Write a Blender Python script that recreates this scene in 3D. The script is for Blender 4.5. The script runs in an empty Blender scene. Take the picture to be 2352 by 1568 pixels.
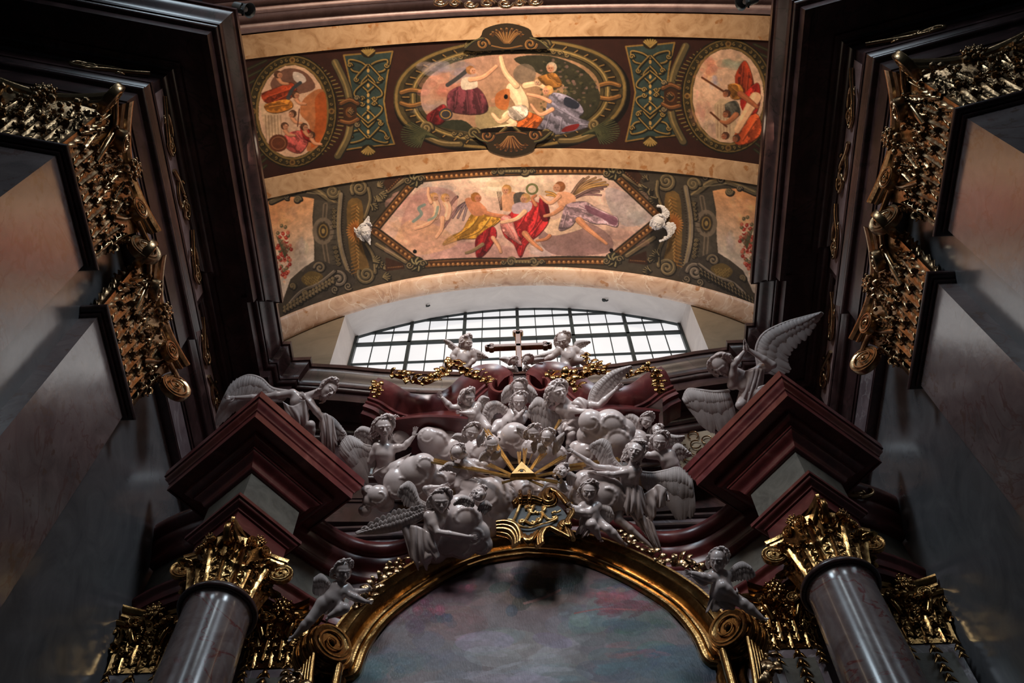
import bpy, math, random
import numpy as np
from mathutils import Vector, Matrix
random.seed(7); RNG = np.random.default_rng(7)
R = math.radians
COL = bpy.context.scene.collection
SC = bpy.context.scene
EYE = 1.6                      # eye height; the helpers below measure heights from the eye

# ------------------------------------------------------------------ camera
def cam_basis(pitch, yaw, roll):
    p, y, r = map(math.radians, (pitch, yaw, roll))
    f = np.array([math.sin(y)*math.cos(p), math.cos(y)*math.cos(p), math.sin(p)])
    rt = np.array([math.cos(y), -math.sin(y), 0.])
    up = np.cross(rt, f); c, s = math.cos(r), math.sin(r)
    return c*rt+s*up, -s*rt+c*up, f
BX, BU, BF = cam_basis(62.63, -.78, -1.58)
FP = 2280.0; PW, PH = 2352, 1568
cd = bpy.data.cameras.new('camera'); cam = bpy.data.objects.new('camera', cd); COL.objects.link(cam)
cd.sensor_width = 36; cd.lens = 36*FP/PW; cd.clip_start = .05; cd.clip_end = 300
cam.matrix_world = Matrix(((BX[0], BU[0], -BF[0], 0), (BX[1], BU[1], -BF[1], 0), (BX[2], BU[2], -BF[2], EYE), (0, 0, 0, 1)))
SC.camera = cam

# ------------------------------------------------------------------ world, exposure
SC.view_settings.view_transform = 'Standard'; SC.view_settings.look = 'None'
SC.view_settings.exposure = 0; SC.view_settings.gamma = 1; SC.view_settings.use_curve_mapping = False
w = bpy.data.worlds.new('world'); SC.world = w; w.use_nodes = True
bg = w.node_tree.nodes['Background']; bg.inputs[0].default_value = (.20, .27, .32, 1); bg.inputs[1].default_value = .03

# ------------------------------------------------------------------ lights: added nave fills behind and above, unseen floodlights on the cornice ledges
def area(name, loc, target, sx, sy, power, color, spread=None):
    l = bpy.data.lights.new(name, 'AREA'); l.shape = 'RECTANGLE'; l.size = sx; l.size_y = sy
    l.energy = power; l.color = color
    if spread: l.spread = R(spread)
    o = bpy.data.objects.new(name, l); COL.objects.link(o)
    o.location = Vector(loc) + Vector((0, 0, EYE))
    d = Vector(target) - Vector(loc); o.rotation_euler = d.to_track_quat('-Z', 'Y').to_euler()
    return o
area('nave_fill_light', (-7, -8, 26), (2.5, 9, 19), 3, 6, 265, (.72, .88, 1.0), 62)  # added cool fill pair, in place of nave windows out of view
area('nave_fill_light', (7, -8, 26), (-2.5, 9, 19), 3, 6, 265, (.76, .89, 1.0), 62)
area('nave_fill_light', (-3, -6.5, 21.5), (0, 10.1, 16.4), 2.6, 3.0, 105, (1.0, .93, .89), 38)  # added narrow warm lamp that brightens the altar sculpture
area('nave_fill_light', (0, -9, 33), (0, 11, 12), 2.0, 4, 75, (.78, .92, 1.0), 90)  # added lamp for the highlight on the altar canvas
area('nave_vault_fill', (0, -14, 15), (0, 6.5, 25), 5, 2, 510, (1.0, .80, .60), 34)  # added warm lamp that brightens the vault
for sx in (-1, 1):
    area('cornice_floodlight', (sx*5.75, 5.6, 20.45), (-sx*2.5, 6.5, 25), .35, 8.5, 52, (1.0, .78, .56))
area('cornice_floodlight', (0, 11.6, 20.5), (0, 9.5, 25), 7.5, .3, 20, (1.0, .88, .76))

# ------------------------------------------------------------------ geometry helpers
def ray(px, py):
    return (px-PW/2)/FP*BX - (py-PH/2)/FP*BU + BF
def onY(px, py, Y): d = ray(px, py); return d*(Y/d[1])
def onX(px, py, X): d = ray(px, py); return d*(X/d[0])
def onZ(px, py, Z): d = ray(px, py); return d*(Z/d[2])

ROOTS = []
def tag(o, label=None, cat=None, group=None, kind=None):
    if label: o['label'] = label
    if cat: o['category'] = cat
    if group: o['group'] = group
    if kind: o['kind'] = kind
    return o
def thing(name, loc, label, cat, group=None):
    o = bpy.data.objects.new(name, None); COL.objects.link(o)
    o.location = Vector([float(c) for c in loc]); o.empty_display_size = .2
    ROOTS.append(o); return tag(o, label, cat, group)
def wloc(o):
    v = Vector((0, 0, 0))
    while o is not None: v += o.location; o = o.parent
    return v
def mesh(name, V, F, smooth=35):
    me = bpy.data.meshes.new(name)
    V = np.asarray(V, float)
    if isinstance(F, np.ndarray):
        n, k = F.shape
        me.vertices.add(len(V)); me.vertices.foreach_set('co', V.ravel().astype(np.float32))
        me.loops.add(n*k); me.loops.foreach_set('vertex_index', F.ravel().astype(np.int32))
        me.polygons.add(n); me.polygons.foreach_set('loop_start', np.arange(0, n*k, k, dtype=np.int32))
        me.update(calc_edges=True)
    else:
        me.from_pydata(V.tolist(), [], F)
    if smooth:
        me.polygons.foreach_set('use_smooth', np.ones(len(me.polygons), bool))
        if smooth < 180: me.set_sharp_from_angle(angle=R(smooth))
    me.update(); return me
def put(name, V, F, mat, parent=None, smooth=35, **kw):
    V = np.asarray(V, float)
    if parent is not None: off = np.array(wloc(parent))
    else: off = np.array([V[:, 0].mean(), V[:, 1].mean(), V[:, 2].min()])
    me = mesh(name, V-off, F, smooth); me.materials.append(mat)
    o = bpy.data.objects.new(name, me); COL.objects.link(o)
    if parent is not None: o.parent = parent
    else: o.location = Vector(off.tolist()); ROOTS.append(o)
    return tag(o, **kw) if kw else o
def putm(name, me, M, parent):
    o = bpy.data.objects.new(name, me); COL.objects.link(o); o.parent = parent
    o.matrix_basis = Matrix.Translation(-wloc(parent)) @ M
    return o
class MB:
    def __init__(s): s.v = []; s.f = []
    def add(s, V, F):
        n = len(s.v); s.v += [tuple(map(float, p)) for p in V]
        s.f += [tuple(int(i)+n for i in f) for f in F]; return s
    def box(s, a, b):
        (x0, y0, z0), (x1, y1, z1) = a, b
        return s.add([(x0,y0,z0),(x1,y0,z0),(x1,y1,z0),(x0,y1,z0),(x0,y0,z1),(x1,y0,z1),(x1,y1,z1),(x0,y1,z1)],
              [(3,2,1,0),(4,5,6,7),(0,1,5,4),(1,2,6,5),(2,3,7,6),(3,0,4,7)])
    def prism(s, pts, z0, z1):
        n = len(pts)
        return s.add([(x, y, z0) for x, y in pts]+[(x, y, z1) for x, y in pts],
              [tuple(range(n))[::-1], tuple(range(n, 2*n))]+[(i, (i+1) % n, n+(i+1) % n, n+i) for i in range(n)])
    def tube(s, P, rad, n=8, flat=1., up=None):
        P = np.asarray(P, float); m = len(P)
        rad = np.broadcast_to(np.asarray(rad, float), (m,))
        T = np.gradient(P, axis=0); T /= np.linalg.norm(T, axis=1)[:, None]+1e-12
        u = np.array(up if up is not None else ((0, 0, 1.) if abs(T[0][2]) < .9 else (1., 0, 0)), float)
        V = []
        for i in range(m):
            b = np.cross(T[i], u); b /= np.linalg.norm(b)+1e-12; u2 = np.cross(b, T[i])
            if up is None: u = u2
            for k in range(n):
                a = 2*math.pi*k/n
                V.append(P[i]+rad[i]*(math.cos(a)*b+flat*math.sin(a)*u2))
        F = [(i*n+k, i*n+(k+1) % n, (i+1)*n+(k+1) % n, (i+1)*n+k) for i in range(m-1) for k in range(n)]
        F += [tuple(range(n))[::-1], tuple((m-1)*n+k for k in range(n))]
        return s.add(V, F)
    def ball(s, c, r, nu=10, nv=7):
        c = np.asarray(c, float); r = np.broadcast_to(np.asarray(r, float), (3,))
        V = [c+r*np.array((0, 0, -1))]
        for j in range(1, nv):
            t = math.pi*j/nv-math.pi/2
            for i in range(nu):
                a = 2*math.pi*i/nu; V.append(c+r*np.array((math.cos(t)*math.cos(a), math.cos(t)*math.sin(a), math.sin(t))))
        V.append(c+r*np.array((0, 0, 1))); L = len(V)-1
        F = [(0, 1+(i+1) % nu, 1+i) for i in range(nu)]
        F += [(1+(j-1)*nu+i, 1+(j-1)*nu+(i+1) % nu, 1+j*nu+(i+1) % nu, 1+j*nu+i) for j in range(1, nv-1) for i in range(nu)]
        F += [(L, 1+(nv-2)*nu+i, 1+(nv-2)*nu+(i+1) % nu) for i in range(nu)]
        return s.add(V, F)
    def put(s, name, mat, parent=None, smooth=35, **kw): return put(name, s.v, s.f, mat, parent, smooth, **kw)

def sweep(path, profile, closed=False, zf=None):
    """profile: closed loop of (d, z); d is measured to the right of travel. Mitred."""
    P = np.asarray(path, float)[:, :2]; n = len(P); k = len(profile); V = []
    for i in range(n):
        a = P[i]-P[i-1] if (i > 0 or closed) else None
        b = P[(i+1) % n]-P[i] if (i < n-1 or closed) else None
        ns = []
        for e in (a, b):
            if e is not None: e = e/np.linalg.norm(e); ns.append(np.array((e[1], -e[0])))
        if len(ns) == 2: m = (ns[0]+ns[1])/(1+ns[0]@ns[1])
        else: m = ns[0]
        for d, z in profile:
            V.append((P[i][0]+m[0]*d, P[i][1]+m[1]*d, z+(zf(i) if zf else 0)))
    F = []
    for i in range(n if closed else n-1):
        j = (i+1) % n
        for q in range(k): F.append((i*k+q, j*k+q, j*k+(q+1) % k, i*k+(q+1) % k))
    if not closed: F += [tuple(range(k))[::-1], tuple((n-1)*k+q for q in range(k))]
    return V, F
def prof(start, *segs):
    """a moulding profile going on from start: ('l'|'cyma'|'ovolo'|'cavetto'|'roll', d, z)"""
    out = [start]
    for k, d, z in segs:
        d0, z0 = out[-1]
        if k == 'l': out.append((d, z)); continue
        for i in range(1, 9):
            t = i/8
            if k == 'cyma': s = .5-.5*math.cos(math.pi*t); out.append((d0+(d-d0)*t, z0+(z-z0)*s))
            elif k == 'cymar': s = .5-.5*math.cos(math.pi*t); out.append((d0+(d-d0)*s, z0+(z-z0)*t))
            elif k == 'ovolo': out.append((d0+(d-d0)*math.sin(t*math.pi/2), z0+(z-z0)*(1-math.cos(t*math.pi/2))))
            elif k == 'cavetto': out.append((d0+(d-d0)*(1-math.cos(t*math.pi/2)), z0+(z-z0)*math.sin(t*math.pi/2)))
            elif k == 'roll': h = abs(z-z0)/2; out.append((d0+(d-d0)*t+h*math.sin(math.pi*t), z0+(z-z0)*(1-math.cos(math.pi*t))/2))
    return out
def smooth_curve(pts, n=6, closed=False):
    P = np.asarray(pts, float); N = len(P); out = []
    rng = range(N if closed else N-1)
    for i in rng:
        if closed: p0, p1, p2, p3 = P[i-1], P[i], P[(i+1) % N], P[(i+2) % N]
        else: p0, p1, p2, p3 = P[max(i-1, 0)], P[i], P[i+1], P[min(i+2, N-1)]
        for j in range(n):
            t = j/n
            out.append(.5*((2*p1)+(-p0+p2)*t+(2*p0-5*p1+4*p2-p3)*t*t+(-p0+3*p1-3*p2+p3)*t**3))
    if not closed: out.append(P[-1])
    return np.array(out)

# ------------------------------------------------------------------ materials
def new_mat(name):
    m = bpy.data.materials.new(name); m.use_nodes = True
    nt = m.node_tree; return m, nt, nt.nodes['Principled BSDF']
def stone(name, cols, scale=1.5, rough=.35, vein=None, vein_scale=.8, metallic=0, bump=.05, coat=0, bscale=30, detail=8, distort=1.2, spec=.5, patch=None, ior=None):
    """cols: list of (pos, rgb) for the noise ramp; vein: rgb of thin veins"""
    m, nt, b = new_mat(name); N = nt.nodes; L = nt.links
    g = N.new('ShaderNodeNewGeometry')
    nz = N.new('ShaderNodeTexNoise'); nz.inputs['Scale'].default_value = scale; nz.inputs['Detail'].default_value = detail
    nz.inputs['Roughness'].default_value = .62; nz.inputs['Distortion'].default_value = distort
    L.new(g.outputs['Position'], nz.inputs['Vector'])
    cr = N.new('ShaderNodeValToRGB'); L.new(nz.outputs['Fac'], cr.inputs[0])
    el = cr.color_ramp.elements
    while len(el) < len(cols): el.new(.5)
    for e, (p, c) in zip(el, cols): e.position = p; e.color = (*c, 1)
    out = cr.outputs[0]
    if patch:
        pc, ps, th = patch
        n3 = N.new('ShaderNodeTexNoise'); n3.inputs['Scale'].default_value = ps; n3.inputs['Detail'].default_value = 4
        L.new(g.outputs['Position'], n3.inputs['Vector'])
        c3 = N.new('ShaderNodeValToRGB'); c3.color_ramp.elements[0].position = th; c3.color_ramp.elements[1].position = th+.05
        L.new(n3.outputs['Fac'], c3.inputs[0])
        mx = N.new('ShaderNodeMix'); mx.data_type = 'RGBA'; L.new(c3.outputs[0], mx.inputs[0]); L.new(out, mx.inputs[6]); mx.inputs[7].default_value = (*pc, 1); out = mx.outputs[2]
    if vein:
        n2 = N.new('ShaderNodeTexNoise'); n2.inputs['Scale'].default_value = vein_scale; n2.inputs['Detail'].default_value = 6; n2.inputs['Distortion'].default_value = 2.
        L.new(g.outputs['Position'], n2.inputs['Vector'])
        ab = N.new('ShaderNodeMath'); ab.operation = 'SUBTRACT'; ab.inputs[1].default_value = .5; L.new(n2.outputs['Fac'], ab.inputs[0])
        a2 = N.new('ShaderNodeMath'); a2.operation = 'ABSOLUTE'; L.new(ab.outputs[0], a2.inputs[0])
        c2 = N.new('ShaderNodeValToRGB'); c2.color_ramp.elements[0].position = 0; c2.color_ramp.elements[0].color = (1, 1, 1, 1)
        c2.color_ramp.elements[1].position = .018; c2.color_ramp.elements[1].color = (0, 0, 0, 1); L.new(a2.outputs[0], c2.inputs[0])
        mx = N.new('ShaderNodeMix'); mx.data_type = 'RGBA'; L.new(c2.outputs[0], mx.inputs[0]); L.new(out, mx.inputs[6]); mx.inputs[7].default_value = (*vein, 1); out = mx.outputs[2]
    L.new(out, b.inputs['Base Color'])
    b.inputs['Roughness'].default_value = rough; b.inputs['Metallic'].default_value = metallic
    b.inputs['Specular IOR Level'].default_value = spec
    if ior: b.inputs['IOR'].default_value = ior
    if coat: b.inputs['Coat Weight'].default_value = coat; b.inputs['Coat Roughness'].default_value = .12 if coat < .5 else .18
    if bump:
        nb = N.new('ShaderNodeTexNoise'); nb.inputs['Scale'].default_value = bscale; nb.inputs['Detail'].default_value = 4
        L.new(g.outputs['Position'], nb.inputs['Vector'])
        bp = N.new('ShaderNodeBump'); bp.inputs['Strength'].default_value = bump; bp.inputs['Distance'].default_value = .02
        L.new(nb.outputs['Fac'], bp.inputs['Height']); L.new(bp.outputs[0], b.inputs['Normal'])
    return m
M_dark = stone('dark_red_brown_marble', [(.3, (.022, .012, .012)), (.55, (.058, .028, .028)), (.75, (.11, .062, .06))], 1.3, .28, vein=(.02, .012, .012), bump=.03, spec=.6)
M_red = stone('deep_red_marble', [(.3, (.075, .013, .015)), (.55, (.135, .026, .025)), (.75, (.22, .07, .06))], 2.2, .30, bump=.04, bscale=60, spec=.55)
M_pink = stone('mottled_pink_marble', [(.25, (.145, .11, .108)), (.5, (.245, .185, .18)), (.75, (.33, .26, .255))], 1.4, .20, vein=(.20, .12, .11), vein_scale=.5, bump=.28, bscale=3.5, ior=1.8, spec=1., coat=.6, patch=((.20, .13, .11), 5, .62))
M_wall = stone('grey_marble_wall', [(.3, (.14, .135, .14)), (.6, (.21, .20, .205)), (.8, (.27, .25, .25))], 1.1, .22, bump=.28, bscale=3.5, ior=1.8, spec=1., coat=.6)
M_slab = stone('grey_violet_slab', [(.3, (.12, .085, .095)), (.6, (.22, .17, .18)), (.8, (.30, .22, .23))], 1.2, .32, vein=(.35, .3, .3), vein_scale=.6, bump=.04)
M_shaft = stone('polished_grey_red_column_marble', [(.3, (.13, .08, .075)), (.5, (.20, .145, .14)), (.72, (.27, .22, .21))], 2.0, .22, vein=(.16, .03, .03), vein_scale=.75, bump=.02, spec=.6, coat=.3)
M_ochre = stone('ochre_painted_marble', [(.28, (.34, .17, .07)), (.5, (.56, .33, .17)), (.72, (.68, .43, .24))], 2.6, .5, bump=.05, bscale=14, patch=((.42, .18, .06), 3.2, .63))
M_rose = stone('rose_ochre_marble', [(.28, (.42, .24, .16)), (.5, (.62, .42, .30)), (.72, (.70, .52, .42))], 2.2, .42, vein=(.75, .6, .48), bump=.05, bscale=14, patch=((.45, .22, .10), 3.4, .64))
M_mauve = stone('mauve_marble', [(.3, (.22, .13, .12)), (.6, (.36, .23, .21)), (.8, (.42, .3, .27))], 2.2, .45, bump=.05)
M_frz = stone('grey_green_frieze_stone', [(.3, (.085, .075, .062)), (.6, (.15, .135, .112)), (.8, (.19, .165, .13))], 3, .42, bump=.05)
M_plaster = stone('off_white_plaster', [(.3, (.62, .58, .57)), (.7, (.74, .70, .68))], 1.2, .8, bump=.08, bscale=9)
M_tan = stone('tan_plaster', [(.3, (.20, .155, .105)), (.7, (.29, .225, .155))], 1.0, .8, bump=.05)
M_stat = stone('glazed_white_stucco', [(.3, (.56, .465, .445)), (.7, (.68, .575, .55))], 3, .24, bump=.03, bscale=45, coat=.35)
M_statr = stone('unglazed_grey_stucco', [(.3, (.44, .375, .36)), (.7, (.56, .48, .46))], 5, .5, bump=.10, bscale=60)
M_gold = stone('burnished_gilding', [(.3, (.22, .11, .035)), (.55, (.40, .225, .085)), (.8, (.60, .39, .18))], 7, .22, metallic=1, bump=.15, bscale=26)
M_gold2 = stone('bronze_gilding', [(.3, (.26, .15, .07)), (.6, (.52, .34, .19)), (.8, (.74, .56, .38))], 6, .27, metallic=1, bump=.15, bscale=22)
M_stat2 = stone('greyish_pink_stone', [(.3, (.30, .23, .225)), (.7, (.38, .30, .29))], 3, .4)
M_ray = stone('satin_gilding', [(.3, (.55, .33, .12)), (.6, (.80, .54, .24)), (.8, (.95, .72, .38))], 7, .42, metallic=1, bump=.05)
M_iron = stone('black_iron', [(.3, (.012, .02, .022)), (.7, (.02, .03, .034))], 3, .5, bump=0)
M_floor = stone('floor_stone', [(.3, (.10, .09, .085)), (.7, (.2, .18, .17))], 2, .4)
M_black = stone('dark_slate_paint', [(.3, (.03, .036, .04)), (.7, (.05, .058, .063))], 4, .65, bump=.03)
M_lamp = stone('grey_enamel', [(.3, (.10, .105, .11)), (.7, (.14, .145, .15))], 3, .35, metallic=.4)
# ================================================================== THE BUILDING
# room shell ------------------------------------------------------
def S(name, mb_or_VF, mat, parent=None, smooth=35, **kw):
    V, F = (mb_or_VF.v, mb_or_VF.f) if isinstance(mb_or_VF, MB) else mb_or_VF
    return put(name, V, F, mat, parent, smooth, kind='structure', **kw)
b = MB().box((-16, -20, -EYE-.2), (16, 13.5, -EYE)); S('floor', b, M_floor, smooth=0)
TILT = math.tan(R(13))
for sx, nm in ((-1, 'left'), (1, 'right')):
    b = MB().box((sx*6.78, 5.62, -EYE), (sx*8.5, 13.4, 19)); S('wall_'+nm, b, M_wall, smooth=0)
b = MB().box((-8.5, 12.45, -EYE), (8.5, 13.4, 20.3)); S('wall_back', b, M_dark, smooth=0)

# crossing walls running outward behind the corner pilasters
for sx, nm in ((-1, 'left'), (1, 'right')):
    x0 = sx*8.42; b = MB()
    pts = [(x0, 3.92-1.9*TILT+.1), (sx*16, 3.58-7.6*TILT), (sx*16, 4.9), (x0, 5.6)]
    b.prism(pts if sx > 0 else pts[::-1], -EYE, 19); S('wall_nave_'+nm, b, M_wall, smooth=0)

# cornice lip line at the top of the main entablature (plan, left to right)
half = [(-13.5, 2.9-8.34*TILT), (-5.16, 2.9), (-5.16, 9.11), (-5.30, 9.11), (-5.30, 10.13), (-5.13, 10.13), (-5.13, 10.55), (-4.73, 10.55), (-4.73, 10.72), (-4.0, 10.80), (-3.2, 10.93), (-2.2, 11.04), (-1.1, 11.11)]
LIP = half+[(0, 11.13)]+[(-x, y) for x, y in half[::-1]]
LIP = [(x, y) for x, y in LIP]
cyma = prof((-1.40, 18.80), ('l', -1.36, 18.80), ('ovolo', -1.22, 18.95), ('l', -1.18, 18.95), ('cavetto', -1.07, 19.10), ('l', -1.02, 19.10), ('l', -1.02, 19.17),
            ('l', -.52, 19.17), ('l', -.52, 19.10), ('l', -.40, 19.10), ('l', -.38, 19.38), ('l', -.34, 19.38), ('ovolo', -.27, 19.46), ('l', -.245, 19.46), ('l', -.245, 19.51),
            ('cymar', -.04, 19.88), ('l', 0, 19.88), ('l', 0, 20.02), ('l', -1.40, 20.12))
S('trim_1', sweep(LIP, cyma), M_dark, label='main dark marble cornice that runs round the choir walls')
# frieze and architrave (below)
PIL = 6.5
lowhalf = [(-14.8, 3.92-8.3*TILT), (-6.5-1.9, 3.92-1.9*TILT), (-6.5, 3.92), (-6.5, 8.42), (-6.64, 8.42), (-6.64, 11.55), (-6.45, 11.55), (-6.45, 11.95), (-6.1, 11.95), (-6.1, 12.12), (-4.2, 12.2), (-2.2, 12.3)]
LOW = lowhalf+[(0, 12.34)]+[(-x, y) for x, y in lowhalf[::-1]]
arch = prof((-.02, 16.0), ('l', .05, 16.0), ('l', .05, 16.62), ('l', .085, 16.62), ('l', .085, 16.70), ('l', .11, 16.70), ('l', .11, 17.22), ('l', .14, 17.25), ('roll', .14, 17.42), ('l', .15, 17.44), ('cymar', .20, 17.70),
            ('l', .215, 17.70), ('l', .215, 17.80), ('l', .0, 17.86), ('l', 0, 18.82), ('l', -.35, 18.82), ('l', -.35, 16.0))
S('trim_2', sweep(LOW, arch), M_dark, label='dark marble architrave and frieze running under the main cornice')
# flat slabs of lighter marble on the architrave underside between the capitals and the roll
for sx in (-1, 1):
    for y0, y1 in ((4.0, 8.3), (8.6, 11.4)):
        xx = PIL if y1 < 8.5 else 6.64
        b = MB().box((sx*(xx-.052), y0, 16.05), (sx*(xx-.060), y1, 16.6) if sx > 0 else (sx*(xx-.060), y1, 16.6))
        S('trim_3', b, M_slab, smooth=0)
    b = MB().add([(sx*(PIL+.0), 3.86-.0, 16.05), (sx*(PIL+1.8), 3.86-1.8*TILT, 16.05), (sx*(PIL+1.8), 3.86-1.8*TILT, 16.6), (sx*PIL, 3.86, 16.6)], [(0, 1, 2, 3)])
    S('trim_3', b, M_slab, smooth=0)

# pilasters: shaft (mottled pink marble) with its dark necking; the gilded capitals follow further down
# corner pilaster has two faces, inner pilaster one
PILS = []
for sx, side in ((-1, 'left'), (1, 'right')):
    q = lambda x, y: (sx*x, y)
    t = thing('pilaster', (sx*6.7, 4.6, -EYE), 'mottled marble corner pilaster with two faces on the %s wall, the one nearer the viewer' % side, 'pilaster')
    pts = [q(6.5, 3.92), q(6.5, 5.61), q(8.4, 5.61), q(8.4, 3.92-1.9*TILT)]
    b = MB().prism(pts if sx > 0 else pts[::-1], -EYE, 14.0); b.put('shaft', M_pink, t, 0)
    path = [q(6.77, 5.61), q(6.5, 5.61), q(6.5, 3.92), q(8.4, 3.92-1.9*TILT)]
    neck = prof((0, 13.92), ('l', .05, 13.92), ('l', .05, 13.98), ('l', .09, 13.98), ('roll', .09, 14.10), ('l', 0, 14.12))
    if sx < 0: path = path[::-1]
    V, F = sweep(path, neck); put('necking', V, F, M_dark, t)
    PILS.append((t, sx, 0))
    t = thing('pilaster', (sx*6.6, 7.4, -EYE), 'mottled marble pilaster on the %s wall, the one farther back beside the altar' % side, 'pilaster')
    b = MB().box((min(sx*6.5, sx*6.78), 6.49, -EYE), (max(sx*6.5, sx*6.78), 8.29, 14.0)); b.put('shaft', M_pink, t, 0)
    path = [q(6.77, 8.29), q(6.5, 8.29), q(6.5, 6.49), q(6.77, 6.49)]
    if sx < 0: path = path[::-1]
    V, F = sweep(path, neck); put('necking', V, F, M_dark, t)
    PILS.append((t, sx, 1))

# vault ------------------------------------------------------------
def vR(Y): return 7.15+max(0, 10.9-Y)*.80 if Y > 7.4 else 9.95+(7.4-Y)*1.05
def vC(Y): return -.12-.25*min(1, max(0, (11-Y)/3.5))
def vz(x, Y):
    Rr = vR(Y); return 24.5-Rr+math.sqrt(max(Rr*Rr-(x-vC(Y))**2, 0))
def vault_hit(px, py):
    d = ray(px, py); Y = 8.
    z = 24.5
    for _ in range(25):
        x, Y = d[0]*z/d[2], d[1]*z/d[2]
        z = .5*z+.5*vz(max(-6.6, min(6.6, x)), Y)
    return d[0]*z/d[2], d[1]*z/d[2]
def band(Y0, Y1, off, nx=64, ny=6, x0=-6.6, x1=6.6, lip=None, edge=.0):
    """strip of vault between two depths, standing off the surface by off(t)"""
    V = []; F = []
    for j in range(ny+1):
        t = j/ny; Y = Y0+(Y1-Y0)*t
        o = off(t) if callable(off) else off
        for i in range(nx+1):
            x = x0+(x1-x0)*i/nx; V.append((x, Y, vz(x, Y)-o))
    for j in range(ny):
        for i in range(nx):
            a = j*(nx+1)+i; F.append((a, a+nx+1, a+nx+2, a+1))
    # turned-up sides and back
    n = len(V)
    for j in (0, ny):
        for i in range(nx+1):
            x, Y, z = V[j*(nx+1)+i]; V.append((x, Y, vz(x, Y)+.12))
    for i in range(nx):
        F.append((i, i+1, n+i+1, n+i)); a = ny*(nx+1)+i; c = n+nx+1+i; F.append((a+1, a, c, c+1))
    return V, F
YB = dict(w1=10.98, w0=10.44, b1=7.67, b0=7.21, a1=4.48, a0=3.96)
S('ceiling', band(1.0, 10.97, -.10, 60, 40), M_tan, smooth=180)
S('trim_4', band(YB['w0'], YB['w1'], lambda t: .04+.10*math.sin(math.pi*min(1, max(0, t)))**.5, ny=10), M_rose, smooth=60, label='rose marbled arch band just above the window')
S('trim_5', band(YB['b0'], YB['b1'], .05, ny=4), M_ochre, smooth=30, label='ochre marbled arch band between the two painted vault panels')
S('trim_6', band(YB['a0'], YB['a1'], .05, ny=4), M_ochre, smooth=30, label='ochre marbled arch band nearest the viewer')
S('trim_7', band(3.52, 3.93, lambda t: .08+.05*math.cos(t*9), ny=14), M_mauve, smooth=40, label='mauve marble moulded arch at the top of the view')
S('trim_7', band(3.20, 3.50, lambda t: .22+.05*math.cos(t*8), ny=12), M_mauve, smooth=40)
S('trim_7', band(1.2, 3.18, .34, ny=6), M_dark, smooth=40)

# lunette wall, window --------------------------------------------
def wtop(x): return 24.52-x*x*.0672
def wtop2(x): return 25.55-x*x*.072
b = MB(); xs = np.linspace(-4.43, 4.43, 41); ox = np.linspace(-6.7, 6.7, 61)
V = []; F = []
def quadstrip(b, A, B):
    n = len(A); b.add(list(A)+list(B), [(i, i+1, n+i+1, n+i) for i in range(n-1)])
Yw = 10.99
A = [(x, Yw, 19.9 if abs(x) > 4.44 else wtop(x)) for x in ox]; 
b = MB()
left = [x for x in np.linspace(-6.7, -4.43, 10)]; right = [-x for x in left[::-1]]
top = lambda x: 26.2-abs(x)*.12
for seg in (left, right): quadstrip(b, [(x, Yw, 19.9) for x in seg], [(x, Yw, top(x)) for x in seg])
quadstrip(b, [(x, Yw, wtop(x)) for x in xs], [(x, Yw, top(x)) for x in xs])
# thickness at the back so that it is a real wall
S('wall_lunette', b, M_tan, smooth=180)
b = MB()
quadstrip(b, [(x, Yw, wtop(x)) for x in xs][::-1], [(x*.995, 12.25, wtop2(x)) for x in xs][::-1])
for sx in (-1, 1):
    q4 = [(sx*4.43, Yw, 19.9), (sx*4.43, Yw, wtop(4.43)), (sx*4.407, 12.25, wtop2(4.407)), (sx*4.407, 12.25, 19.9)]
    b.add(q4, [(0, 1, 2, 3)])
S('trim_8', b, M_plaster, smooth=40, label='white plaster reveal around the arched window')
b = MB().box((-4.5, 11.2, 19.8), (4.5, 12.3, 20.08)); S('trim_9', b, M_plaster, smooth=0)

m, nt, bs = new_mat('daylit_frosted_glass')
bs.inputs['Base Color'].default_value = (.16, .17, .18, 1); bs.inputs['Roughness'].default_value = .25
nzz = nt.nodes.new('ShaderNodeTexNoise'); nzz.inputs['Scale'].default_value = .9; gg = nt.nodes.new('ShaderNodeNewGeometry')
nt.links.new(gg.outputs['Position'], nzz.inputs['Vector'])
crr = nt.nodes.new('ShaderNodeValToRGB'); crr.color_ramp.elements[0].color = (.70, .69, .70, 1); crr.color_ramp.elements[1].color = (.80, .78, .78, 1)
crr.color_ramp.elements[0].position = .3
nt.links.new(nzz.outputs['Fac'], crr.inputs[0]); nt.links.new(crr.outputs[0], bs.inputs['Emission Color']); bs.inputs['Emission Strength'].default_value = 1.12
M_glass = m
wn = thing('window_1', (0, 12.2, 20.1), None, None); wn['kind'] = 'structure'; wn['label'] = 'arched leaded choir window behind the cross'
mull = [-4.38, -2.92, -1.46, 0, 1.48, 2.94, 4.40]
TR = 23.62
for i in range(6):
    x0, x1 = mull[i], mull[i+1]; b = MB(); xx = np.linspace(x0, x1, 7)
    quadstrip(b, [(x, 12.2, 20.1) for x in xx], [(x, 12.2, wtop2(x)) for x in xx]); b.put('pane', M_glass, wn)
b = MB()
P = [(x, 12.14, wtop2(x)-.04) for x in np.linspace(-4.44, 4.44, 33)]; b.tube(P, .085, 6)
for sx in (-1, 1): b.box((sx*4.40-.07, 12.08, 20.1), (sx*4.40+.07, 12.2, wtop2(4.4)))
b.put('outer_frame', M_iron, wn, 20)
for x in mull[1:-1]:
    MB().box((x-.045, 12.1, 20.1), (x+.045, 12.19, wtop2(x))).put('mullion', M_iron, wn, 0)
MB().box((-4.4, 12.1, TR-.04), (4.4, 12.19, TR+.04)).put('transom', M_iron, wn, 0)
b = MB()
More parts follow.
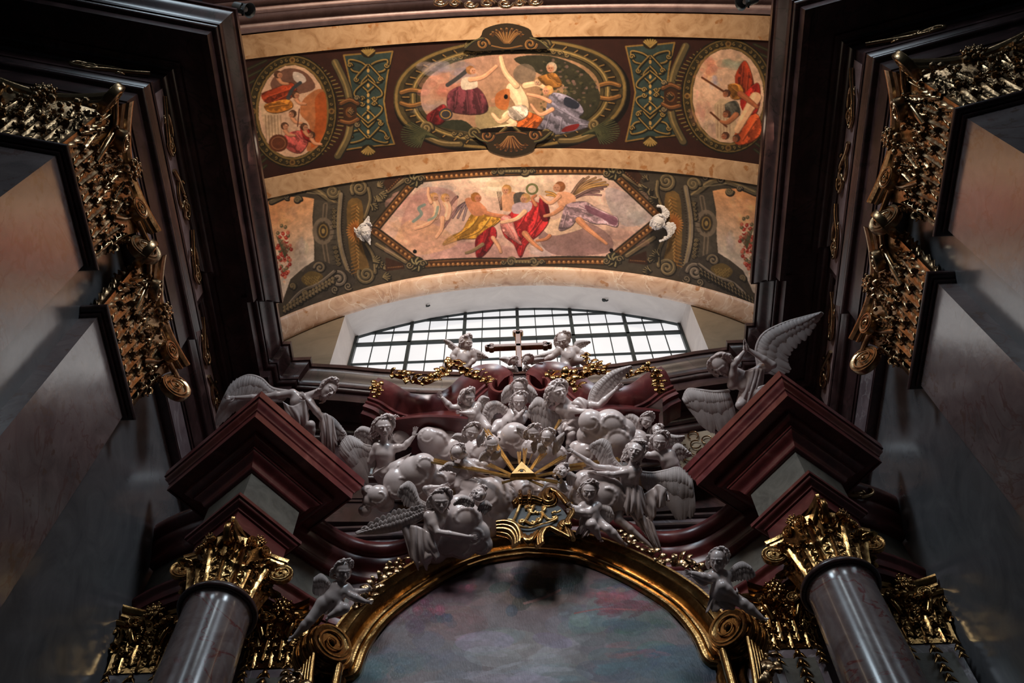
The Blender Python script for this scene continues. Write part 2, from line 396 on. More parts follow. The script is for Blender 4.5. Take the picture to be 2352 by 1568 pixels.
for i in range(6):
    x0, x1 = mull[i], mull[i+1]
    for k in (1, 2):
        x = x0+(x1-x0)*k/3; b.box((x-.011, 12.15, 20.1), (x+.011, 12.19, wtop2(x)))
    for z in (20.9, 21.72, 22.55, 24.3, 24.98):
        xx = [x for x in np.linspace(x0, x1, 12) if wtop2(x) > z]
        if len(xx) > 1: b.box((xx[0], 12.13, z-.016), (xx[-1], 12.19, z+.016))
b.put('glazing_bars', M_iron, wn, 0)
# ================================================================== THE HIGH ALTAR
def mirrored(V, F): return [(-x, y, z) for x, y, z in V], [tuple(f)[::-1] for f in F]
def side(VF, sx): return VF if sx < 0 else mirrored(*VF)
# retable wall with concave entablature ----------------------------
rt = thing('altar_retable', (0, 12.3, -EYE), 'dark red and grey marble altar back wall with a curving cornice between the column blocks', 'altar')
put('back_panel', *(lambda m: (m.v, m.f))(MB().box((-6.6, 12.1, -EYE), (6.6, 12.4, 15.6))), M_slab, rt, 0)
for z in (15.02, 15.3, 15.58): MB().box((-6.6, 12.02, z), (6.6, 12.12, z+.06)).put('ledge', M_dark, rt, 0)
RL = [(-6.74, 11.62), (-6.3, 11.36), (-5.7, 11.12), (-5.0, 11.0), (-4.45, 11.12), (-4.1, 11.40), (-3.77, 11.72), (-3.41, 11.98), (-3.0, 12.14), (-2.53, 12.18), (-2.1, 12.08), (-1.75, 11.9), (-1.4, 11.7), (-1.0, 11.62), (0, 11.6)]
RL = smooth_curve(RL, 3)
RL = [tuple(p) for p in RL]+[(-x, y) for x, y in [tuple(p) for p in RL[::-1]][1:]]
ent_c = prof((-.25, 14.05), ('l', .03, 14.05), ('ovolo', .13, 14.18), ('l', .15, 14.22), ('cymar', .27, 14.38), ('l', .29, 14.42), ('l', .29, 14.5), ('roll', .27, 14.86), ('l', .20, 14.95), ('l', -.25, 15.0))
ent_a = prof((-.25, 12.72), ('l', 0, 12.72), ('l', 0, 12.9), ('l', .035, 12.9), ('l', .035, 13.05), ('cymar', .13, 13.14), ('l', .13, 13.18), ('l', -.25, 13.2))
put('curved_cornice', *sweep(RL, ent_c), M_red, rt)
put('curved_frieze', *sweep(RL, [(-.25, 13.15), (-.02, 13.15), (-.02, 14.06), (-.25, 14.06)]), M_frz, rt)
put('curved_architrave', *sweep(RL, ent_a), M_red, rt)

# entablature blocks over the columns, set on the diagonal ----------
CX, CY = 4.69, 10.33
def square(cx, cy, h, a):
    c, s = math.cos(a), math.sin(a)
    return [(cx+u*c-v*s, cy+u*s+v*c) for u, v in ((-h, -h), (h, -h), (h, h), (-h, h))]
for sx, nm in ((-1, 'left'), (1, 'right')):
    ang = R(51) if sx < 0 else R(-51)
    sq = square(sx*CX, CY, .55, ang)
    t = thing('entablature_block', (sx*CX, CY, 12.7), 'dark red marble cornice block set cornerwise on the %s altar column' % nm, 'entablature')
    p = prof((-.5, 14.0), ('l', .02, 14.0), ('ovolo', .08, 14.06), ('l', .10, 14.10), ('cymar', .23, 14.24), ('l', .25, 14.24), ('l', .25, 14.29), ('ovolo', .38, 14.42), ('l', .38, 14.46),
             ('l', .57, 14.46), ('l', .57, 14.44), ('l', .60, 14.44), ('l', .60, 14.60), ('l', .62, 14.62), ('cymar', .69, 14.78), ('l', .69, 14.84), ('l', .715, 14.84), ('l', .715, 15.02), ('l', -.5, 15.06))
    put('cornice', *sweep(sq, p, True), M_red, t)
    put('frieze', *sweep(sq, [(-.5, 13.15), (-.0, 13.15), (-.0, 14.02), (-.5, 14.02)], True), M_frz, t)
    p = prof((-.5, 12.70), ('l', -.03, 12.70), ('l', -.03, 13.0), ('l', 0, 13.0), ('l', .0, 13.02), ('cymar', .09, 13.09), ('l', .10, 13.13), ('l', .13, 13.13), ('l', .13, 13.2), ('l', -.5, 13.2))
    put('architrave', *sweep(sq, p, True), M_red, t)
    V = [(x, y, 14.9) for x, y in square(sx*CX, CY, .7, ang)]+[(x, y, 12.71) for x, y in square(sx*CX, CY, .5, ang)]
    put('core', V, [(0, 1, 2, 3), (7, 6, 5, 4)], M_dark, t, 0)
    # column
    c = thing('altar_column', (sx*CX, CY, -EYE), 'polished %s marble column with a gilded capital on the %s of the altar' % ('grey' if sx < 0 else 'red veined', nm), 'column')
    n = 48; zs = [-EYE, -1.2, -1.1, 0, 3, 6, 8.5, 10.3, 11.2, 11.36, 11.42]; rr = [.72, .72, .60, .60, .59, .57, .545, .515, .50, .505, .53]
    V = [(sx*CX+r*math.cos(2*math.pi*k/n), CY+r*math.sin(2*math.pi*k/n), z) for z, r in zip(zs, rr) for k in range(n)]
    F = [(i*n+k, i*n+(k+1) % n, (i+1)*n+(k+1) % n, (i+1)*n+k) for i in range(len(zs)-1) for k in range(n)]
    put('shaft', V, F, M_shaft, c, 60)
    b = MB(); a = np.linspace(0, 2*math.pi, 49)
    for z, r, w_ in ((11.46, .555, .055), (11.55, .52, .03)):
        b.tube([(sx*CX+r*math.cos(t), CY+r*math.sin(t), z) for t in a], w_, 8, up=(0, 0, 1))
    b.put('necking', M_dark, c, 60)

# broken scroll pediment -------------------------------------------
PY = 10.3
def xz(px, py, Y): d = onY(px, py, Y); return (d[0], d[2])
top = [(872, 868), (905, 880), (945, 903), (985, 908), (1025, 893), (1055, 866), (1083, 845), (1115, 837), (1148, 838), (1172, 850), (1182, 872), (1172, 893), (1150, 904), (1129, 899), (1120, 884), (1128, 871), (1142, 869)]
tp = smooth_curve([xz(x, y, PY) for x, y in top], 5)
pp = [(0, -.3)]+[(d, z) for d, z in ((0, .62), (.05, .66), (.10, .64), (.20, .60), (.30, .50), (.36, .40), (.38, .36), (.44, .36), (.44, .30), (.50, .30), (.52, .26), (.60, .24), (.60, .14), (.68, .10), (.68, -.3))]
nC = int(len(tp)*.56)
for sx, nm in ((-1, 'left'), (1, 'right')):
    t = thing('scroll_pediment', (sx*1.6, PY, 16.2), 'deep red marble scroll of the broken pediment on the %s side of the cross' % nm, 'pediment')
    for name, seg, prf in (('swan_neck_cornice', tp[:nC+4], pp), ('scroll', tp[nC:], [(0, -.2), (0, .58), (.03, .64), (.09, .64), (.12, .58), (.13, -.2)])):
        V, F = sweep(seg, prf); V = [(x, PY+.62-h, z) for x, z, h in V]
        F = [tuple(f)[::-1] for f in F]; put(name, *side((V, F), sx), M_red, t)
    out = [tuple(p) for p in tp[:nC]]; pts = [(x, z-.45) for x, z in out]+[(-.2, 17.0), (-1.1, 16.35), (-2.75, 16.2), (-2.85, 17.0)]
    V = [(x, PY+.35, z) for x, z in pts]+[(x, PY+.9, z) for x, z in pts]; k = len(pts)
    F = [tuple(range(k)), tuple(range(k, 2*k))[::-1]]+[(i, (i+1) % k, k+(i+1) % k, k+i) for i in range(k)]
    put('tympanum', *side((V, F), sx), M_dark, t, 0)
    # flared console under the scroll
    prf = [(t_/8, 0) for t_ in range(9)]; V = []; m = 15
    for i in range(m):
        a = -1+2*i/(m-1); xc = -1.86+.78*a; 
        for q in range(9):
            v = q/8; o = .12+.50*(v**2.2)+.16*(1-a*a); xw = -1.86+(.78-.22*math.sin(math.pi*v*.5+.2)*0)*a*(.82+.22*v)
            V.append((xw, PY+.47-o, 17.45-1.05*v-.12*(1-a*a)*v))
    F = [(i*9+q, i*9+q+1, (i+1)*9+q+1, (i+1)*9+q) for i in range(m-1) for q in range(8)]
    nb = len(V); V += [(V[i*9+8][0], PY+.5, V[i*9+8][2]-.05) for i in range(m)]
    F += [(i*9+8, nb+i, nb+i+1, (i+1)*9+8) for i in range(m-1)]
    nb = len(V); V += [(V[i*9][0], PY+.5, V[i*9][2]) for i in range(m)]
    F += [(i*9, (i+1)*9, nb+i+1, nb+i) for i in range(m-1)]
    put('console_bowl', *side((V, F), sx), M_red, t)
    rim = [( V[i*9+8][0], V[i*9+8][1]-.01, V[i*9+8][2]) for i in range(m)]
    b = MB().tube(rim, .045, 6); b.put('rim', M_red, t) if sx < 0 else put('rim', *mirrored(b.v, b.f), M_red, t)

# cross ------------------------------------------------------------
t = thing('altar_cross', (0, PY, 18.8), 'pinkish cross with trefoil ends standing before the window on top of the altar', 'cross')
zc = 19.62; 
def bars(w_, d):
    b = MB(); b.box((-w_, PY-d, 18.6), (w_, PY+d, 20.2)); b.box((-.58, PY-d, zc-w_), (.58, PY+d, zc+w_))
    for cx, cz in ((-.62, zc), (.62, zc), (0, 20.24)):
        for ax, az in ((0, 0), (.05, .06), (.05, -.06), (-.04, 0)):
            if cx == 0: ex, ez = az, ax
            else: ex, ez = (ax-.03)*(1 if cx < 0 else -1), az
            a = [(cx+ex+(.045+w_*.25)*math.cos(k*math.pi/6), cz+ez+(.045+w_*.25)*math.sin(k*math.pi/6)) for k in range(12)]
            V = [(x, PY-d, z) for x, z in a]+[(x, PY+d, z) for x, z in a]
            b.add(V, [tuple(range(12)), tuple(range(12, 24))[::-1]]+[(k, 12+k, 12+(k+1) % 12, (k+1) % 12) for k in range(12)])
    return b
bars(.065, .05).put('gilt_edge', M_gold2, t, 0)
bars(.050, .062).put('cross_body', M_stat2, t, 0)

# framed altarpiece -------------------------------------------------
FY = 11.4
inner = [(-2.74, 8.6), (-2.74, 9.8), (-2.74, 10.78), (-2.80, 10.95), (-2.80, 11.02)]
arc = smooth_curve([(-2.70, 11.06), (-2.61, 11.22), (-2.52, 11.72), (-2.22, 12.36), (-1.54, 13.08), (-.8, 13.58), (0, 13.75)], 6)
inner = inner+[tuple(p) for p in arc]; inner = inner+[(-x, z) for x, z in inner[::-1][1:]]
t = thing('framed_altarpiece', (0, FY, 8.6), 'large arched altar painting in a burnished gold moulded frame', 'painting')
fp = [(0, -.1), (0, .05), (-.03, .08), (-.06, .08), (-.08, .05), (-.11, .05), (-.14, .10), (-.17, .10), (-.20, .03), (-.27, .02), (-.30, .06), (-.34, .16), (-.39, .20), (-.44, .17), (-.46, .11), (-.47, -.1)]
V, F = sweep(inner, fp); V = [(x, FY-h, z) for x, z, h in V]; put('frame', V, F, M_gold, t, 40)
fp2 = [(-.46, -.1), (-.46, .04), (-.60, .10), (-.63, .15), (-.67, .15), (-.69, .10), (-.70, -.1)]
aa = [p for p in inner if p[1] > 11.3]
V, F = sweep(aa, fp2); V = [(x, FY-h, z) for x, z, h in V]; put('outer_frame_band', V, F, M_gold, t, 40)
FRAME = t
def frame_top(x):
    ax = abs(x); P = [(0, 13.75), (.8, 13.58), (1.54, 13.08), (2.22, 12.36), (2.52, 11.72), (2.61, 11.22), (2.72, 11.05), (2.80, 11.0), (2.9, 10.9)]
    return float(np.interp(ax, [p[0] for p in P], [p[1] for p in P]))
# ================================================================== GILDED CAPITALS
def leaf_mesh(name, nu=11, nv=26, curl=3.3, lobes=5, ruff=.07, mat=None):
    V = []; y0 = .0
    zc, yc, th = .0, .03, 0.; pts = []
    n = nv; s0 = .70
    for j in range(n+1):
        v = j/n
        if v < s0: z = v/s0*.90; y = .04+.10*(v/s0)**2; a = .12
        else:
            a = (v-s0)/(1-s0)*curl; r = .125*(1-.25*(v-s0)/(1-s0)); z = .90+r*math.sin(a); y = .14+r*(1-math.cos(a))
        pts.append((y, z, a))
    for side_ in (0, 1):
        for j, (y, z, a) in enumerate(pts):
            v = j/n
            w_ = .5*(.60+.42*math.sin(math.pi*min(1, v/.8)))*(1 if v < .78 else math.cos((v-.78)/.22*1.25)**.8)
            lob = abs(math.sin(math.pi*lobes*v*1.02))**.7
            for i in range(nu):
                u = -1+2*i/(nu-1); au = abs(u)
                ww = w_*(1-.46*(1-lob)*max(0, au-.25)/.75)
                d = .045*math.exp(-(u/.13)**2)-.10*u*u*(1 if v < .7 else .3)+ruff*au*au*math.sin(2*math.pi*lobes*v)+.018*math.cos(9*u)
                ny, nz = (math.cos(min(a, 3)), math.sin(min(a, 3))*-1) if v >= s0 else (1, -.1)
                t = d-(side_*.035)
                V.append((u*ww, y+ny*t, z+nz*t*.8+.05*au*lob*(1 if v < .75 else 0)))
    F = []; L = (n+1)*nu
    for j in range(n):
        for i in range(nu-1):
            a = j*nu+i; F.append((a, a+1, a+nu+1, a+nu)); F.append((L+a, L+a+nu, L+a+nu+1, L+a+1))
        for i in (0, nu-1):
            a = j*nu+i; f = (a, a+nu, L+a+nu, L+a); F.append(f if i == 0 else f[::-1])
    a = n*nu
    for i in range(nu-1): F.append((a+i, a+i+1, L+a+i+1, L+a+i)); F.append((i+1, i, L+i, L+i+1))
    me = mesh(name, V, F, 60); me.materials.append(mat or M_gold2); return me
def volute_mesh(name, mat, turns=2.15):
    """disc in the XZ plane, radius 1, spiral fillet on both faces, thickness along Y"""
    b = MB(); n = 28; T = .30
    pr = [(0, T*.55), (.45, T*.5), (.80, T*.75), (.88, T), (.97, T), (1.0, T*.6), (1.0, -T*.6), (.97, -T), (.88, -T), (.80, -T*.75), (.45, -T*.5), (0, -T*.55)]
    V = [(r*math.cos(2*math.pi*k/n), y, r*math.sin(2*math.pi*k/n)) for r, y in pr for k in range(n)]
    b.add(V, [(i*n+k, i*n+(k+1) % n, (i+1)*n+(k+1) % n, (i+1)*n+k) for i in range(len(pr)-1) for k in range(n)])
    for sy in (-1, 1):
        m = 46; P = []; rd = []
        for i in range(m):
            t = i/(m-1); a = t*turns*2*math.pi+1.2; r = .93*(1-t)**.85+.10*t
            P.append((r*math.cos(a), sy*(T*.8+.16*t), r*math.sin(a))); rd.append(.085*(1-.45*t))
        b.tube(P, rd, 6, up=(0, 1, 0)); b.ball((0, sy*T*1.15, 0), (.17, .17, .17), 8, 6)
    me = mesh(name, b.v, b.f, 50); me.materials.append(mat); return me
def fleuron_mesh(name, mat):
    b = MB()
    for k in range(6):
        a = k*math.pi/3
        for rr, hh, sc in ((.55, .25, .42), (.95, .05, .36)):
            aa = a+(.5 if rr > .7 else 0); c = np.array((math.cos(aa)*rr*.8, hh+.25, math.sin(aa)*rr*.8))
            b.ball(c, (sc*(.6+.4*abs(math.cos(aa))), .26, sc*(.6+.4*abs(math.sin(aa)))), 8, 5)
            b.ball(c+np.array((math.cos(aa)*.3, .15, math.sin(aa)*.3)), .15, 6, 4)
    b.ball((0, .6, 0), .24, 8, 6)
    me = mesh(name, b.v, b.f, 60); me.materials.append(mat); return me
LEAF = {}
for k_, m_ in (('a', M_gold2), ('b', M_gold)):
    LEAF[k_] = [leaf_mesh('acanthus_leaf', mat=m_), leaf_mesh('acanthus_leaf', lobes=6, curl=2.4, ruff=.10, mat=m_), volute_mesh('volute', m_), fleuron_mesh('fleuron', m_)]
def basis_m(pos, xdir, ydir, zdir, sx=1, sy=1, sz=1):
    X, Y, Z = (Vector(v) for v in (xdir, ydir, zdir))
    M = Matrix((X*sx, Y*sy, Z*sz)).transposed().to_4x4(); M.translation = Vector([float(c) for c in pos]); return M
UP = Vector((0, 0, 1))
def leaf_at(par, kind, pos, out, w_, h, d=None, jit=.0, lean=0., mt='a', name='acanthus_leaf'):
    out = Vector((out[0], out[1], 0)).normalized(); s = out.cross(UP)*-1
    a = random.uniform(-jit, jit); z = (UP+s*a+out*lean).normalized(); s = out.cross(z)*-1; s.normalize(); o2 = s.cross(z)*-1
    if o2.dot(out) < 0: o2 = -o2
    putm(name, LEAF[mt][kind], basis_m(pos, s, o2, z, w_, d or h, h), par)
def volute_at(par, pos, d, r, th=None, mt='a'):
    """disc whose plane holds the vertical and d"""
    d = Vector((d[0], d[1], 0)).normalized(); nn = d.cross(UP)
    putm('volute', LEAF[mt][2], basis_m(pos, d, nn, UP, r, th or r, r), par)
def drop(par, P, n, s, out, mt='a'):
    """hanging string of gilt bell flowers"""
    b = MB(); o = np.array(out, float)
    for i in range(n):
        c = np.array(P)+np.array((0, 0, -i*s*1.5))
        b.ball(c+o*s*.5, (s*.36, s*.36, s*.6), 8, 6)
        for k in (-1, 1):
            sd = np.cross(o, (0, 0, 1))*k
            b.tube([c+o*s*.3, c+o*s*.5+sd*s*.4-np.array((0, 0, s*.3)), c+o*s*.6+sd*s*.75-np.array((0, 0, s*.9))], [s*.3, s*.26, s*.06], 6)
    b.put('bellflower_drop', M_gold2 if mt == 'a' else M_gold, par, 60)

def capital_face(cap, P0, t, n, w_, z0, H, reach, over, horns=(1, 1), rows=True, mt='a', mat=None, vr=.29):
    """gilded capital on a flat face. P0 start of the face (plan), t along it, n outward"""
    P0 = np.array(P0, float); t = np.array(t, float); n = np.array(n, float); mat = mat or M_gold2
    def W(a, o, z): return (*(P0+t*a+n*o), z)
    zt = z0+H
    # abacus
    xs = np.linspace(-over, w_+over, 15); m = (w_)/2
    def edge(o_tip, o_mid):
        return [(x, o_mid+(o_tip-o_mid)*abs((x-m)/(m+over))**1.7) for x in xs]
    rows_ = []
    for z, k in ((zt-.20, -.12), (zt-.17, -.09), (zt-.12, -.085), (zt-.10, -.04), (zt-.05, -.01), (zt-.03, 0), (zt, 0)):
        e = edge(reach+k, reach*.52+k); rows_.append([W(a, o, z) for a, o in e]+[W(w_+.02, -.02, z), W(-.02, -.02, z)])
    k = len(rows_[0]); V = [p for r_ in rows_ for p in r_]
    F = [(i*k+q, i*k+(q+1) % k, (i+1)*k+(q+1) % k, (i+1)*k+q) for i in range(len(rows_)-1) for q in range(k)]+[tuple(range(k))[::-1], tuple(range((len(rows_)-1)*k, len(rows_)*k))]
    put('abacus', V, F, mat, cap, 30)
    # bell
    b = MB(); pr = [(0, .02), (.3, .04), (.7, .10), (.85, .16), (.93, .20)]; V = []
    for zz, o in pr: V += [W(-o, o, z0+H*zz*.95), W(w_+o, o, z0+H*zz*.95), W(w_+.02, -.02, z0+H*zz*.95), W(-.02, -.02, z0+H*zz*.95)]
    b.add(V, [(i*4+q, i*4+(q+1) % 4, (i+1)*4+(q+1) % 4, (i+1)*4+q) for i in range(len(pr)-1) for q in range(4)])
    # bead-and-reel string that sags under the abacus
    for i in range(int(w_*8)):
        a = w_*(i+.5)/int(w_*8); o = .27+.06*math.sin(i*1.3); r = .045+.025*((i*7) % 3)/2
        b.ball(W(a, o+.02*(i % 2), zt-.36-.05*math.sin(math.pi*a/w_)), (r, r, r*1.0), 7, 5)
    b.put('bell', mat, cap, 40)
    k1 = max(3, round(w_/.30)); p_ = w_/k1
    for i in range(k1): leaf_at(cap, 0, W(p_*(i+.5), .02, z0), n, p_*1.15, H*.27, d=.30, jit=.06, mt=mt)
    for i in range(k1-1): leaf_at(cap, 0, W(p_*(i+1), .05, z0+H*.10), n, p_*1.2, H*.36, d=.38, jit=.08, mt=mt)
    for i in range(k1): leaf_at(cap, 1, W(p_*(i+.5), .08, z0+H*.30), n, p_*.95, H*.27, d=.34, jit=.3, mt=mt)
    for i in range(0, k1-1): leaf_at(cap, 1, W(p_*(i+.95), .11, z0+H*.47), n, p_*.85, H*.24, d=.32, jit=.5, lean=.1, mt=mt)
    for i in range(1, k1): leaf_at(cap, 1, W(p_*(i), .13, z0+H*.62), n, p_*.6, H*.18, d=.26, jit=.7, lean=.2, mt=mt)
    for a, d, on in ((-over*.35, -1, horns[0]), (w_+over*.35, 1, horns[1])):
        if not on: continue
        dg = n+t*d; dg = dg/np.linalg.norm(dg); base = P0+t*(a)
        c = base+dg*(reach*.92); volute_at(cap, (*c, zt-.20-vr), dg, vr, vr*.75, mt)
        # second volute seen along the face and its stem
        c2 = P0+t*(a-d*vr*1.25)+n*(reach*.66); volute_at(cap, (*c2, zt-.20-vr*.72), (n*.35+t*d)/1.06, vr*.66, vr*.8, mt)
        b = MB()
        for sgn in (0, 1):
            q0 = P0+t*(a-d*w_*.30)+n*.10; q1 = P0+t*(a-d*w_*.2)+n*.18; q2 = base-t*d*vr*.6+n*reach*.42; 
            b.tube(smooth_curve([(*q0, z0+H*.45), (*q1, z0+H*.62), (*q2, zt-.30), (*(c-dg*.02), zt-.24)], 4), .055-.015*sgn, 7)
        leaf_at(cap, 0, (*(base-dg*.02), z0+H*.02), dg, p_*1.2, H*.42, d=.4, mt=mt); leaf_at(cap, 1, (*(base+dg*.05), z0+H*.34), dg, p_*1.3, H*.34, d=.4, mt=mt); leaf_at(cap, 1, (*(base+dg*.08-t*d*.12), z0+H*.55), dg, p_*.9, H*.24, d=.3, jit=.5, mt=mt)
        b.put('stem', mat, cap, 60)
    mid = P0+t*(w_/2)+n*(reach*.50); putm('fleuron', LEAF[mt][3], basis_m((*mid, zt-.08), t.tolist()+[0], n.tolist()+[0], UP, .17, .17, .19), cap)

def cap_root(parent, z0):
    c = bpy.data.objects.new('capital', None); COL.objects.link(c); c.parent = parent
    c.location = Vector((0, 0, z0))-Vector((0, 0, parent.location.z)); c.empty_display_size = .1; return c
for t, sx, k in PILS:
    cap = cap_root(t, 14.1)
    cap['label'] = 'gilded leafy capital'
    if k == 0:
        capital_face(cap, (sx*6.5, 3.92), (0, 1), (-sx, 0), 1.69, 14.1, 1.88, .50, .26)
        tt = np.array((math.cos(R(13))*sx, -math.sin(R(13)))); nn = np.array((-math.sin(R(13))*sx, -math.cos(R(13))))
        capital_face(cap, (sx*6.5, 3.92), tt, nn, 1.9, 14.1, 1.88, .50, .22, horns=(0, 1))
    else: capital_face(cap, (sx*6.5, 6.49), (0, 1), (-sx, 0), 1.80, 14.1, 1.88, .50, .18)

# column capitals
def column_capital(col, sx):
    cap = cap_root(col, 11.55); z0, H = 11.58, 1.13; zt = z0+H; c0 = np.array((sx*CX, CY)); base = R(51+45) if sx < 0 else R(-51-45)
    mt, mat = 'b', M_gold
    cap['label'] = 'gilded leafy capital'
    for k in range(8):
        a = base+k*math.pi/4; d = np.array((math.cos(a), math.sin(a)))
        leaf_at(cap, 0, (*(c0+d*.47), z0), d, .36, H*.40, lean=.10, mt=mt)
        a += math.pi/8; d = np.array((math.cos(a), math.sin(a))); leaf_at(cap, 0, (*(c0+d*.48), z0), d, .34, H*.58, lean=.12, mt=mt)
    for k in range(8):
        a = base+k*math.pi/4+.2; d = np.array((math.cos(a), math.sin(a))); leaf_at(cap, 1, (*(c0+d*.50), z0+H*.34), d, .26, H*.34, lean=.15, jit=.3, mt=mt)
    n = 32; pr = [(.46, 0), (.47, .3), (.50, .6), (.58, .9), (.60, 1.0)]
    V = [(c0[0]+r*math.cos(2*math.pi*q/n), c0[1]+r*math.sin(2*math.pi*q/n), z0+H*.86*zz) for r, zz in pr for q in range(n)]
    put('bell', V, [(i*n+q, i*n+(q+1) % n, (i+1)*n+(q+1) % n, (i+1)*n+q) for i in range(len(pr)-1) for q in range(n)], mat, cap, 60)
    rows_ = []
    for z, k in ((zt-.16, -.10), (zt-.13, -.07), (zt-.09, -.065), (zt-.07, -.02), (zt-.02, 0), (zt, 0)):
        r_ = []
        for q in range(4):
            a0 = base+q*math.pi/2; a1 = a0+math.pi/2
            p0 = c0+np.array((math.cos(a0), math.sin(a0)))*(.93+k); p1 = c0+np.array((math.cos(a1), math.sin(a1)))*(.93+k)
            am = (a0+a1)/2; tg = (p1-p0)/np.linalg.norm(p1-p0)
            for f in np.linspace(.06, .94, 9):
                pt = p0+(p1-p0)*f-np.array((math.cos(am), math.sin(am)))*.19*(1-abs(2*f-1)**2); r_.append((*pt, z))
        rows_.append(r_)
    k = len(rows_[0]); V = [p for r_ in rows_ for p in r_]
    F = [(i*k+q, i*k+(q+1) % k, (i+1)*k+(q+1) % k, (i+1)*k+q) for i in range(len(rows_)-1) for q in range(k)]+[tuple(range(k))[::-1], tuple(range((len(rows_)-1)*k, len(rows_)*k))]
    put('abacus', V, F, mat, cap, 30)
    for q in range(4):
        a0 = base+q*math.pi/2; d = np.array((math.cos(a0), math.sin(a0))); volute_at(cap, (*(c0+d*.77), zt-.34), d, .20, .14, mt)
        am = a0+math.pi/4; dm = np.array((math.cos(am), math.sin(am))); tg = np.array((-dm[1], dm[0]))
        for s in (-1, 1): volute_at(cap, (*(c0+dm*.60+tg*.13*s), zt-.20), tg, .10, .10, mt)
        putm('fleuron', LEAF[mt][3], basis_m((*(c0+dm*.56), zt-.06), (*tg, 0), (*dm, 0), UP, .10, .10, .11), cap)
        b = MB()
        for s in (-1, 1):
            e = np.array((math.cos(a0+s*.35), math.sin(a0+s*.35)))
            b.tube(smooth_curve([(*(c0+e*.52), z0+H*.45), (*(c0+e*.56), z0+H*.62), (*(c0+d*.66+(e-d)*.2), zt-.22), (*(c0+d*.74), zt-.165)], 4), .035, 6)
        b.put('stem', mat, cap, 60)
for o in list(ROOTS):
    if o.name.startswith('altar_column'): column_capital(o, -1 if o.location.x < 0 else 1)

# flat pilasters of the retable with their gilt capitals and flower drops
for sx, nm in ((-1, 'left'), (1, 'right')):
    for x0, w_, wh in ((3.72, .78, 'inner'), (5.75, .88, 'outer')):
        xa, xb = sorted((sx*x0, sx*(x0+w_)))
        t = thing('retable_pilaster', ((xa+xb)/2, 11.7, -EYE), 'dim flat altar pilaster with gilt scroll capital, %s of the %s column' % ('inside' if wh == 'inner' else 'outside', nm), 'pilaster', None)
        MB().box((xa, 11.55, -EYE), (xb, 12.1, 11.5)).put('shaft', M_slab, t, 0)
        MB().box((xa+.12, 11.53, -EYE), (xb-.12, 11.56, 11.3)).put('panel', M_frz, t, 0)
        cap = cap_root(t, 11.5)
        capital_face(cap, (xa, 11.55), (1, 0), (0, -1), w_, 11.5, 1.22, .34, .10, mt='b', mat=M_gold, vr=.17)
        drop(t, ((xa+xb)/2, 11.50, 11.3), 6, .13, (0, -1, 0), 'b')
        for s2 in (-1, 1): drop(t, ((xa+xb)/2+s2*w_*.42, 11.48, 11.45), 3, .10, (0, -1, 0), 'b')
# ================================================================== SCULPTING (signed-distance blobs meshed with surface nets)
class Frame:
    """rigid frame of a figure: origin on a depth plane, x right, y up, z towards the viewer; unit about one photo pixel"""
    def __init__(s, px, py, Y):
        s.P0 = onY(px, py, Y); s.r0 = s.P0/np.linalg.norm(s.P0)
        s.s = float(s.P0@BF)/FP
        u = BX-(BX@s.r0)*s.r0; s.u = u/np.linalg.norm(u); s.w = -s.r0; s.v = np.cross(s.w, s.u)
    def L(s, p):
        px, py = p[0], p[1]; w_ = p[2] if len(p) > 2 else 0
        d = ray(px, py); t = (s.P0@s.r0-w_*s.s)/(d@s.r0); q = (d*t-s.P0)/s.s
        return np.array((q@s.u, q@s.v, q@s.w))
    def Wd(s, V):
        V = np.asarray(V, float); return s.P0+s.s*(V[..., :1]*s.u+V[..., 1:2]*s.v+V[..., 2:3]*s.w)
    def G(s, p): return s.Wd(s.L(p))
def unit(v): v = np.asarray(v, float); return v/(np.linalg.norm(v)+1e-9)
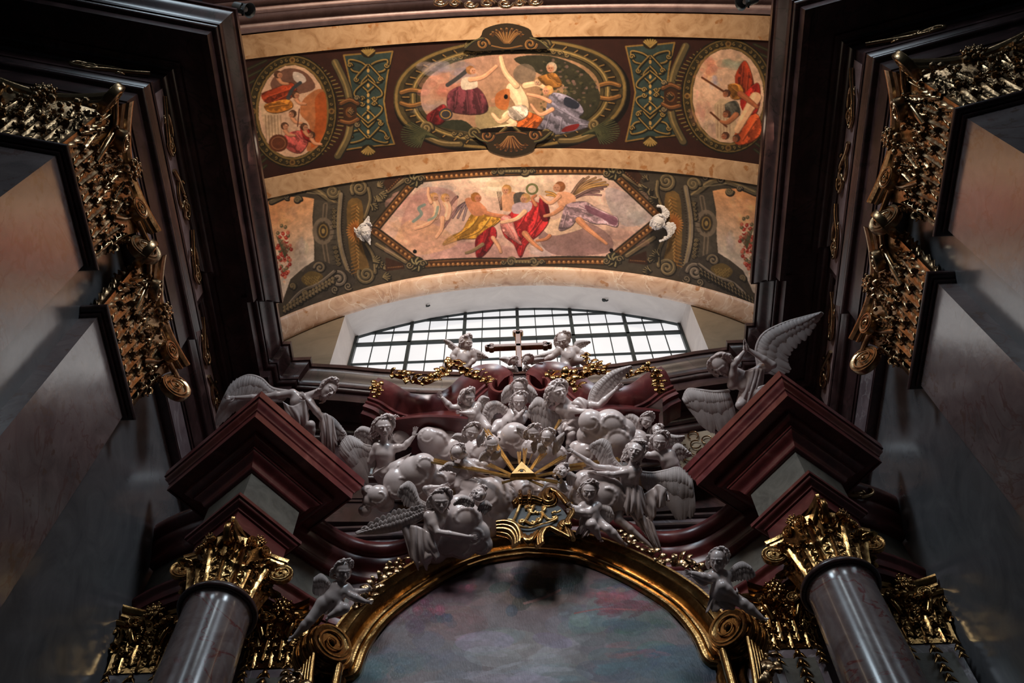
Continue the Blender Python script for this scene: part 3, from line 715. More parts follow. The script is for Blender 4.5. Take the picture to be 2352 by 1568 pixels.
class Sculpt:
    def __init__(s): s.p = []
    def cone(s, a, b, ra, rb, k=2., op=1): s.p.append(('c', np.asarray(a, float), np.asarray(b, float), ra, rb, k, op)); return s
    def ball(s, c, r, k=2., op=1): return s.cone(c, np.asarray(c, float)+1e-3, r, r, k, op)
    def ell(s, c, r, A=None, k=2., op=1): s.p.append(('e', np.asarray(c, float), np.asarray(r, float), np.eye(3) if A is None else np.asarray(A, float), 0, k, op)); return s
    def chain(s, pts, rad, k=2.):
        for i in range(len(pts)-1): s.cone(pts[i], pts[i+1], rad[i], rad[i+1], k)
        return s
    def mesh(s, h=1.4):
        lo = np.full(3, 1e9); hi = np.full(3, -1e9); B = []
        for q in s.p:
            if q[0] == 'c': r = max(q[3], q[4]); a = np.minimum(q[1], q[2])-r; b = np.maximum(q[1], q[2])+r
            else: r = q[2].max(); a = q[1]-r; b = q[1]+r
            B.append((a, b))
            if q[6] > 0: lo = np.minimum(lo, a); hi = np.maximum(hi, b)
        lo -= 3*h; hi += 3*h; n = np.ceil((hi-lo)/h).astype(int)+1
        ax = [(lo[i]+h*np.arange(n[i])).astype(np.float32) for i in range(3)]
        Fd = np.full(n, 6., np.float32)
        for q, (a, b) in zip(s.p, B):
            k = q[5]; m = k+2*h
            i0 = np.clip(np.floor((a-m-lo)/h).astype(int), 0, n); i1 = np.clip(np.ceil((b+m-lo)/h).astype(int)+1, 0, n)
            if (i1 <= i0).any(): continue
            X = ax[0][i0[0]:i1[0], None, None]; Y = ax[1][None, i0[1]:i1[1], None]; Z = ax[2][None, None, i0[2]:i1[2]]
            if q[0] == 'c':
                A_, B_ = q[1], q[2]; ab = B_-A_; L2 = ab@ab
                px, py, pz = X-A_[0], Y-A_[1], Z-A_[2]
                t = np.clip((px*ab[0]+py*ab[1]+pz*ab[2])/L2, 0, 1)
                d = np.sqrt((px-t*ab[0])**2+(py-t*ab[1])**2+(pz-t*ab[2])**2)-(q[3]+(q[4]-q[3])*t)
            else:
                c, r, A_ = q[1], q[2], q[3]; px, py, pz = X-c[0], Y-c[1], Z-c[2]
                e = [(px*A_[j][0]+py*A_[j][1]+pz*A_[j][2]) for j in range(3)]
                k0 = np.sqrt(sum((e[j]/r[j])**2 for j in range(3)))+1e-6; k1 = np.sqrt(sum((e[j]/r[j]**2)**2 for j in range(3)))+1e-6
                d = k0*(k0-1)/k1
            sl = tuple(slice(i0[j], i1[j]) for j in range(3)); f = Fd[sl]
            if q[6] > 0:
                hh = np.maximum(k-np.abs(f-d), 0)/k; Fd[sl] = np.minimum(f, d)-hh*hh*k*.25
            else:
                d = -d; hh = np.maximum(k-np.abs(f-d), 0)/k; Fd[sl] = np.maximum(f, d)+hh*hh*k*.25
        return nets(Fd, lo, h)
def nets(Fd, lo, h):
    ins = Fd < 0; n = np.array(Fd.shape)
    c = np.zeros(n-1, np.int8)
    for dx in (0, 1):
        for dy in (0, 1):
            for dz in (0, 1): c += ins[dx:n[0]-1+dx, dy:n[1]-1+dy, dz:n[2]-1+dz]
    act = (c > 0) & (c < 8); I = np.argwhere(act)
    if not len(I): return np.zeros((0, 3)), np.zeros((0, 4), int)
    idx = np.full(n-1, -1, np.int32); idx[act] = np.arange(len(I))
    acc = np.zeros((len(I), 3)); cnt = np.zeros(len(I))
    cr = [(a, b, d) for a in (0, 1) for b in (0, 1) for d in (0, 1)]
    val = {q: Fd[I[:, 0]+q[0], I[:, 1]+q[1], I[:, 2]+q[2]] for q in cr}
    for q in cr:
        for axis in range(3):
            if q[axis] == 0:
                r_ = list(q); r_[axis] = 1; r_ = tuple(r_); v0, v1 = val[q], val[r_]
                m = (v0 < 0) != (v1 < 0); t = np.where(m, v0/(v0-v1+1e-12), 0)
                p = np.tile(np.array(q, float), (len(I), 1)); p[:, axis] = t
                acc[m] += p[m]; cnt[m] += 1
    V = lo+h*(I+acc/cnt[:, None]); Q = []
    for axis in range(3):
        o = [1, 1, 1]; sl0 = [slice(1, n[j]-1) for j in range(3)]; sl0[axis] = slice(0, n[axis]-1)
        sl1 = list(sl0); sl1[axis] = slice(1, n[axis])
        a = ins[tuple(sl0)]; b = ins[tuple(sl1)]; E = np.argwhere(a != b)
        if not len(E): continue
        base = E.copy(); 
        for j in range(3):
            if j != axis: base[:, j] += 1
        j, k = (axis+1) % 3, (axis+2) % 3
        def at(dj, dk):
            B_ = base.copy(); B_[:, j] += dj; B_[:, k] += dk; return idx[B_[:, 0], B_[:, 1], B_[:, 2]]
        q = np.stack([at(-1, -1), at(0, -1), at(0, 0), at(-1, 0)], 1)
        fl = ~a[tuple(E.T)]; q[fl] = q[fl][:, ::-1]; Q.append(q)
    return V, np.concatenate(Q)
def join(parts):
    V = []; F = []; n = 0
    for v, f in parts: V.append(v); F.append(f+n); n += len(v)
    return np.concatenate(V), np.concatenate(F)

def head(c, r, look, up, kind='putto', seed=0, hair=1., eyes=True):
    """separate fine sculpt of a head; look and up are directions in the figure frame"""
    f = unit(look); u = unit(np.asarray(up, float)-f*(np.asarray(up, float)@f)); s = np.cross(u, f); A = np.array((s, f, u))
    c = np.asarray(c, float); H = lambda x, y, z: c+r*(x*s+y*f+z*u); S_ = Sculpt(); rg = np.random.default_rng(seed)
    S_.ell(H(0, -.08, .16), np.array((.80, .92, .84))*r, A, .1*r)
    wj = .62 if kind == 'putto' else .52
    S_.ell(H(0, .22, -.34), np.array((wj, .62, .60))*r, A, .25*r)
    for e in (-1, 1):
        if kind == 'putto': S_.ball(H(e*.36, .46, -.34), .30*r, .2*r)
        else: S_.ball(H(e*.32, .48, -.22), .20*r, .25*r)
        S_.cone(H(e*.50, .62, .20), H(e*.12, .82, .22), .10*r, .10*r, .12*r)
        S_.ball(H(e*.30, .97, .03), .17*r, .12*r, -1)
        S_.ell(H(e*.30, .74, .03), np.array((.16, .12, .10))*r, A, .03*r)
        S_.cone(H(e*.16, .84, .10), H(e*.46, .72, .10), .035*r, .035*r, .03*r)
        S_.ell(H(e*.80, -.02, -.06), np.array((.10, .16, .22))*r, A, .06*r)
        S_.ball(H(e*.10, .90, -.26), .085*r, .05*r)
    S_.cone(H(0, .80, .14), H(0, 1.0, -.20), .075*r, .115*r, .08*r)
    S_.cone(H(-.17, .86, -.43), H(.17, .86, -.43), .055*r, .055*r, .04*r); S_.cone(H(-.13, .84, -.57), H(.13, .84, -.57), .07*r, .07*r, .04*r)
    S_.cone(H(-.20, .95, -.50), H(.20, .95, -.50), .025*r, .025*r, .03*r, -1)
    S_.ball(H(0, .66, -.76), .20*r, .15*r)
    # hair: a cap with wavy locks swept back from the brow
    o = np.array((0, -.12, .18))
    if hair > .2: S_.ell(H(0, -.16, .24), np.array((.84, .88, .84))*r, A, .08*r)
    n = int((60 if kind == 'putto' else 84)*hair)
    for i in range(n):
        z = 1-(i+.5)/n*(1.40 if kind == 'putto' else 1.85); th = i*2.39996+rg.uniform(-.3, .3); q_ = math.sqrt(max(0, 1-z*z))
        q = np.array((math.cos(th)*q_, math.sin(th)*q_, z))
        if q[1] > .34 and q[2] < .30-.25*abs(q[0]): continue
        tg = unit(np.array((q[0]*.9, -.75, -.35 if z > 0 else -1.))+rg.normal(size=3)*.30); sd = np.cross(tg, q); P = []; ph = rg.uniform(0, 6); l = rg.uniform(.8, 1.3)*(.62 if kind == 'putto' else .78)
        for k in range(5):
            f = k/4-.35; v = q+tg*f*l+sd*.13*math.sin(ph+5*f); v = v/np.linalg.norm(v); P.append(v*np.array((.86, .92, .86))*(1.02+.09*math.sin(math.pi*k/4)+.06*(k == 4))+o)
        for k in range(4): rr = [.06, .105, .11, .09, .035]; S_.cone(H(*P[k]), H(*P[k+1]), rr[k]*r*1.15, rr[k+1]*r*1.15, .025*r)
    if kind != 'putto' and hair > .2:
        for e in (-1, 1):
            for j in range(5):
                x0 = .70+.06*(j % 2); y0 = .28-.22*j; P = [H(e*(x0+.16*math.sin(k*1.5+j)), y0-.05*k, .45-.30*k) for k in range(5)]
                for k in range(4): S_.cone(P[k], P[k+1], (.13-.015*k)*r, (.12-.018*k)*r, .04*r)
    return S_.mesh(max(.55, r/30))
def hand(w_, d, nrm, L_, thumb=1, curl=.4, spread=.16):
    d = unit(d); nrm = unit(np.asarray(nrm, float)-d*(np.asarray(nrm, float)@d)); s = np.cross(nrm, d)*thumb; S_ = Sculpt(); w_ = np.asarray(w_, float)
    A = np.array((s, d, nrm)); S_.ell(w_+d*.30*L_, np.array((.22, .34, .11))*L_, A, .08*L_); S_.cone(w_-d*.1*L_, w_+d*.2*L_, .14*L_, .14*L_, .1*L_)
    for i, (o, l) in enumerate(((.17, .40), (.06, .46), (-.06, .43), (-.165, .34))):
        r0 = w_+d*.55*L_+s*o*L_; dd = unit(d+s*(o*spread*6)); b = curl*(1+.15*i)
        p1 = r0+dd*l*.5*L_+nrm*b*.12*L_; p2 = p1+unit(dd*(1-b*.6)+nrm*b*.9)*l*.5*L_
        S_.cone(r0, p1, .062*L_, .055*L_, .03*L_); S_.cone(p1, p2, .055*L_, .042*L_, .02*L_)
    t0 = w_+d*.18*L_+s*.16*L_; t1 = t0+unit(d*.6+s)*.24*L_; S_.cone(t0, t1, .08*L_, .062*L_, .05*L_); S_.cone(t1, t1+unit(d+s*.35+nrm*curl*.5)*.20*L_, .06*L_, .045*L_, .02*L_)
    return S_.mesh(max(.5, L_/32))
def foot(an, d, up, L_):
    d = unit(d); up = unit(np.asarray(up, float)-d*(np.asarray(up, float)@d)); s = np.cross(d, up); S_ = Sculpt(); an = np.asarray(an, float)
    S_.ball(an-up*.10*L_-d*.12*L_, .19*L_, .1*L_); S_.cone(an, an+d*.42*L_-up*.16*L_, .19*L_, .13*L_, .12*L_); S_.cone(an-up*.18*L_, an+d*.5*L_-up*.20*L_, .13*L_, .12*L_, .1*L_)
    for i in range(5):
        o = (i-2)*.085*L_; S_.cone(an+d*.46*L_+s*o-up*.2*L_, an+d*(.72-.045*i)*L_+s*o*1.15-up*.22*L_, .07*L_, (.062-.005*i)*L_, .03*L_)
    return S_.mesh(max(.6, L_/26))

STATS = []
def bone(S_, pts, rad, k): S_.chain([np.asarray(p, float) for p in pts], rad, k)
def figure(name, label, cat, Y, hd, r, look, up=(0, 1, 0), kind='putto', sh=None, el=(None, None), ha=(None, None), hip=None, kn=(None, None), an=(None, None), toe=(None, None),
           palm=((0, 0, 1), (0, 0, 1)), seed=1, group=None, hair=1., hc=.4, belly=None, extra=None, hdir=(None, None), thumbs=(1, -1), root=None):
    """a whole stucco figure; every joint is (px, py, offset towards the viewer)"""
    if 10.25 < Y < 10.9: Y -= .42
    elif 10.19 < Y < 10.25: Y -= .05
    fr = Frame(hd[0], hd[1], Y); L_ = fr.L
    t = root or thing(name, fr.G((hd[0], hd[1]+2*r, -r)), label, cat, group); fat = kind == 'putto'
    S_ = Sculpt(); parts = [head(L_(hd), r, look, up, kind, seed, hair)]
    if sh:
        a, b = L_(sh[0]), L_(sh[1]); mid = (a+b)/2; wd = np.linalg.norm(a-b)
        hc_ = L_(hd); nk = .36*r if fat else .34*r
        S_.cone(hc_+unit(mid-hc_)*r*.35, mid, nk, nk*1.15, .3*r)
        R_ = (dict(c=.78, b=.88, p=.80, ua=(.44, .37), fa=(.38, .23), th=(.68, .50), ca=(.49, .27)) if fat else dict(c=.80, b=.68, p=.84, ua=(.37, .29), fa=(.29, .17), th=(.60, .42), ca=(.38, .20)))
        if hip:
            h0, h1 = L_(hip[0]), L_(hip[1]); hm = (h0+h1)/2; ax = unit(hm-mid); fw = unit(np.cross(b-a, ax)); 
            if fw[2] < 0: fw = -fw
            ch = mid+ax*r*.62; be = (ch+hm)/2 if belly is None else L_(belly)
            for e in (a, b): S_.cone(mid+(e-mid)*.35+ax*r*.35, hm+(e-mid)*.18, R_['c']*r*.72, R_['p']*r*.72, .5*r)
            S_.cone(ch, be, R_['c']*r, R_['b']*r, .4*r); S_.cone(be, hm, R_['b']*r, R_['p']*r, .4*r)
            for e in (a, b): S_.ball(mid+(e-mid)*.45+ax*r*.55+fw*r*.40, .42*r, .35*r)
            S_.ball(be+fw*r*(.30 if fat else .12), (.66 if fat else .5)*r, .4*r); S_.ball(be+ax*r*.2+fw*r*(.98 if fat else .7), .07*r, .1*r, -1)
        else: ch = mid; ax = np.array((0, -1, 0))
        for i, e in enumerate((a, b)):
            S_.cone(mid+ax*r*.15, e, .40*r, R_['ua'][0]*r*1.12, .35*r)
            if el[i] is None: continue
            q = L_(el[i]); S_.cone(e, e+(q-e)*.5, R_['ua'][0]*r, R_['ua'][0]*r*1.02, .2*r); S_.cone(e+(q-e)*.5, q, R_['ua'][0]*r, R_['ua'][1]*r, .2*r)
            if ha[i] is None: continue
            hh = L_(ha[i]); S_.cone(q, q+(hh-q)*.35, R_['fa'][0]*r, R_['fa'][0]*r*1.05, .12*r); S_.cone(q+(hh-q)*.35, hh, R_['fa'][0]*r*1.03, R_['fa'][1]*r, .12*r)
            dd = hdir[i] if hdir[i] is not None else hh-q
            parts.append(hand(hh, dd, palm[i], (.85 if fat else .95)*r, thumbs[i], hc))
        if hip:
            for i, e in enumerate((h0, h1)):
                if kn[i] is None: continue
                q = L_(kn[i]); S_.cone(hm+(e-hm)*.5, e, R_['p']*r*.8, R_['th'][0]*r, .3*r); S_.cone(e, q, R_['th'][0]*r, R_['th'][1]*r, .3*r)
                if an[i] is None: continue
                f = L_(an[i]); S_.cone(q, q+(f-q)*.35, R_['ca'][0]*r, R_['ca'][0]*r*1.02, .15*r); S_.cone(q+(f-q)*.35, f, R_['ca'][0]*r, R_['ca'][1]*r, .15*r)
                if toe[i] is not None: tt = L_(toe[i])-f; parts.append(foot(f, tt, unit(q-f)+np.array((0, 0, .3)), max(.8*r, np.linalg.norm(tt)*1.15)))
        if extra: extra(S_, L_, r)
        parts.append(S_.mesh(max(1.0, r/18)))
    V, F = join(parts); put('body', fr.Wd(V), F[:, ::-1] if False else F, M_stat, t, 180)
    return t, fr

def feather(b, p0, p1, nrm, w_, th, curve=.12, nu=4, nv=7):
    """one feather from p0 to p1"""
    p0 = np.asarray(p0, float); p1 = np.asarray(p1, float); d = p1-p0; L_ = np.linalg.norm(d); d = d/L_; nrm = unit(nrm-d*(nrm@d)); s = np.cross(nrm, d); V = []
    for sd in (1, -1):
        for j in range(nv+1):
            t = j/nv; ww = w_*(.45+.55*math.sin(math.pi*min(1, t*.62+.12)))*(1 if t < .75 else math.sqrt(max(0, 1-((t-.75)/.25)**2*.94)))
            for i in range(nu+1):
                u = -1+2*i/nu; h_ = th*(1-.75*u*u)*sd if sd > 0 else -th*.4
                V.append(p0+d*L_*t+s*u*ww*.5+nrm*(h_+curve*L_*math.sin(math.pi*t*.9)))
    n = (nv+1)*(nu+1); F = []
    for j in range(nv):
        for i in range(nu):
            a = j*(nu+1)+i; F += [(a, a+1, a+nu+2, a+nu+1), (n+a, n+a+nu+1, n+a+nu+2, n+a+1)]
        for i, fl in ((0, 0), (nu, 1)):
            a = j*(nu+1)+i; f = (a, a+nu+1, n+a+nu+1, n+a); F.append(f[::-1] if fl else f)
    a = nv*(nu+1)
    for i in range(nu): F.append((a+i, a+i+1, n+a+i+1, n+a+i))
    b.add(V, F)
def wing(t, fr, edge, trail, n=13, th=1.2, arm=3., rows=(1., .62, .36), lab=None, mat=None, back=False):
    """edge: leading edge (px,py,w) from the shoulder to the tip; trail: where the feather tips end, same order"""
    E = smooth_curve([fr.L(p) for p in edge], 8); T = smooth_curve([fr.L(p) for p in trail], 8)
    def at(C, t_): x = t_*(len(C)-1); i = min(int(x), len(C)-2); return C[i]+(C[i+1]-C[i])*(x-i)
    b = MB(); L_ = sum(np.linalg.norm(E[i+1]-E[i]) for i in range(len(E)-1)); nr = np.array((0, 0, 1.))*(-1 if back else 1)
    for ri, fl in enumerate(rows):
        m = n if ri == 0 else int(n*(1.15+.25*ri))
        for i in range(m):
            t_ = (i+.5)/m; p0 = at(E, t_); p1 = at(T, t_); p1 = p0+(p1-p0)*fl*random.uniform(.93, 1.05)
            w_ = max(L_/m*1.55, np.linalg.norm(p1-p0)*.20)
            off = nr*(1.0+ri*1.7*th/1.2+(i % 2)*.4)
            feather(b, p0+off*.6, p1+off, nr, w_, th*1.2, .05+.05*ri)
    b.tube(E+nr*1.2, np.linspace(arm, arm*.35, len(E)), 8); b.ball(E[0], arm*1.1, 8, 6)
    V = fr.Wd(np.array(b.v)); put('wing', V, b.f, mat or M_statr, t, 50)
def cloth(t, fr, A, B, folds=4, amp=3., th=1.2, name='drapery', mat=None, nA=40, nB=14, seed=0, bulge=0., world=False):
    A = smooth_curve([fr.L(p) for p in A], 8); B = smooth_curve([fr.L(p) for p in B], 8); rg = np.random.default_rng(seed+3)
    ph = rg.uniform(0, 6, 4)
    def at(C, t_): x = t_*(len(C)-1); i = min(int(x), len(C)-2); return C[i]+(C[i+1]-C[i])*(x-i)
    G = np.zeros((nA+1, nB+1, 3))
    for i in range(nA+1):
        a = at(A, i/nA); c = at(B, i/nA); c = c+(c-a)*.10*math.sin(folds*5*i/nA+ph[1])+(a-c)*.05*math.sin(folds*11*i/nA)
        for j in range(nB+1):
            v = j/nB; x = i/nA
            xw = x+.10*math.sin(3.1*v+ph[3]+5*x)+.05*math.sin(7*x+ph[1]); c_ = math.sin(2*math.pi*folds*xw*.8+ph[0]+1.9*v); h_ = amp*(.35+.75*v)*(1.25*math.copysign(abs(c_)**.7, c_)+.5*math.sin(2*math.pi*folds*1.7*xw+ph[2]-2.5*v)+.5*math.sin(4*v+6*x+ph[1]))+bulge*math.sin(math.pi*v)*math.sin(math.pi*x)
            G[i, j] = a+(c-a)*v+np.array((0, 0, h_))
    N = np.cross(np.gradient(G, axis=0), np.gradient(G, axis=1)); N /= np.linalg.norm(N, axis=2)[..., None]+1e-9
    V = np.concatenate([(G+N*th).reshape(-1, 3), (G-N*th).reshape(-1, 3)]); n = (nA+1)*(nB+1); F = []
    for i in range(nA):
        for j in range(nB):
            a = i*(nB+1)+j; F += [(a, a+nB+1, a+nB+2, a+1), (n+a, n+a+1, n+a+nB+2, n+a+nB+1)]
    ed = [i*(nB+1) for i in range(nA+1)]+[nA*(nB+1)+j for j in range(1, nB+1)]+[i*(nB+1)+nB for i in range(nA-1, -1, -1)]+[j for j in range(nB-1, 0, -1)]
    m = len(ed); F += [(ed[k], n+ed[k], n+ed[(k+1) % m], ed[(k+1) % m]) for k in range(m)]
    put(name, fr.Wd(V), np.array(F), mat or M_stat, t, 180)
def cloud(label, Y, balls, k=2.2, ref=None, h=1.5):
    k *= .6
    """stucco cloud: (px, py, offset, radius) lobes"""
    fr = Frame(balls[0][0], balls[0][1], Y-.15); S_ = Sculpt()
    for px, py, w_, r in balls:
        c = fr.L((px, py, w_-r*.12)); S_.ell(c, (r, r*.93, r*.74), None, k)
        # a swirl on the lobe
        a0 = (px*7+py) % 6
        P = [c+np.array((math.cos(a0+q*.42)*r*(.78-.05*q), math.sin(a0+q*.42)*r*(.72-.05*q), 0)) for q in range(10)]
        P = [p+np.array((0, 0, math.sqrt(max(0, 1-((p-c)[0]/r)**2-((p-c)[1]/(r*.93))**2))*r*.72)) for p in P]
        for i in range(9): S_.cone(P[i], P[i+1], r*.085*(1-i*.07), r*.085*(1-(i+1)*.07), r*.13)
    V, F = S_.mesh(h); V = fr.Wd(V); o = put('stucco_cloud', V, F, M_stat, None, 180); tag(o, label, 'cloud'); return o
# ================================================================== CLOUDS AND STUCCO FIGURES OF THE ALTAR
cloud('big swirling stucco cloud under the arm of the angel pointing right', 10.25, [(1376, 988, 0, 44), (1358, 968, 14, 30), (1400, 976, 8, 40), (1412, 1012, 6, 42), (1428, 988, 0, 32), (1352, 1000, 2, 28), (1392, 1034, 0, 38), (1432, 1034, -10, 26)], 5)
cloud('small stucco cloud lobe at the shoulder of the right cherub group', 10.6, [(1464, 1012, 0, 28), (1440, 1000, -10, 24), (1488, 1022, -8, 20), (1470, 1035, -10, 20)], 5)
cloud('rounded stucco cloud at the hand of the left angel', 10.6, [(996, 1014, 4, 37), (984, 1004, 14, 26), (1024, 1036, 0, 30), (1044, 1030, -4, 30), (1008, 1048, -2, 26), (1030, 1010, -10, 24), (1060, 1040, -8, 22)], 5)
cloud('small stucco cloud ball behind the shoulder of the left angel', 10.6, [(920, 1008, 0, 24), (905, 1018, -6, 16)], 4)
cloud('large stucco cloud heap at the left of the golden rays', 10.65, [(958, 1086, 8, 44), (972, 1068, 20, 30), (918, 1108, 2, 38), (915, 1122, 8, 28), (958, 1120, 0, 42), (1004, 1100, -2, 38), (1034, 1094, -4, 30), (922, 1082, -8, 30)], 6)
cloud('hanging stucco cloud lobes at the far left end of the glory', 10.9, [(870, 1138, 4, 27), (852, 1150, -2, 20), (838, 1172, -4, 15), (884, 1156, -4, 22), (846, 1128, -4, 16)], 5)
cloud('stucco cloud bank above the monogram cartouche', 10.95, [(1207, 1126, 4, 32), (1262, 1126, 2, 32), (1232, 1136, -4, 34), (1168, 1130, -4, 32), (1296, 1132, -4, 30), (1196, 1110, -4, 22)], 6)
cloud('swelling stucco cloud at the left edge of the cartouche', 10.85, [(1126, 1138, 6, 50), (1140, 1152, 10, 38), (1096, 1122, 2, 38), (1140, 1182, 2, 42), (1085, 1150, 2, 42), (1158, 1140, 0, 30), (1112, 1206, -2, 40), (1070, 1115, -2, 28)], 7)
cloud('stucco cloud held by the angel at the lower left', 10.8, [(1064, 1192, 14, 44), (1052, 1208, 14, 36), (1088, 1226, 8, 38), (1056, 1168, 4, 36), (1030, 1248, 4, 34), (1062, 1252, 6, 34), (1000, 1268, 0, 28), (970, 1286, -4, 20), (1106, 1250, 2, 26)], 8)
cloud('stucco cloud behind the outstretched arm of the right angel', 10.6, [(1362, 1116, 2, 46), (1346, 1108, 10, 32), (1390, 1134, 8, 46), (1412, 1150, 4, 34), (1342, 1144, -4, 38), (1330, 1168, -8, 28), (1380, 1160, 0, 34)], 8)
cloud('round stucco cloud beneath the arms crossed putto in the centre', 10.45, [(1182, 1000, 2, 33), (1194, 1026, 0, 30), (1162, 1014, -4, 24), (1206, 1002, -4, 24)], 6)
cloud('stucco cloud below the raised foot beside the rays', 10.6, [(1346, 1040, 2, 31), (1326, 1062, -4, 22), (1352, 1066, -4, 24), (1326, 1030, -6, 20)], 5)
cloud('stucco cloud between the two central cherub heads and the rays', 10.6, [(1250, 1036, -2, 32), (1222, 1030, -8, 26), (1278, 1044, -8, 26), (1240, 1056, -12, 22)], 5)
cloud('stucco cloud behind the cherub heads left of the rays', 10.75, [(1100, 1042, -4, 40), (1075, 1062, -8, 32), (1134, 1056, -6, 32), (1120, 1020, -10, 28)], 5)

P_, A_ = 'putto', 'angel'
# --- two large angels sitting on the diagonal blocks
t, fr = figure('angel_statue', 'large stucco angel leaning over the left column block, face turned down, hand on breast', 'statue', 9.9, (752, 893, 6), 23, (.55, -.35, .75), (.85, .5, .1), A_,
    sh=((672, 903, 0), (712, 925, 6)), el=((600, 912, -4), (741, 962, 8)), ha=((541, 913, 2), (703, 917, 22)), hip=((655, 985, -20), (700, 985, -14)), kn=((640, 1010, 10), (714, 975, 26)), an=(None, (718, 1010, 14)),
    palm=((0, .5, 1), (0, 0, -1)), seed=3, hc=.5, belly=(682, 950, -6))
wing(t, fr, [(668, 900, -22), (625, 892, -22), (600, 870, -20), (572, 862, -18), (545, 872, -16), (530, 890, -12)], [(640, 925, -20), (610, 925, -18), (580, 930, -14), (548, 945, -10), (518, 965, -8), (492, 985, -6)], 15, arm=5)
wing(t, fr, [(740, 950, -26), (762, 958, -24), (780, 975, -20), (788, 990, -18)], [(735, 985, -22), (752, 1005, -20), (774, 1015, -18), (796, 1005, -14)], 8)
cloth(t, fr, [(650, 922, 14), (672, 932, 20), (700, 918, 24)], [(660, 965, 8), (690, 985, 16), (712, 960, 18)], 3, 2.5, bulge=8, seed=1)
cloth(t, fr, [(738, 955, 10), (748, 948, 14), (765, 962, 8)], [(735, 1010, 6), (762, 1038, 8), (775, 1020, 4)], 3, 3.5, bulge=5, seed=2)
t, fr = figure('angel_statue', 'large stucco angel praying with palms together on the right column block', 'statue', 9.9, (1660, 836, 8), 26, (-.25, -.75, .6), (-.55, .75, .2), A_,
    sh=((1682, 884, 8), (1748, 846, -4)), el=((1686, 838, 26), (1776, 838, 12)), ha=((1711, 806, 26), (1718, 802, 16)), hip=((1718, 905, -14), (1745, 905, -14)), kn=((1700, 930, 22), (1755, 905, 20)), palm=((1, 0, 0), (-1, 0, 0)), hdir=((-.15, 1, .1), (-.25, 1, .1)), seed=5, hc=.1)
wing(t, fr, [(1742, 838, -26), (1738, 800, -24), (1755, 766, -22), (1800, 742, -18), (1845, 728, -14), (1882, 718, -10)], [(1790, 860, -20), (1815, 850, -20), (1812, 825, -18), (1830, 800, -14), (1862, 765, -12), (1888, 724, -10)], 16, arm=5)
wing(t, fr, [(1672, 898, -18), (1640, 900, -16), (1608, 896, -14), (1580, 894, -10), (1568, 915, -8)], [(1690, 960, -18), (1668, 985, -16), (1642, 992, -14), (1622, 985, -10), (1596, 950, -8)], 16, arm=5)
cloth(t, fr, [(1712, 852, 16), (1735, 846, 18), (1756, 848, 8)], [(1690, 925, 4), (1720, 940, 14), (1750, 905, 12)], 4, 2.5, bulge=9, seed=3)
cloth(t, fr, [(1712, 905, 20), (1750, 885, 24), (1800, 880, 10)], [(1715, 950, 8), (1775, 920, 14), (1835, 895, 4)], 3, 3, bulge=8, seed=4)
# --- on the pediment
t, fr = figure('putto_statue', 'small stucco putto looking towards the cross from the left pediment scroll', 'statue', 9.95, (1070, 787, 0), 17, (.75, -.15, .6), (0, 1, 0), P_,
    sh=((1051, 806, 0), (1085, 808, 0)), el=((1040, 817, 2), (1090, 824, 2)), ha=((1044, 830, 10), (1078, 838, 10)), hip=((1052, 836, 0), (1070, 838, 0)), kn=((1024, 842, 10), (1062, 850, 16)), an=((1018, 860, 6), (1070, 868, 14)), seed=7)
wing(t, fr, [(1058, 800, -12), (1046, 794, -12), (1033, 783, -12), (1020, 779, -12)], [(1058, 812, -12), (1046, 809, -12), (1034, 800, -12), (1021, 783, -12)], 8, 1.0, 2.2)
wing(t, fr, [(1080, 806, -12), (1092, 804, -12), (1104, 808, -12), (1120, 820, -12)], [(1084, 824, -12), (1094, 828, -12), (1105, 826, -12), (1119, 823, -12)], 8, 1.0, 2.2)
cloth(t, fr, [(1078, 832, 8), (1086, 834, 8)], [(1062, 848, 10), (1076, 856, 6)], 2, 1.5, .9, seed=5)
t, fr = figure('putto_statue', 'small stucco putto leaning towards the cross from the right pediment scroll, garland in hand', 'statue', 9.95, (1295, 781, 0), 18, (-.35, -.35, .85), (-.15, 1, 0), P_,
    sh=((1286, 803, 0), (1320, 802, 0)), el=((1270, 818, 2), (1333, 811, 2)), ha=((1250, 826, 4), (1341, 813, 6)), hip=((1300, 828, 0), (1320, 826, 0)), kn=((1300, 840, 14), (1340, 826, 14)), an=((1310, 850, 2), (1347, 842, 8)), toe=(None, (1352, 852, 12)), seed=9)
wing(t, fr, [(1288, 800, -12), (1272, 806, -12), (1250, 812, -12), (1224, 818, -12)], [(1290, 812, -12), (1274, 818, -12), (1252, 823, -12), (1226, 826, -12)], 9, 1.0, 2.2)
wing(t, fr, [(1318, 798, -12), (1322, 786, -12), (1336, 782, -12), (1354, 783, -12)], [(1326, 806, -12), (1334, 802, -12), (1344, 796, -12), (1354, 788, -12)], 8, 1.0, 2.2)
cloth(t, fr, [(1294, 818, 8), (1316, 814, 10)], [(1300, 842, 8), (1316, 838, 8)], 2, 1.5, .9, seed=6)
def cherub(label, Y, hd, r, look, up, W, seed=11, group='winged cherub heads', hair=1., mat=None):
    t, fr = figure('cherub_head', label, 'statue', Y, hd, r, look, up, P_, seed=seed, group=group, hair=hair)
    for e, tr in W: wing(t, fr, e, tr, 9, 1.0, 2.0)
    return t, fr
z = -8
cherub('tiny winged cherub head just left of the foot of the cross', 10.2, (1181, 829, 0), 11, (.3, -.6, .7), (-.5, .8, .1), [([(1172, 824, z), (1160, 820, z), (1147, 822, z)], [(1176, 838, z), (1164, 836, z), (1149, 826, z)]), ([(1180, 838, 2), (1176, 844, 2), (1164, 842, 2)], [(1190, 848, 2), (1190, 856, 2), (1172, 854, 2)])], 12)
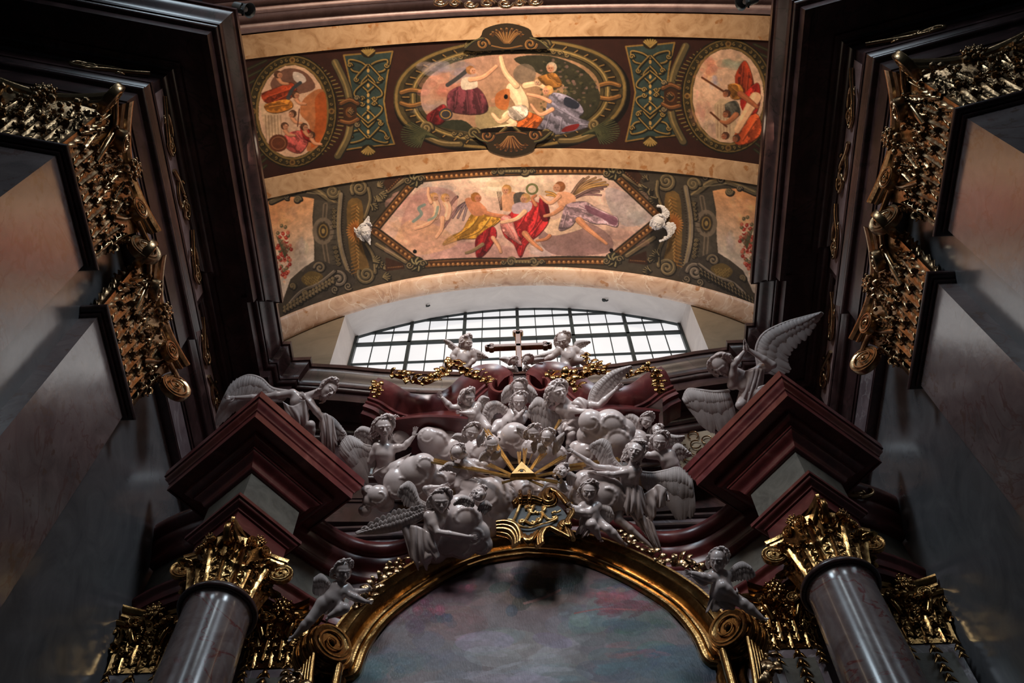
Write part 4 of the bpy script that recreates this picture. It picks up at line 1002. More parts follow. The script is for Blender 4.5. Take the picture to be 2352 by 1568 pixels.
cherub('tiny winged cherub head just right of the foot of the cross', 10.2, (1212, 825, 0), 12.5, (-.3, -.6, .7), (.5, .8, .1), [([(1222, 824, z), (1236, 822, z), (1250, 822, z)], [(1220, 838, z), (1232, 836, z), (1248, 828, z)]), ([(1208, 836, 2), (1204, 842, 2), (1200, 848, 2)], [(1216, 844, 2), (1222, 846, 2), (1206, 856, 2)])], 13)
# --- upper row of the glory
t, fr = figure('putto_statue', 'stucco putto waving one raised hand below the left pediment scroll', 'statue', 10.3, (1073, 913, 4), 20, (.6, -.25, .75), (-.1, 1, 0), P_,
    sh=((1064, 938, 0), (1096, 932, 2)), el=((1036, 936, 4), (1086, 950, 18)), ha=((1016, 914, 6), (1064, 948, 20)), hip=((1078, 972, 0), (1104, 968, 0)), kn=((1070, 1000, 6), (1120, 982, 16)), an=((1062, 1025, 0), None), seed=15, hc=.1, palm=((0, .2, 1), (0, 0, 1)), hdir=((-.5, 1, .2), None))
wing(t, fr, [(1096, 930, -14), (1099, 918, -14), (1108, 909, -14), (1122, 913, -14)], [(1104, 944, -14), (1110, 938, -14), (1114, 928, -14), (1122, 920, -14)], 8, 1.0, 2.4)
wing(t, fr, [(1062, 950, -14), (1054, 962, -14), (1050, 980, -14), (1050, 998, -14)], [(1072, 960, -14), (1068, 980, -14), (1062, 998, -14), (1054, 1006, -14)], 8, 1.0, 2.4)
cherub('winged cherub head highest in the middle of the glory', 10.35, (1192, 890, 0), 18, (.05, -.35, .9), (0, 1, .1), [([(1184, 886, z), (1172, 884, z), (1160, 890, z), (1153, 905, z)], [(1186, 905, z), (1176, 920, z), (1164, 928, z), (1154, 928, z)]), ([(1202, 884, z), (1214, 884, z), (1226, 892, z), (1233, 905, z)], [(1200, 905, z), (1210, 922, z), (1222, 930, z), (1232, 915, z)])], 17)
t, fr = figure('putto_statue', 'stucco putto with folded arms and a large bent wing in the middle of the glory', 'statue', 10.2, (1193, 921, 6), 19, (-.05, -.3, .95), (0, 1, 0), P_,
    sh=((1176, 946, 0), (1206, 950, 2)), el=((1184, 964, 20), (1200, 968, 16)), ha=((1200, 946, 24), (1182, 944, 24)), hip=((1146, 976, 0), (1172, 984, 0)), kn=((1132, 990, 14), (1150, 1000, 14)), an=((1122, 1012, 4), None), seed=19)
wing(t, fr, [(1172, 944, -14), (1150, 926, -12), (1132, 922, -10), (1116, 930, -8), (1108, 955, -8)], [(1164, 962, -14), (1150, 950, -12), (1140, 948, -10), (1130, 960, -8), (1124, 980, -8)], 10, 1.2, 3.2)
# --- big angel pointing right
t, fr = figure('angel_statue', 'stucco angel with one arm pointing up to the right and a tall raised wing', 'statue', 9.85, (1281, 902, 6), 25, (.4, .05, .85), (-.3, 1, 0), A_,
    sh=((1286, 940, 6), (1338, 930, -4)), el=((1340, 946, 24), (1376, 931, 2)), ha=((1388, 948, 34), (1412, 897, 4)), hip=((1308, 985, -10), (1340, 985, -16)), kn=((1312, 998, 18), None), an=((1304, 1052, 8), None), toe=((1294, 1064, 12), None),
    palm=((0, 1, .3), (.3, 0, 1)), seed=21, hc=.35, hdir=((1, -.15, 0), (1, .9, 0)))
wing(t, fr, [(1352, 925, -14), (1358, 900, -14), (1374, 878, -14), (1408, 852, -12), (1448, 840, -10)], [(1382, 934, -14), (1392, 922, -14), (1408, 900, -12), (1428, 875, -12), (1450, 846, -10)], 15, arm=4)
wing(t, fr, [(1282, 950, -14), (1258, 940, -14), (1246, 918, -14), (1232, 914, -12), (1218, 932, -10)], [(1288, 985, -14), (1270, 985, -14), (1252, 985, -12), (1232, 975, -12), (1214, 958, -10)], 12, arm=4)
cloth(t, fr, [(1312, 925, 10), (1330, 912, 10), (1352, 922, 2)], [(1322, 936, 16), (1342, 936, 16), (1362, 938, 6)], 2, 2.5, bulge=4, seed=8)
cloth(t, fr, [(1290, 965, 14), (1320, 955, 16), (1345, 952, 10)], [(1284, 970, 10), (1310, 975, 18), (1340, 960, 10)], 2, 2.5, bulge=3, seed=9)
cloth(t, fr, [(1280, 985, 10), (1300, 968, 16), (1325, 980, 8), (1334, 1015, 2)], [(1284, 1000, 14), (1298, 990, 26), (1318, 1000, 20), (1322, 1024, 10)], 3, 2.5, bulge=3, seed=10)
# --- left angel
t, fr = figure('angel_statue', 'stucco angel holding up a flat palm at the left side of the glory', 'statue', 10.4, (882, 981, 6), 24, (.1, -.15, .95), (-.1, 1, 0), A_,
    sh=((866, 1026, 0), (900, 1030, 4)), el=((850, 1060, -6), (928, 1026, 10)), ha=(None, (950, 1002, 12)), hip=((872, 1085, -10), (905, 1085, -10)), kn=((884, 1120, -4), None), palm=((0, 0, 1), (.2, 0, 1)), seed=23, hc=.1, hdir=(None, (.2, 1, .05)))
wing(t, fr, [(862, 1026, -10), (838, 1022, -10), (818, 1008, -10), (800, 1002, -8), (784, 1018, -6), (782, 1040, -6)], [(878, 1060, -12), (862, 1072, -12), (850, 1082, -10), (842, 1096, -10), (845, 1112, -8), (836, 1094, -8)], 18, arm=4)
wing(t, fr, [(870, 1000, -14), (850, 985, -14), (830, 980, -14), (818, 990, -14)], [(862, 1022, -14), (845, 1022, -14), (828, 1010, -14), (818, 1002, -14)], 8, arm=3)
cloth(t, fr, [(862, 1082, 10), (900, 1062, 16), (945, 1040, 10)], [(854, 1092, 4), (890, 1092, 14), (930, 1060, 12)], 3, 3, bulge=5, seed=11)
cherub('cherub head half hidden behind the hair of the left angel', 10.6, (903, 969, -4), 13, (.3, -.1, .9), (.2, 1, 0), [([(912, 968, z), (925, 958, z), (940, 960, z), (966, 972, z)], [(910, 988, z), (924, 992, z), (940, 986, z), (962, 976, z)])], 25)
# --- cherubs left of the rays
cherub('winged cherub head at the upper end of the left ray bundle', 10.4, (1083, 992, 4), 19, (.2, -.35, .9), (.15, 1, 0), [([(1072, 1002, z), (1058, 996, z), (1046, 996, z), (1038, 1004, z)], [(1072, 1018, z), (1060, 1018, z), (1050, 1012, z), (1040, 1006, z)]), ([(1094, 1004, z), (1104, 996, z), (1110, 984, z)], [(1098, 1030, z), (1110, 1018, z), (1114, 1000, z)])], 27)
cherub('bald winged cherub head nearest the left of the rays', 10.35, (1128, 1020, 6), 18.5, (.15, -.45, .85), (0, 1, 0), [([(1120, 1030, 2), (1106, 1040, 2), (1100, 1052, 2)], [(1128, 1046, 2), (1118, 1056, 2), (1104, 1060, 2)]), ([(1134, 1036, 2), (1144, 1036, 2), (1150, 1030, 2)], [(1126, 1056, 2), (1138, 1058, 2), (1150, 1046, 2)])], 29, hair=.12)
t, fr = figure('putto_statue', 'stucco putto seen from behind stretching both arms towards the golden triangle', 'statue', 10.45, (1056, 1040, 4), 19, (.5, .35, -.5), (-.2, 1, .1), P_,
    sh=((1066, 1064, 4), (1088, 1062, -6)), el=((1096, 1078, 10), (1110, 1066, 2)), ha=((1124, 1084, 12), (1122, 1072, 4)), hip=((1060, 1092, -6), (1084, 1096, -6)), kn=((1052, 1116, 4), (1080, 1120, 0)), seed=31, hdir=((1, -.2, 0), (1, .1, 0)), palm=((0, -1, .3), (0, -1, .3)), hc=.2)
wing(t, fr, [(1060, 1072, 2), (1044, 1064, 2), (1028, 1062, 2), (1010, 1078, 2)], [(1060, 1090, 2), (1046, 1086, 2), (1030, 1082, 2), (1012, 1082, 2)], 9, 1.1, 2.6)
# --- cherubs above the rays
cherub('left one of the two cherub heads just above the golden triangle', 10.35, (1225, 994, 4), 18.5, (.2, -.35, .9), (-.1, 1, 0), [([(1214, 986, z), (1200, 978, z), (1186, 978, z)], [(1214, 1010, z), (1204, 1010, z), (1190, 996, z)]), ([(1232, 1010, 0), (1238, 1020, 0), (1232, 1032, 0)], [(1218, 1020, 0), (1220, 1034, 0), (1226, 1042, 0)])], 33)
cherub('right one of the two cherub heads just above the golden triangle', 10.35, (1259, 1005, 5), 18.5, (-.5, -.3, .8), (.1, 1, 0), [([(1274, 1010, -2), (1284, 1000, -2), (1296, 992, -2)], [(1270, 1046, -2), (1284, 1034, -2), (1294, 1012, -2)]), ([(1248, 1018, 4), (1236, 1020, 4), (1234, 1030, 4)], [(1258, 1032, 4), (1250, 1040, 4), (1240, 1042, 4)])], 35)
# --- right group
cherub('winged cherub head at the far upper right of the glory', 10.55, (1485, 965, 0), 17, (.3, -.35, .85), (.25, 1, 0), [([(1474, 968, z), (1462, 956, z), (1446, 950, z), (1424, 962, z)], [(1470, 998, z), (1458, 996, z), (1444, 984, z), (1426, 970, z)]), ([(1492, 980, z), (1502, 978, z), (1512, 984, z)], [(1484, 996, z), (1496, 1000, z), (1508, 990, z)])], 37)
t, fr = figure('putto_statue', 'stucco putto beside the gilded lattice with one arm reaching left behind the right angel', 'statue', 10.5, (1516, 1014, 4), 21, (-.05, -.3, .95), (.1, 1, 0), P_,
    sh=((1512, 1044, 4), (1540, 1042, 0)), el=((1494, 1046, 10), (1548, 1066, -4)), ha=((1476, 1042, 8), None), hip=((1534, 1080, -6), (1560, 1078, -10)), seed=39)
wing(t, fr, [(1540, 1044, -10), (1548, 1024, -10), (1562, 1020, -10), (1584, 1042, -10)], [(1550, 1064, -10), (1560, 1060, -10), (1572, 1056, -10), (1586, 1048, -10)], 8, 1.1, 2.4)
wing(t, fr, [(1530, 1006, -14), (1538, 998, -14), (1552, 1000, -14), (1572, 1000, -14)], [(1536, 1022, -14), (1548, 1024, -14), (1562, 1020, -14), (1570, 1008, -14)], 8, 1.1, 2.2)
cherub('small cherub head peeping out above the putto by the lattice', 10.65, (1510, 990, -4), 14, (-.2, .1, .9), (-.2, 1, 0), [([(1500, 1000, z), (1486, 998, z), (1470, 1004, z)], [(1498, 1014, z), (1484, 1012, z), (1472, 1008, z)])], 41)
t, fr = figure('angel_statue', 'stucco angel stretching both arms towards the rays on the right side of the glory', 'statue', 10.35, (1460, 1038, 10), 24, (-.15, .1, .95), (.25, 1, 0), A_,
    sh=((1432, 1082, 0), (1464, 1080, 10)), el=((1368, 1072, 10), (1408, 1090, 24)), ha=((1318, 1038, 12), (1372, 1086, 28)), hip=((1424, 1140, -10), (1456, 1146, -12)), kn=((1420, 1192, 14), (1470, 1200, -6)), an=((1496, 1256, 6), None), toe=((1514, 1268, 12), None),
    seed=43, hc=.35, palm=((.3, .2, 1), (0, -1, .4)), hdir=((-.9, .6, .1), (-1, .15, 0)), belly=(1446, 1115, -4))
wing(t, fr, [(1430, 1076, -14), (1408, 1050, -14), (1400, 1020, -14), (1384, 1008, -14), (1366, 1018, -12)], [(1420, 1082, -14), (1400, 1082, -14), (1382, 1072, -14), (1366, 1050, -12), (1352, 1030, -12)], 12, arm=4)
wing(t, fr, [(1470, 1084, -12), (1500, 1086, -12), (1530, 1080, -12), (1560, 1074, -10), (1586, 1100, -10)], [(1480, 1120, -12), (1506, 1140, -12), (1536, 1168, -12), (1566, 1196, -10), (1592, 1180, -10)], 18, arm=4)
cloth(t, fr, [(1425, 1110, 10), (1450, 1108, 14), (1474, 1118, 4)], [(1425, 1165, 10), (1460, 1185, 16), (1500, 1190, 2)], 4, 3, bulge=6, seed=13)
cloth(t, fr, [(1440, 1170, 12), (1470, 1178, 10), (1500, 1200, 2)], [(1480, 1225, 6), (1505, 1255, 6), (1520, 1265, 2)], 4, 3, bulge=4, seed=14)
cloth(t, fr, [(1478, 1135, 6), (1500, 1120, 10), (1512, 1112, 12), (1530, 1122, 12)], [(1490, 1205, 4), (1505, 1180, 10), (1520, 1160, 14), (1538, 1150, 10)], 3, 4, bulge=6, seed=15)
cherub('tilted cherub head at the right end of the lower rays', 10.55, (1291, 1083, 2), 17, (-.3, .35, .85), (-.3, 1, 0), [([(1302, 1086, z), (1312, 1084, z), (1324, 1092, z)], [(1302, 1112, z), (1312, 1118, z), (1322, 1108, z)]), ([(1290, 1098, 0), (1284, 1106, 0), (1280, 1118, 0)], [(1300, 1116, 0), (1304, 1128, 0), (1296, 1132, 0)])], 45)
t, fr = figure('putto_statue', 'stucco putto sitting on the gold frame right of the monogram cartouche, arms folded on it', 'statue', 10.75, (1353, 1127, 8), 21, (.05, -.25, .95), (.05, 1, 0), P_,
    sh=((1340, 1162, 6), (1372, 1162, 4)), el=((1330, 1172, 16), (1352, 1178, 20)), ha=((1318, 1164, 18), (1318, 1174, 20)), hip=((1346, 1200, 0), (1372, 1200, 0)), kn=((1360, 1204, 26), (1396, 1214, 16)), an=((1376, 1234, 18), (1428, 1244, 10)), toe=((1384, 1246, 22), (1448, 1252, 16)), seed=47)
wing(t, fr, [(1378, 1164, -12), (1388, 1160, -12), (1402, 1164, -12), (1408, 1180, -12)], [(1380, 1184, -12), (1388, 1198, -12), (1398, 1204, -12), (1408, 1192, -12)], 8, 1.1, 2.4)
cloth(t, fr, [(1338, 1192, 14), (1356, 1190, 20), (1372, 1196, 14)], [(1322, 1222, 8), (1338, 1230, 12), (1352, 1228, 16)], 3, 2, 1.0, bulge=3, seed=16)
# --- lower left angel and head
t, fr = figure('angel_statue', 'stucco angel hugging a cloud with its long arm at the lower left of the glory', 'statue', 10.6, (1012, 1150, 10), 25, (.1, -.3, .9), (-.05, 1, 0), A_,
    sh=((984, 1184, 6), (1020, 1180, -6)), el=((1006, 1222, 24), (978, 1122, -10)), ha=((1074, 1232, 34), (1010, 1118, -2)), hip=((968, 1245, -14), (1000, 1250, -16)), kn=((985, 1275, 6), None), an=((966, 1292, 4), None), seed=49, palm=((0, 0, -1), (0, 0, 1)), hc=.3, hdir=((1, -.1, -.2), (1, .2, 0)))
wing(t, fr, [(982, 1158, -12), (962, 1146, -12), (952, 1118, -12), (938, 1106, -10), (922, 1116, -8)], [(988, 1176, -12), (966, 1184, -12), (944, 1176, -12), (926, 1158, -10), (914, 1140, -8)], 12, arm=4)
wing(t, fr, [(976, 1184, -4), (950, 1200, -2), (915, 1216, 0), (870, 1224, 0), (822, 1226, 2)], [(966, 1160, 6), (938, 1166, 8), (905, 1172, 8), (862, 1190, 8), (820, 1220, 4)], 13, 1.6, 5, (1., .75, .5), mat=M_statr)
cloth(t, fr, [(920, 1205, 4), (960, 1208, 10), (995, 1230, 12)], [(945, 1290, 0), (975, 1300, 6), (1010, 1275, 10)], 4, 3.5, bulge=6, seed=17)
cherub('winged cherub head thrown back on the cloud left of the cartouche', 10.6, (1100, 1136, 24), 19, (-.35, .45, .75), (-.3, 1, -.2), [([(1088, 1150, 24), (1074, 1140, 24), (1058, 1140, 24), (1042, 1156, 20)], [(1086, 1166, 26), (1072, 1164, 26), (1060, 1160, 24), (1046, 1160, 22)]), ([(1104, 1156, 28), (1118, 1150, 28), (1130, 1160, 24)], [(1096, 1172, 30), (1112, 1182, 30), (1126, 1172, 26)])], 51)
# --- putti on the gold frame
t, fr = figure('putto_statue', 'stucco putto sitting on the left shoulder of the gold picture frame', 'statue', 10.5, (787, 1311, 6), 23, (.3, -.3, .9), (-.05, 1, 0), P_,
    sh=((772, 1346, 2), (796, 1350, 0)), el=((806, 1368, 14), (806, 1362, -2)), ha=((838, 1381, 14), (836, 1356, 4)), hip=((742, 1386, 0), (770, 1392, 0)), kn=((712, 1424, 8), (792, 1396, 22)), an=((680, 1458, 2), (758, 1414, 20)), toe=((656, 1466, 6), (750, 1430, 26)), seed=53, hdir=((1, -.1, 0), (1, .3, 0)), hc=.5)
wing(t, fr, [(760, 1344, -12), (748, 1326, -12), (736, 1318, -12), (722, 1326, -12)], [(756, 1362, -12), (744, 1364, -12), (730, 1370, -12), (720, 1362, -12)], 9, 1.2, 2.8)
cloth(t, fr, [(760, 1384, 14), (780, 1376, 18)], [(745, 1410, 14), (764, 1406, 20)], 3, 1.5, 1., seed=18)
t, fr = figure('putto_statue', 'stucco putto sitting on the right shoulder of the gold picture frame holding gilt flowers', 'statue', 10.5, (1651, 1286, 6), 24, (-.35, -.2, .9), (.05, 1, 0), P_,
    sh=((1640, 1320, 2), (1668, 1322, 0)), el=((1616, 1336, 6), (1632, 1328, 18)), ha=((1592, 1322, 6), (1592, 1316, 18)), hip=((1648, 1366, 0), (1672, 1366, 0)), kn=((1660, 1346, 26), (1708, 1386, 12)), an=((1690, 1368, 20), (1748, 1418, 6)), toe=((1688, 1350, 28), (1768, 1420, 10)), seed=55, hdir=((-.9, .5, 0), (-1, .2, 0)), hc=.5)
wing(t, fr, [(1674, 1316, -12), (1688, 1298, -12), (1706, 1290, -12), (1722, 1300, -12)], [(1682, 1336, -12), (1700, 1334, -12), (1720, 1332, -12), (1736, 1326, -12)], 9, 1.2, 2.8)
cloth(t, fr, [(1632, 1362, 10), (1650, 1368, 16), (1680, 1380, 10)], [(1622, 1404, 8), (1646, 1402, 14), (1690, 1398, 8)], 3, 2, 1., seed=19)
# ================================================================== PAINTED VAULT PANELS (pictures held as a colour attribute on the plaster)
def lin(c): c = np.asarray(c, float)/255; return np.where(c <= .04045, c/12.92, ((c+.055)/1.055)**2.4)
def vnoise(w_, h_, oct_, seed):
    rg = np.random.default_rng(seed); f = np.zeros((h_, w_))
    for st, a in oct_:
        g = rg.normal(size=(h_//st+3, w_//st+3)); yi = np.arange(h_)/st; xi = np.arange(w_)/st; y0 = yi.astype(int); x0 = xi.astype(int)
        fy = (yi-y0)[:, None]; fx = (xi-x0)[None]; fy = fy*fy*(3-2*fy); fx = fx*fx*(3-2*fx)
        f += a*(g[y0][:, x0]*(1-fy)*(1-fx)+g[y0+1][:, x0]*fy*(1-fx)+g[y0][:, x0+1]*(1-fy)*fx+g[y0+1][:, x0+1]*fy*fx)
    return f
class Canvas:
    def __init__(s, w_, h_, mp, k, bg):
        s.w, s.h, s.mp, s.k = w_, h_, mp, k; s.nz = vnoise(w_, h_, ((14, .5), (7, .4), (3, .3)), 5); s.tex = .07; s.a = np.tile(np.array(bg, float), (h_, w_, 1))
    def M(s, pts): return np.array([s.mp(*p) for p in pts])
    def blend(s, x0, y0, mask, col):
        h_, w_ = mask.shape; s.a[y0:y0+h_, x0:x0+w_] += (col-s.a[y0:y0+h_, x0:x0+w_])*mask[..., None]
    def poly(s, pts, c, c2=None, ax=None, a=1., sm=4):
        Q = s.M(pts)
        if sm: Q = smooth_curve(Q, sm, True)
        x0, y0 = np.maximum(np.floor(Q.min(0)).astype(int), 0); x1 = min(int(Q[:, 0].max())+2, s.w); y1 = min(int(Q[:, 1].max())+2, s.h)
        if x1 <= x0 or y1 <= y0: return
        X, Y = np.meshgrid(np.arange(x0, x1)+.5, np.arange(y0, y1)+.5); ins = np.zeros(X.shape, bool)
        for i in range(len(Q)):
            (ax_, ay), (bx, by) = Q[i-1], Q[i]
            if ay == by: continue
            ins ^= ((Y > ay) != (Y > by)) & (X < (bx-ax_)*(Y-ay)/(by-ay)+ax_)
        col = np.array(c, float)
        if c2 is not None:
            p, q = s.M(ax) if ax else (np.array((x0, y0)), np.array((x0, y1))); d = q-p; t = np.clip(((X-p[0])*d[0]+(Y-p[1])*d[1])/(d@d), 0, 1)[..., None]
            col = col*(1-t)+np.array(c2, float)*t
        if s.fold is not None:
            d_, fr_, am = s.fold; u = (X*(-d_[1])+Y*d_[0]); nzv = s.nz[y0:y1, x0:x1]; ph = u*fr_+nzv*1.3+.02*(X*d_[0]+Y*d_[1]); tt = np.sin(ph)+.5*np.sin(ph*2.3+1); col = col*(1+am*np.clip(tt, -1.2, 1.2))[..., None]
        col = np.clip(col*(1+s.tex*s.nz[y0:y1, x0:x1])[..., None], 4, 255)
        s.blend(x0, y0, ins*a, col)
    fold = None
    def stroke(s, pts, w_, c, a=1., sm=5, taper=0, soft=.5):
        Q = s.M(pts); Q = smooth_curve(Q, sm) if sm and len(Q) > 2 else Q; w_ = w_*s.k/2
        m = w_+2; x0 = max(int(Q[:, 0].min()-m), 0); y0 = max(int(Q[:, 1].min()-m), 0); x1 = min(int(Q[:, 0].max()+m)+1, s.w); y1 = min(int(Q[:, 1].max()+m)+1, s.h)
        if x1 <= x0 or y1 <= y0: return
        al = np.zeros((y1-y0, x1-x0)); n = len(Q)-1
        for i in range(n):
            A, B = Q[i], Q[i+1]; ww = w_*(1-taper*(i+.5)/n)
            bx0 = max(int(min(A[0], B[0])-m), x0); bx1 = min(int(max(A[0], B[0])+m)+1, x1); by0 = max(int(min(A[1], B[1])-m), y0); by1 = min(int(max(A[1], B[1])+m)+1, y1)
            if bx1 <= bx0 or by1 <= by0: continue
            X = np.arange(bx0, bx1)[None]+.5; Y = np.arange(by0, by1)[:, None]+.5; d = B-A; L2 = d@d+1e-9
            t = np.clip(((X-A[0])*d[0]+(Y-A[1])*d[1])/L2, 0, 1); D = np.hypot(X-A[0]-t*d[0], Y-A[1]-t*d[1])
            v = al[by0-y0:by1-y0, bx0-x0:bx1-x0]; np.maximum(v, np.clip((ww-D)/soft+.5, 0, 1), out=v)
        s.blend(x0, y0, al*a, np.array(c, float))
    def ell(s, cx, cy, rx, ry, c, a=1., rot=0, c2=None):
        P = [(cx+rx*math.cos(q)*math.cos(rot)-ry*math.sin(q)*math.sin(rot), cy+rx*math.cos(q)*math.sin(rot)+ry*math.sin(q)*math.cos(rot)) for q in np.linspace(0, 2*math.pi, 22)[:-1]]
        s.poly(P, c, c2, [(cx-rx, cy-ry), (cx+rx, cy+ry)] if c2 is not None else None, a, 1)
    def ring(s, cx, cy, rx, ry, w_, c, a=1.):
        s.stroke([(cx+rx*math.cos(q), cy+ry*math.sin(q)) for q in np.linspace(0, 2*math.pi, 49)], w_, c, a, 0)
    # painted relief: dark edge, body, light edge
    def relief(s, pts, w_, c=(96, 88, 68), hi=(150, 134, 96), lo=(34, 32, 28), sm=5):
        s.stroke([(x+1.2, y+1.6) for x, y in pts], w_+3, lo, 1, sm); s.stroke(pts, w_, c, 1, sm)
        s.stroke([(x-w_*.16, y-w_*.22) for x, y in pts], max(w_*.26, 1.), hi, .85, sm)
    def spiral(s, cx, cy, r, turns=1.6, w_=4, d=1, a0=0, **k):
        P = [(cx+r*(1-t*.88)*math.cos(a0+d*t*turns*2*math.pi), cy+r*(1-t*.88)*math.sin(a0+d*t*turns*2*math.pi)) for t in np.linspace(0, 1, 30)]
        s.relief(P, w_, sm=0, **k)
    def acanthus(s, x, y, ang, L_, c=(110, 100, 76)):
        for i in range(5):
            f = (i-2)*.38; e = (x+L_*math.cos(ang+f)*(1-.12*abs(i-2)), y+L_*math.sin(ang+f)*(1-.12*abs(i-2)))
            s.relief([(x, y), ((x+e[0])/2+L_*.1*math.sin(ang+f), (y+e[1])/2), e], max(2, L_*.16), c)
    def head(s, x, y, r, hair=(110, 70, 40), dx=.25, skin=(214, 160, 128)):
        s.ell(x-dx*r*.4, y-r*.15, r*1.12, r*1.1, hair); s.ell(x+dx*r, y+r*.12, r*.78, r*.85, skin, c2=[v*.78 for v in skin])
        for i in range(4): s.stroke([(x-dx*r*1.4-r*.6+i*r*.3, y-r*.9), (x-dx*r+r*.2*i-r*.5, y-r*.3)], 1.4, [v*1.35 for v in hair], .7)
        s.stroke([(x+dx*r*1.2-r*.3, y+r*.05), (x+dx*r*1.2-r*.1, y+r*.05)], 1.2, (80, 45, 35)); s.stroke([(x+dx*r*1.2+r*.22, y+r*.05), (x+dx*r*1.2+r*.4, y+r*.05)], 1.2, (80, 45, 35)); s.stroke([(x+dx*r*1.3, y+r*.5), (x+dx*r*1.3+r*.25, y+r*.5)], 1.1, (150, 60, 50))
    def limb(s, pts, w0, w1, c=(214, 160, 128)):
        n = len(pts)
        s.stroke([(x+.8, y+1.) for x, y in pts], w0+1.5, [v*.55 for v in c], .8, 5, 1-w1/w0); s.stroke(pts, w0, c, 1, 5, 1-w1/w0); s.stroke([(x-w0*.15, y-w0*.2) for x, y in pts], w0*.35, [min(255, v*1.16) for v in c], .8, 5, .4)
    def robe(s, pts, c, folds, seed=0):
        c = np.array(c, float); s.stroke(pts+pts[:1], 2.5, c*.4, .5); s.poly([(x+1.5, y+2) for x, y in pts], c*.35, a=.7)
        Q = s.M([folds[0][0], folds[0][-1]]) if folds else s.M([pts[0], pts[len(pts)//2]]); d_ = (Q[1]-Q[0])/(np.linalg.norm(Q[1]-Q[0])+1e-6); s.fold = (d_, .20, .26)
        s.poly(pts, c*1.08, c*.72, [min(pts, key=lambda p: p[1]), max(pts, key=lambda p: p[1])]); s.fold = None
        for i, f in enumerate(folds):
            s.stroke([(x+1.2, y+1.6) for x, y in f], 3.4, c*.55, .75, 5, .5); s.stroke(f, 2.6, np.minimum(c*1.22+14, 255), .6, 5, .6)
    def wing(s, root, tips, c=(120, 100, 95), c2=(196, 160, 110)):
        for i, tp in enumerate(tips):
            m = ((root[0]+tp[0])/2+(i-len(tips)/2)*1.2, (root[1]+tp[1])/2-6)
            cc = np.array(c)*(1-i/len(tips))+np.array(c2)*(i/len(tips)); s.stroke([root, m, tp], 7, cc*.6, 1, 5, .3); s.stroke([root, m, tp], 4.6, cc, 1, 5, .4); s.stroke([root, m, tp], 1.2, np.minimum(cc*1.35, 255), .8, 5, .4)
    def grain(s, amp=.10, seed=0):
        rg = np.random.default_rng(seed); f = np.zeros((s.h, s.w))
        for st, a in ((40, .5), (16, .35), (6, .3), (2, .18)):
            g = rg.normal(size=(s.h//st+3, s.w//st+3)); yi = np.arange(s.h)/st; xi = np.arange(s.w)/st
            y0 = yi.astype(int); x0 = xi.astype(int); fy = (yi-y0)[:, None]; fx = (xi-x0)[None]; fy = fy*fy*(3-2*fy); fx = fx*fx*(3-2*fx)
            f += a*(g[y0][:, x0]*(1-fy)*(1-fx)+g[y0+1][:, x0]*fy*(1-fx)+g[y0][:, x0+1]*(1-fy)*fx+g[y0+1][:, x0+1]*fy*fx)
        s.a *= (1+amp*f)[..., None]; s.a = np.clip(s.a, 2, 255)
def finish(s, amp, seed):
    A = s.a; A = .5*A+.25*(np.roll(A, 1, 1)+np.roll(A, -1, 1)); A = .5*A+.25*(np.roll(A, 1, 0)+np.roll(A, -1, 0)); g = A.mean(2, keepdims=True)
    s.a = (A*.92+g*.08)*np.array((1.0, .93, .87)); s.grain(amp, seed)
Canvas.finish = finish
def clouds(cv, items, seed=0):
    rg = np.random.default_rng(seed)
    for x, y, rx, ry, c, a in items:
        for q in range(16):
            k = rg.uniform(.75, 1.12); x1, y1, rr = x+rg.normal()*rx*.5, y+rg.normal()*ry*.45, rg.uniform(.14, .5)
            cv.ell(x1, y1, rx*rr, ry*rr*1.2, np.clip(np.array(c)*k+rg.normal(size=3)*7, 0, 255), a*.42, rg.uniform(-.4, .2))
            if q % 3 == 0: cv.ell(x1-rx*rr*.2, y1-ry*rr*.5, rx*rr*.7, ry*rr*.4, np.clip(np.array(c)*1.16+10, 0, 255), a*.35, rg.uniform(-.3, .2))

def fresco_mat():
    m, nt, b = new_mat('fresco_on_plaster'); at = nt.nodes.new('ShaderNodeAttribute'); at.attribute_name = 'paint'
    nt.links.new(at.outputs['Color'], b.inputs['Base Color']); b.inputs['Roughness'].default_value = .62; b.inputs['Specular IOR Level'].default_value = .3
    return m
M_fresco = fresco_mat()
def colour_mesh(name, V, nx, ny, img, mat, gain, parent=None, **kw):
    i = np.arange(ny-1)[:, None]*nx+np.arange(nx-1)[None]
    F = np.stack([i, i+nx, i+nx+1, i+1], -1).reshape(-1, 4)
    o = put(name, V, F, mat, parent, 180, **kw)
    ca = o.data.color_attributes.new('paint', 'FLOAT_COLOR', 'POINT'); col = np.ones((nx*ny, 4), np.float32); col[:, :3] = np.clip(lin(img.reshape(-1, 3))*gain, 0, .93)
    ca.data.foreach_set('color', col.ravel()); return o
XL = 6.45
def vault_canvas(Y0, Y1, w_, h_, k, bg):
    def mp(px, py): x, Y = vault_hit(px, py); return ((x+XL)/(2*XL)*w_, (Y-Y0)/(Y1-Y0)*h_)
    return Canvas(w_, h_, mp, k, bg)
def vault_panel(name, cv, Y0, Y1, gain, **kw):
    X, Y = np.meshgrid(np.linspace(-XL, XL, cv.w), np.linspace(Y0, Y1, cv.h))
    Rr = np.vectorize(vR)(Y[:, 0])[:, None]; C = np.vectorize(vC)(Y[:, 0])[:, None]
    Z = 24.5-Rr+np.sqrt(np.maximum(Rr*Rr-(X-C)**2, 0))-.012
    colour_mesh(name, np.stack([X, Y, Z], -1).reshape(-1, 3), cv.w, cv.h, cv.a, M_fresco, gain, **kw)

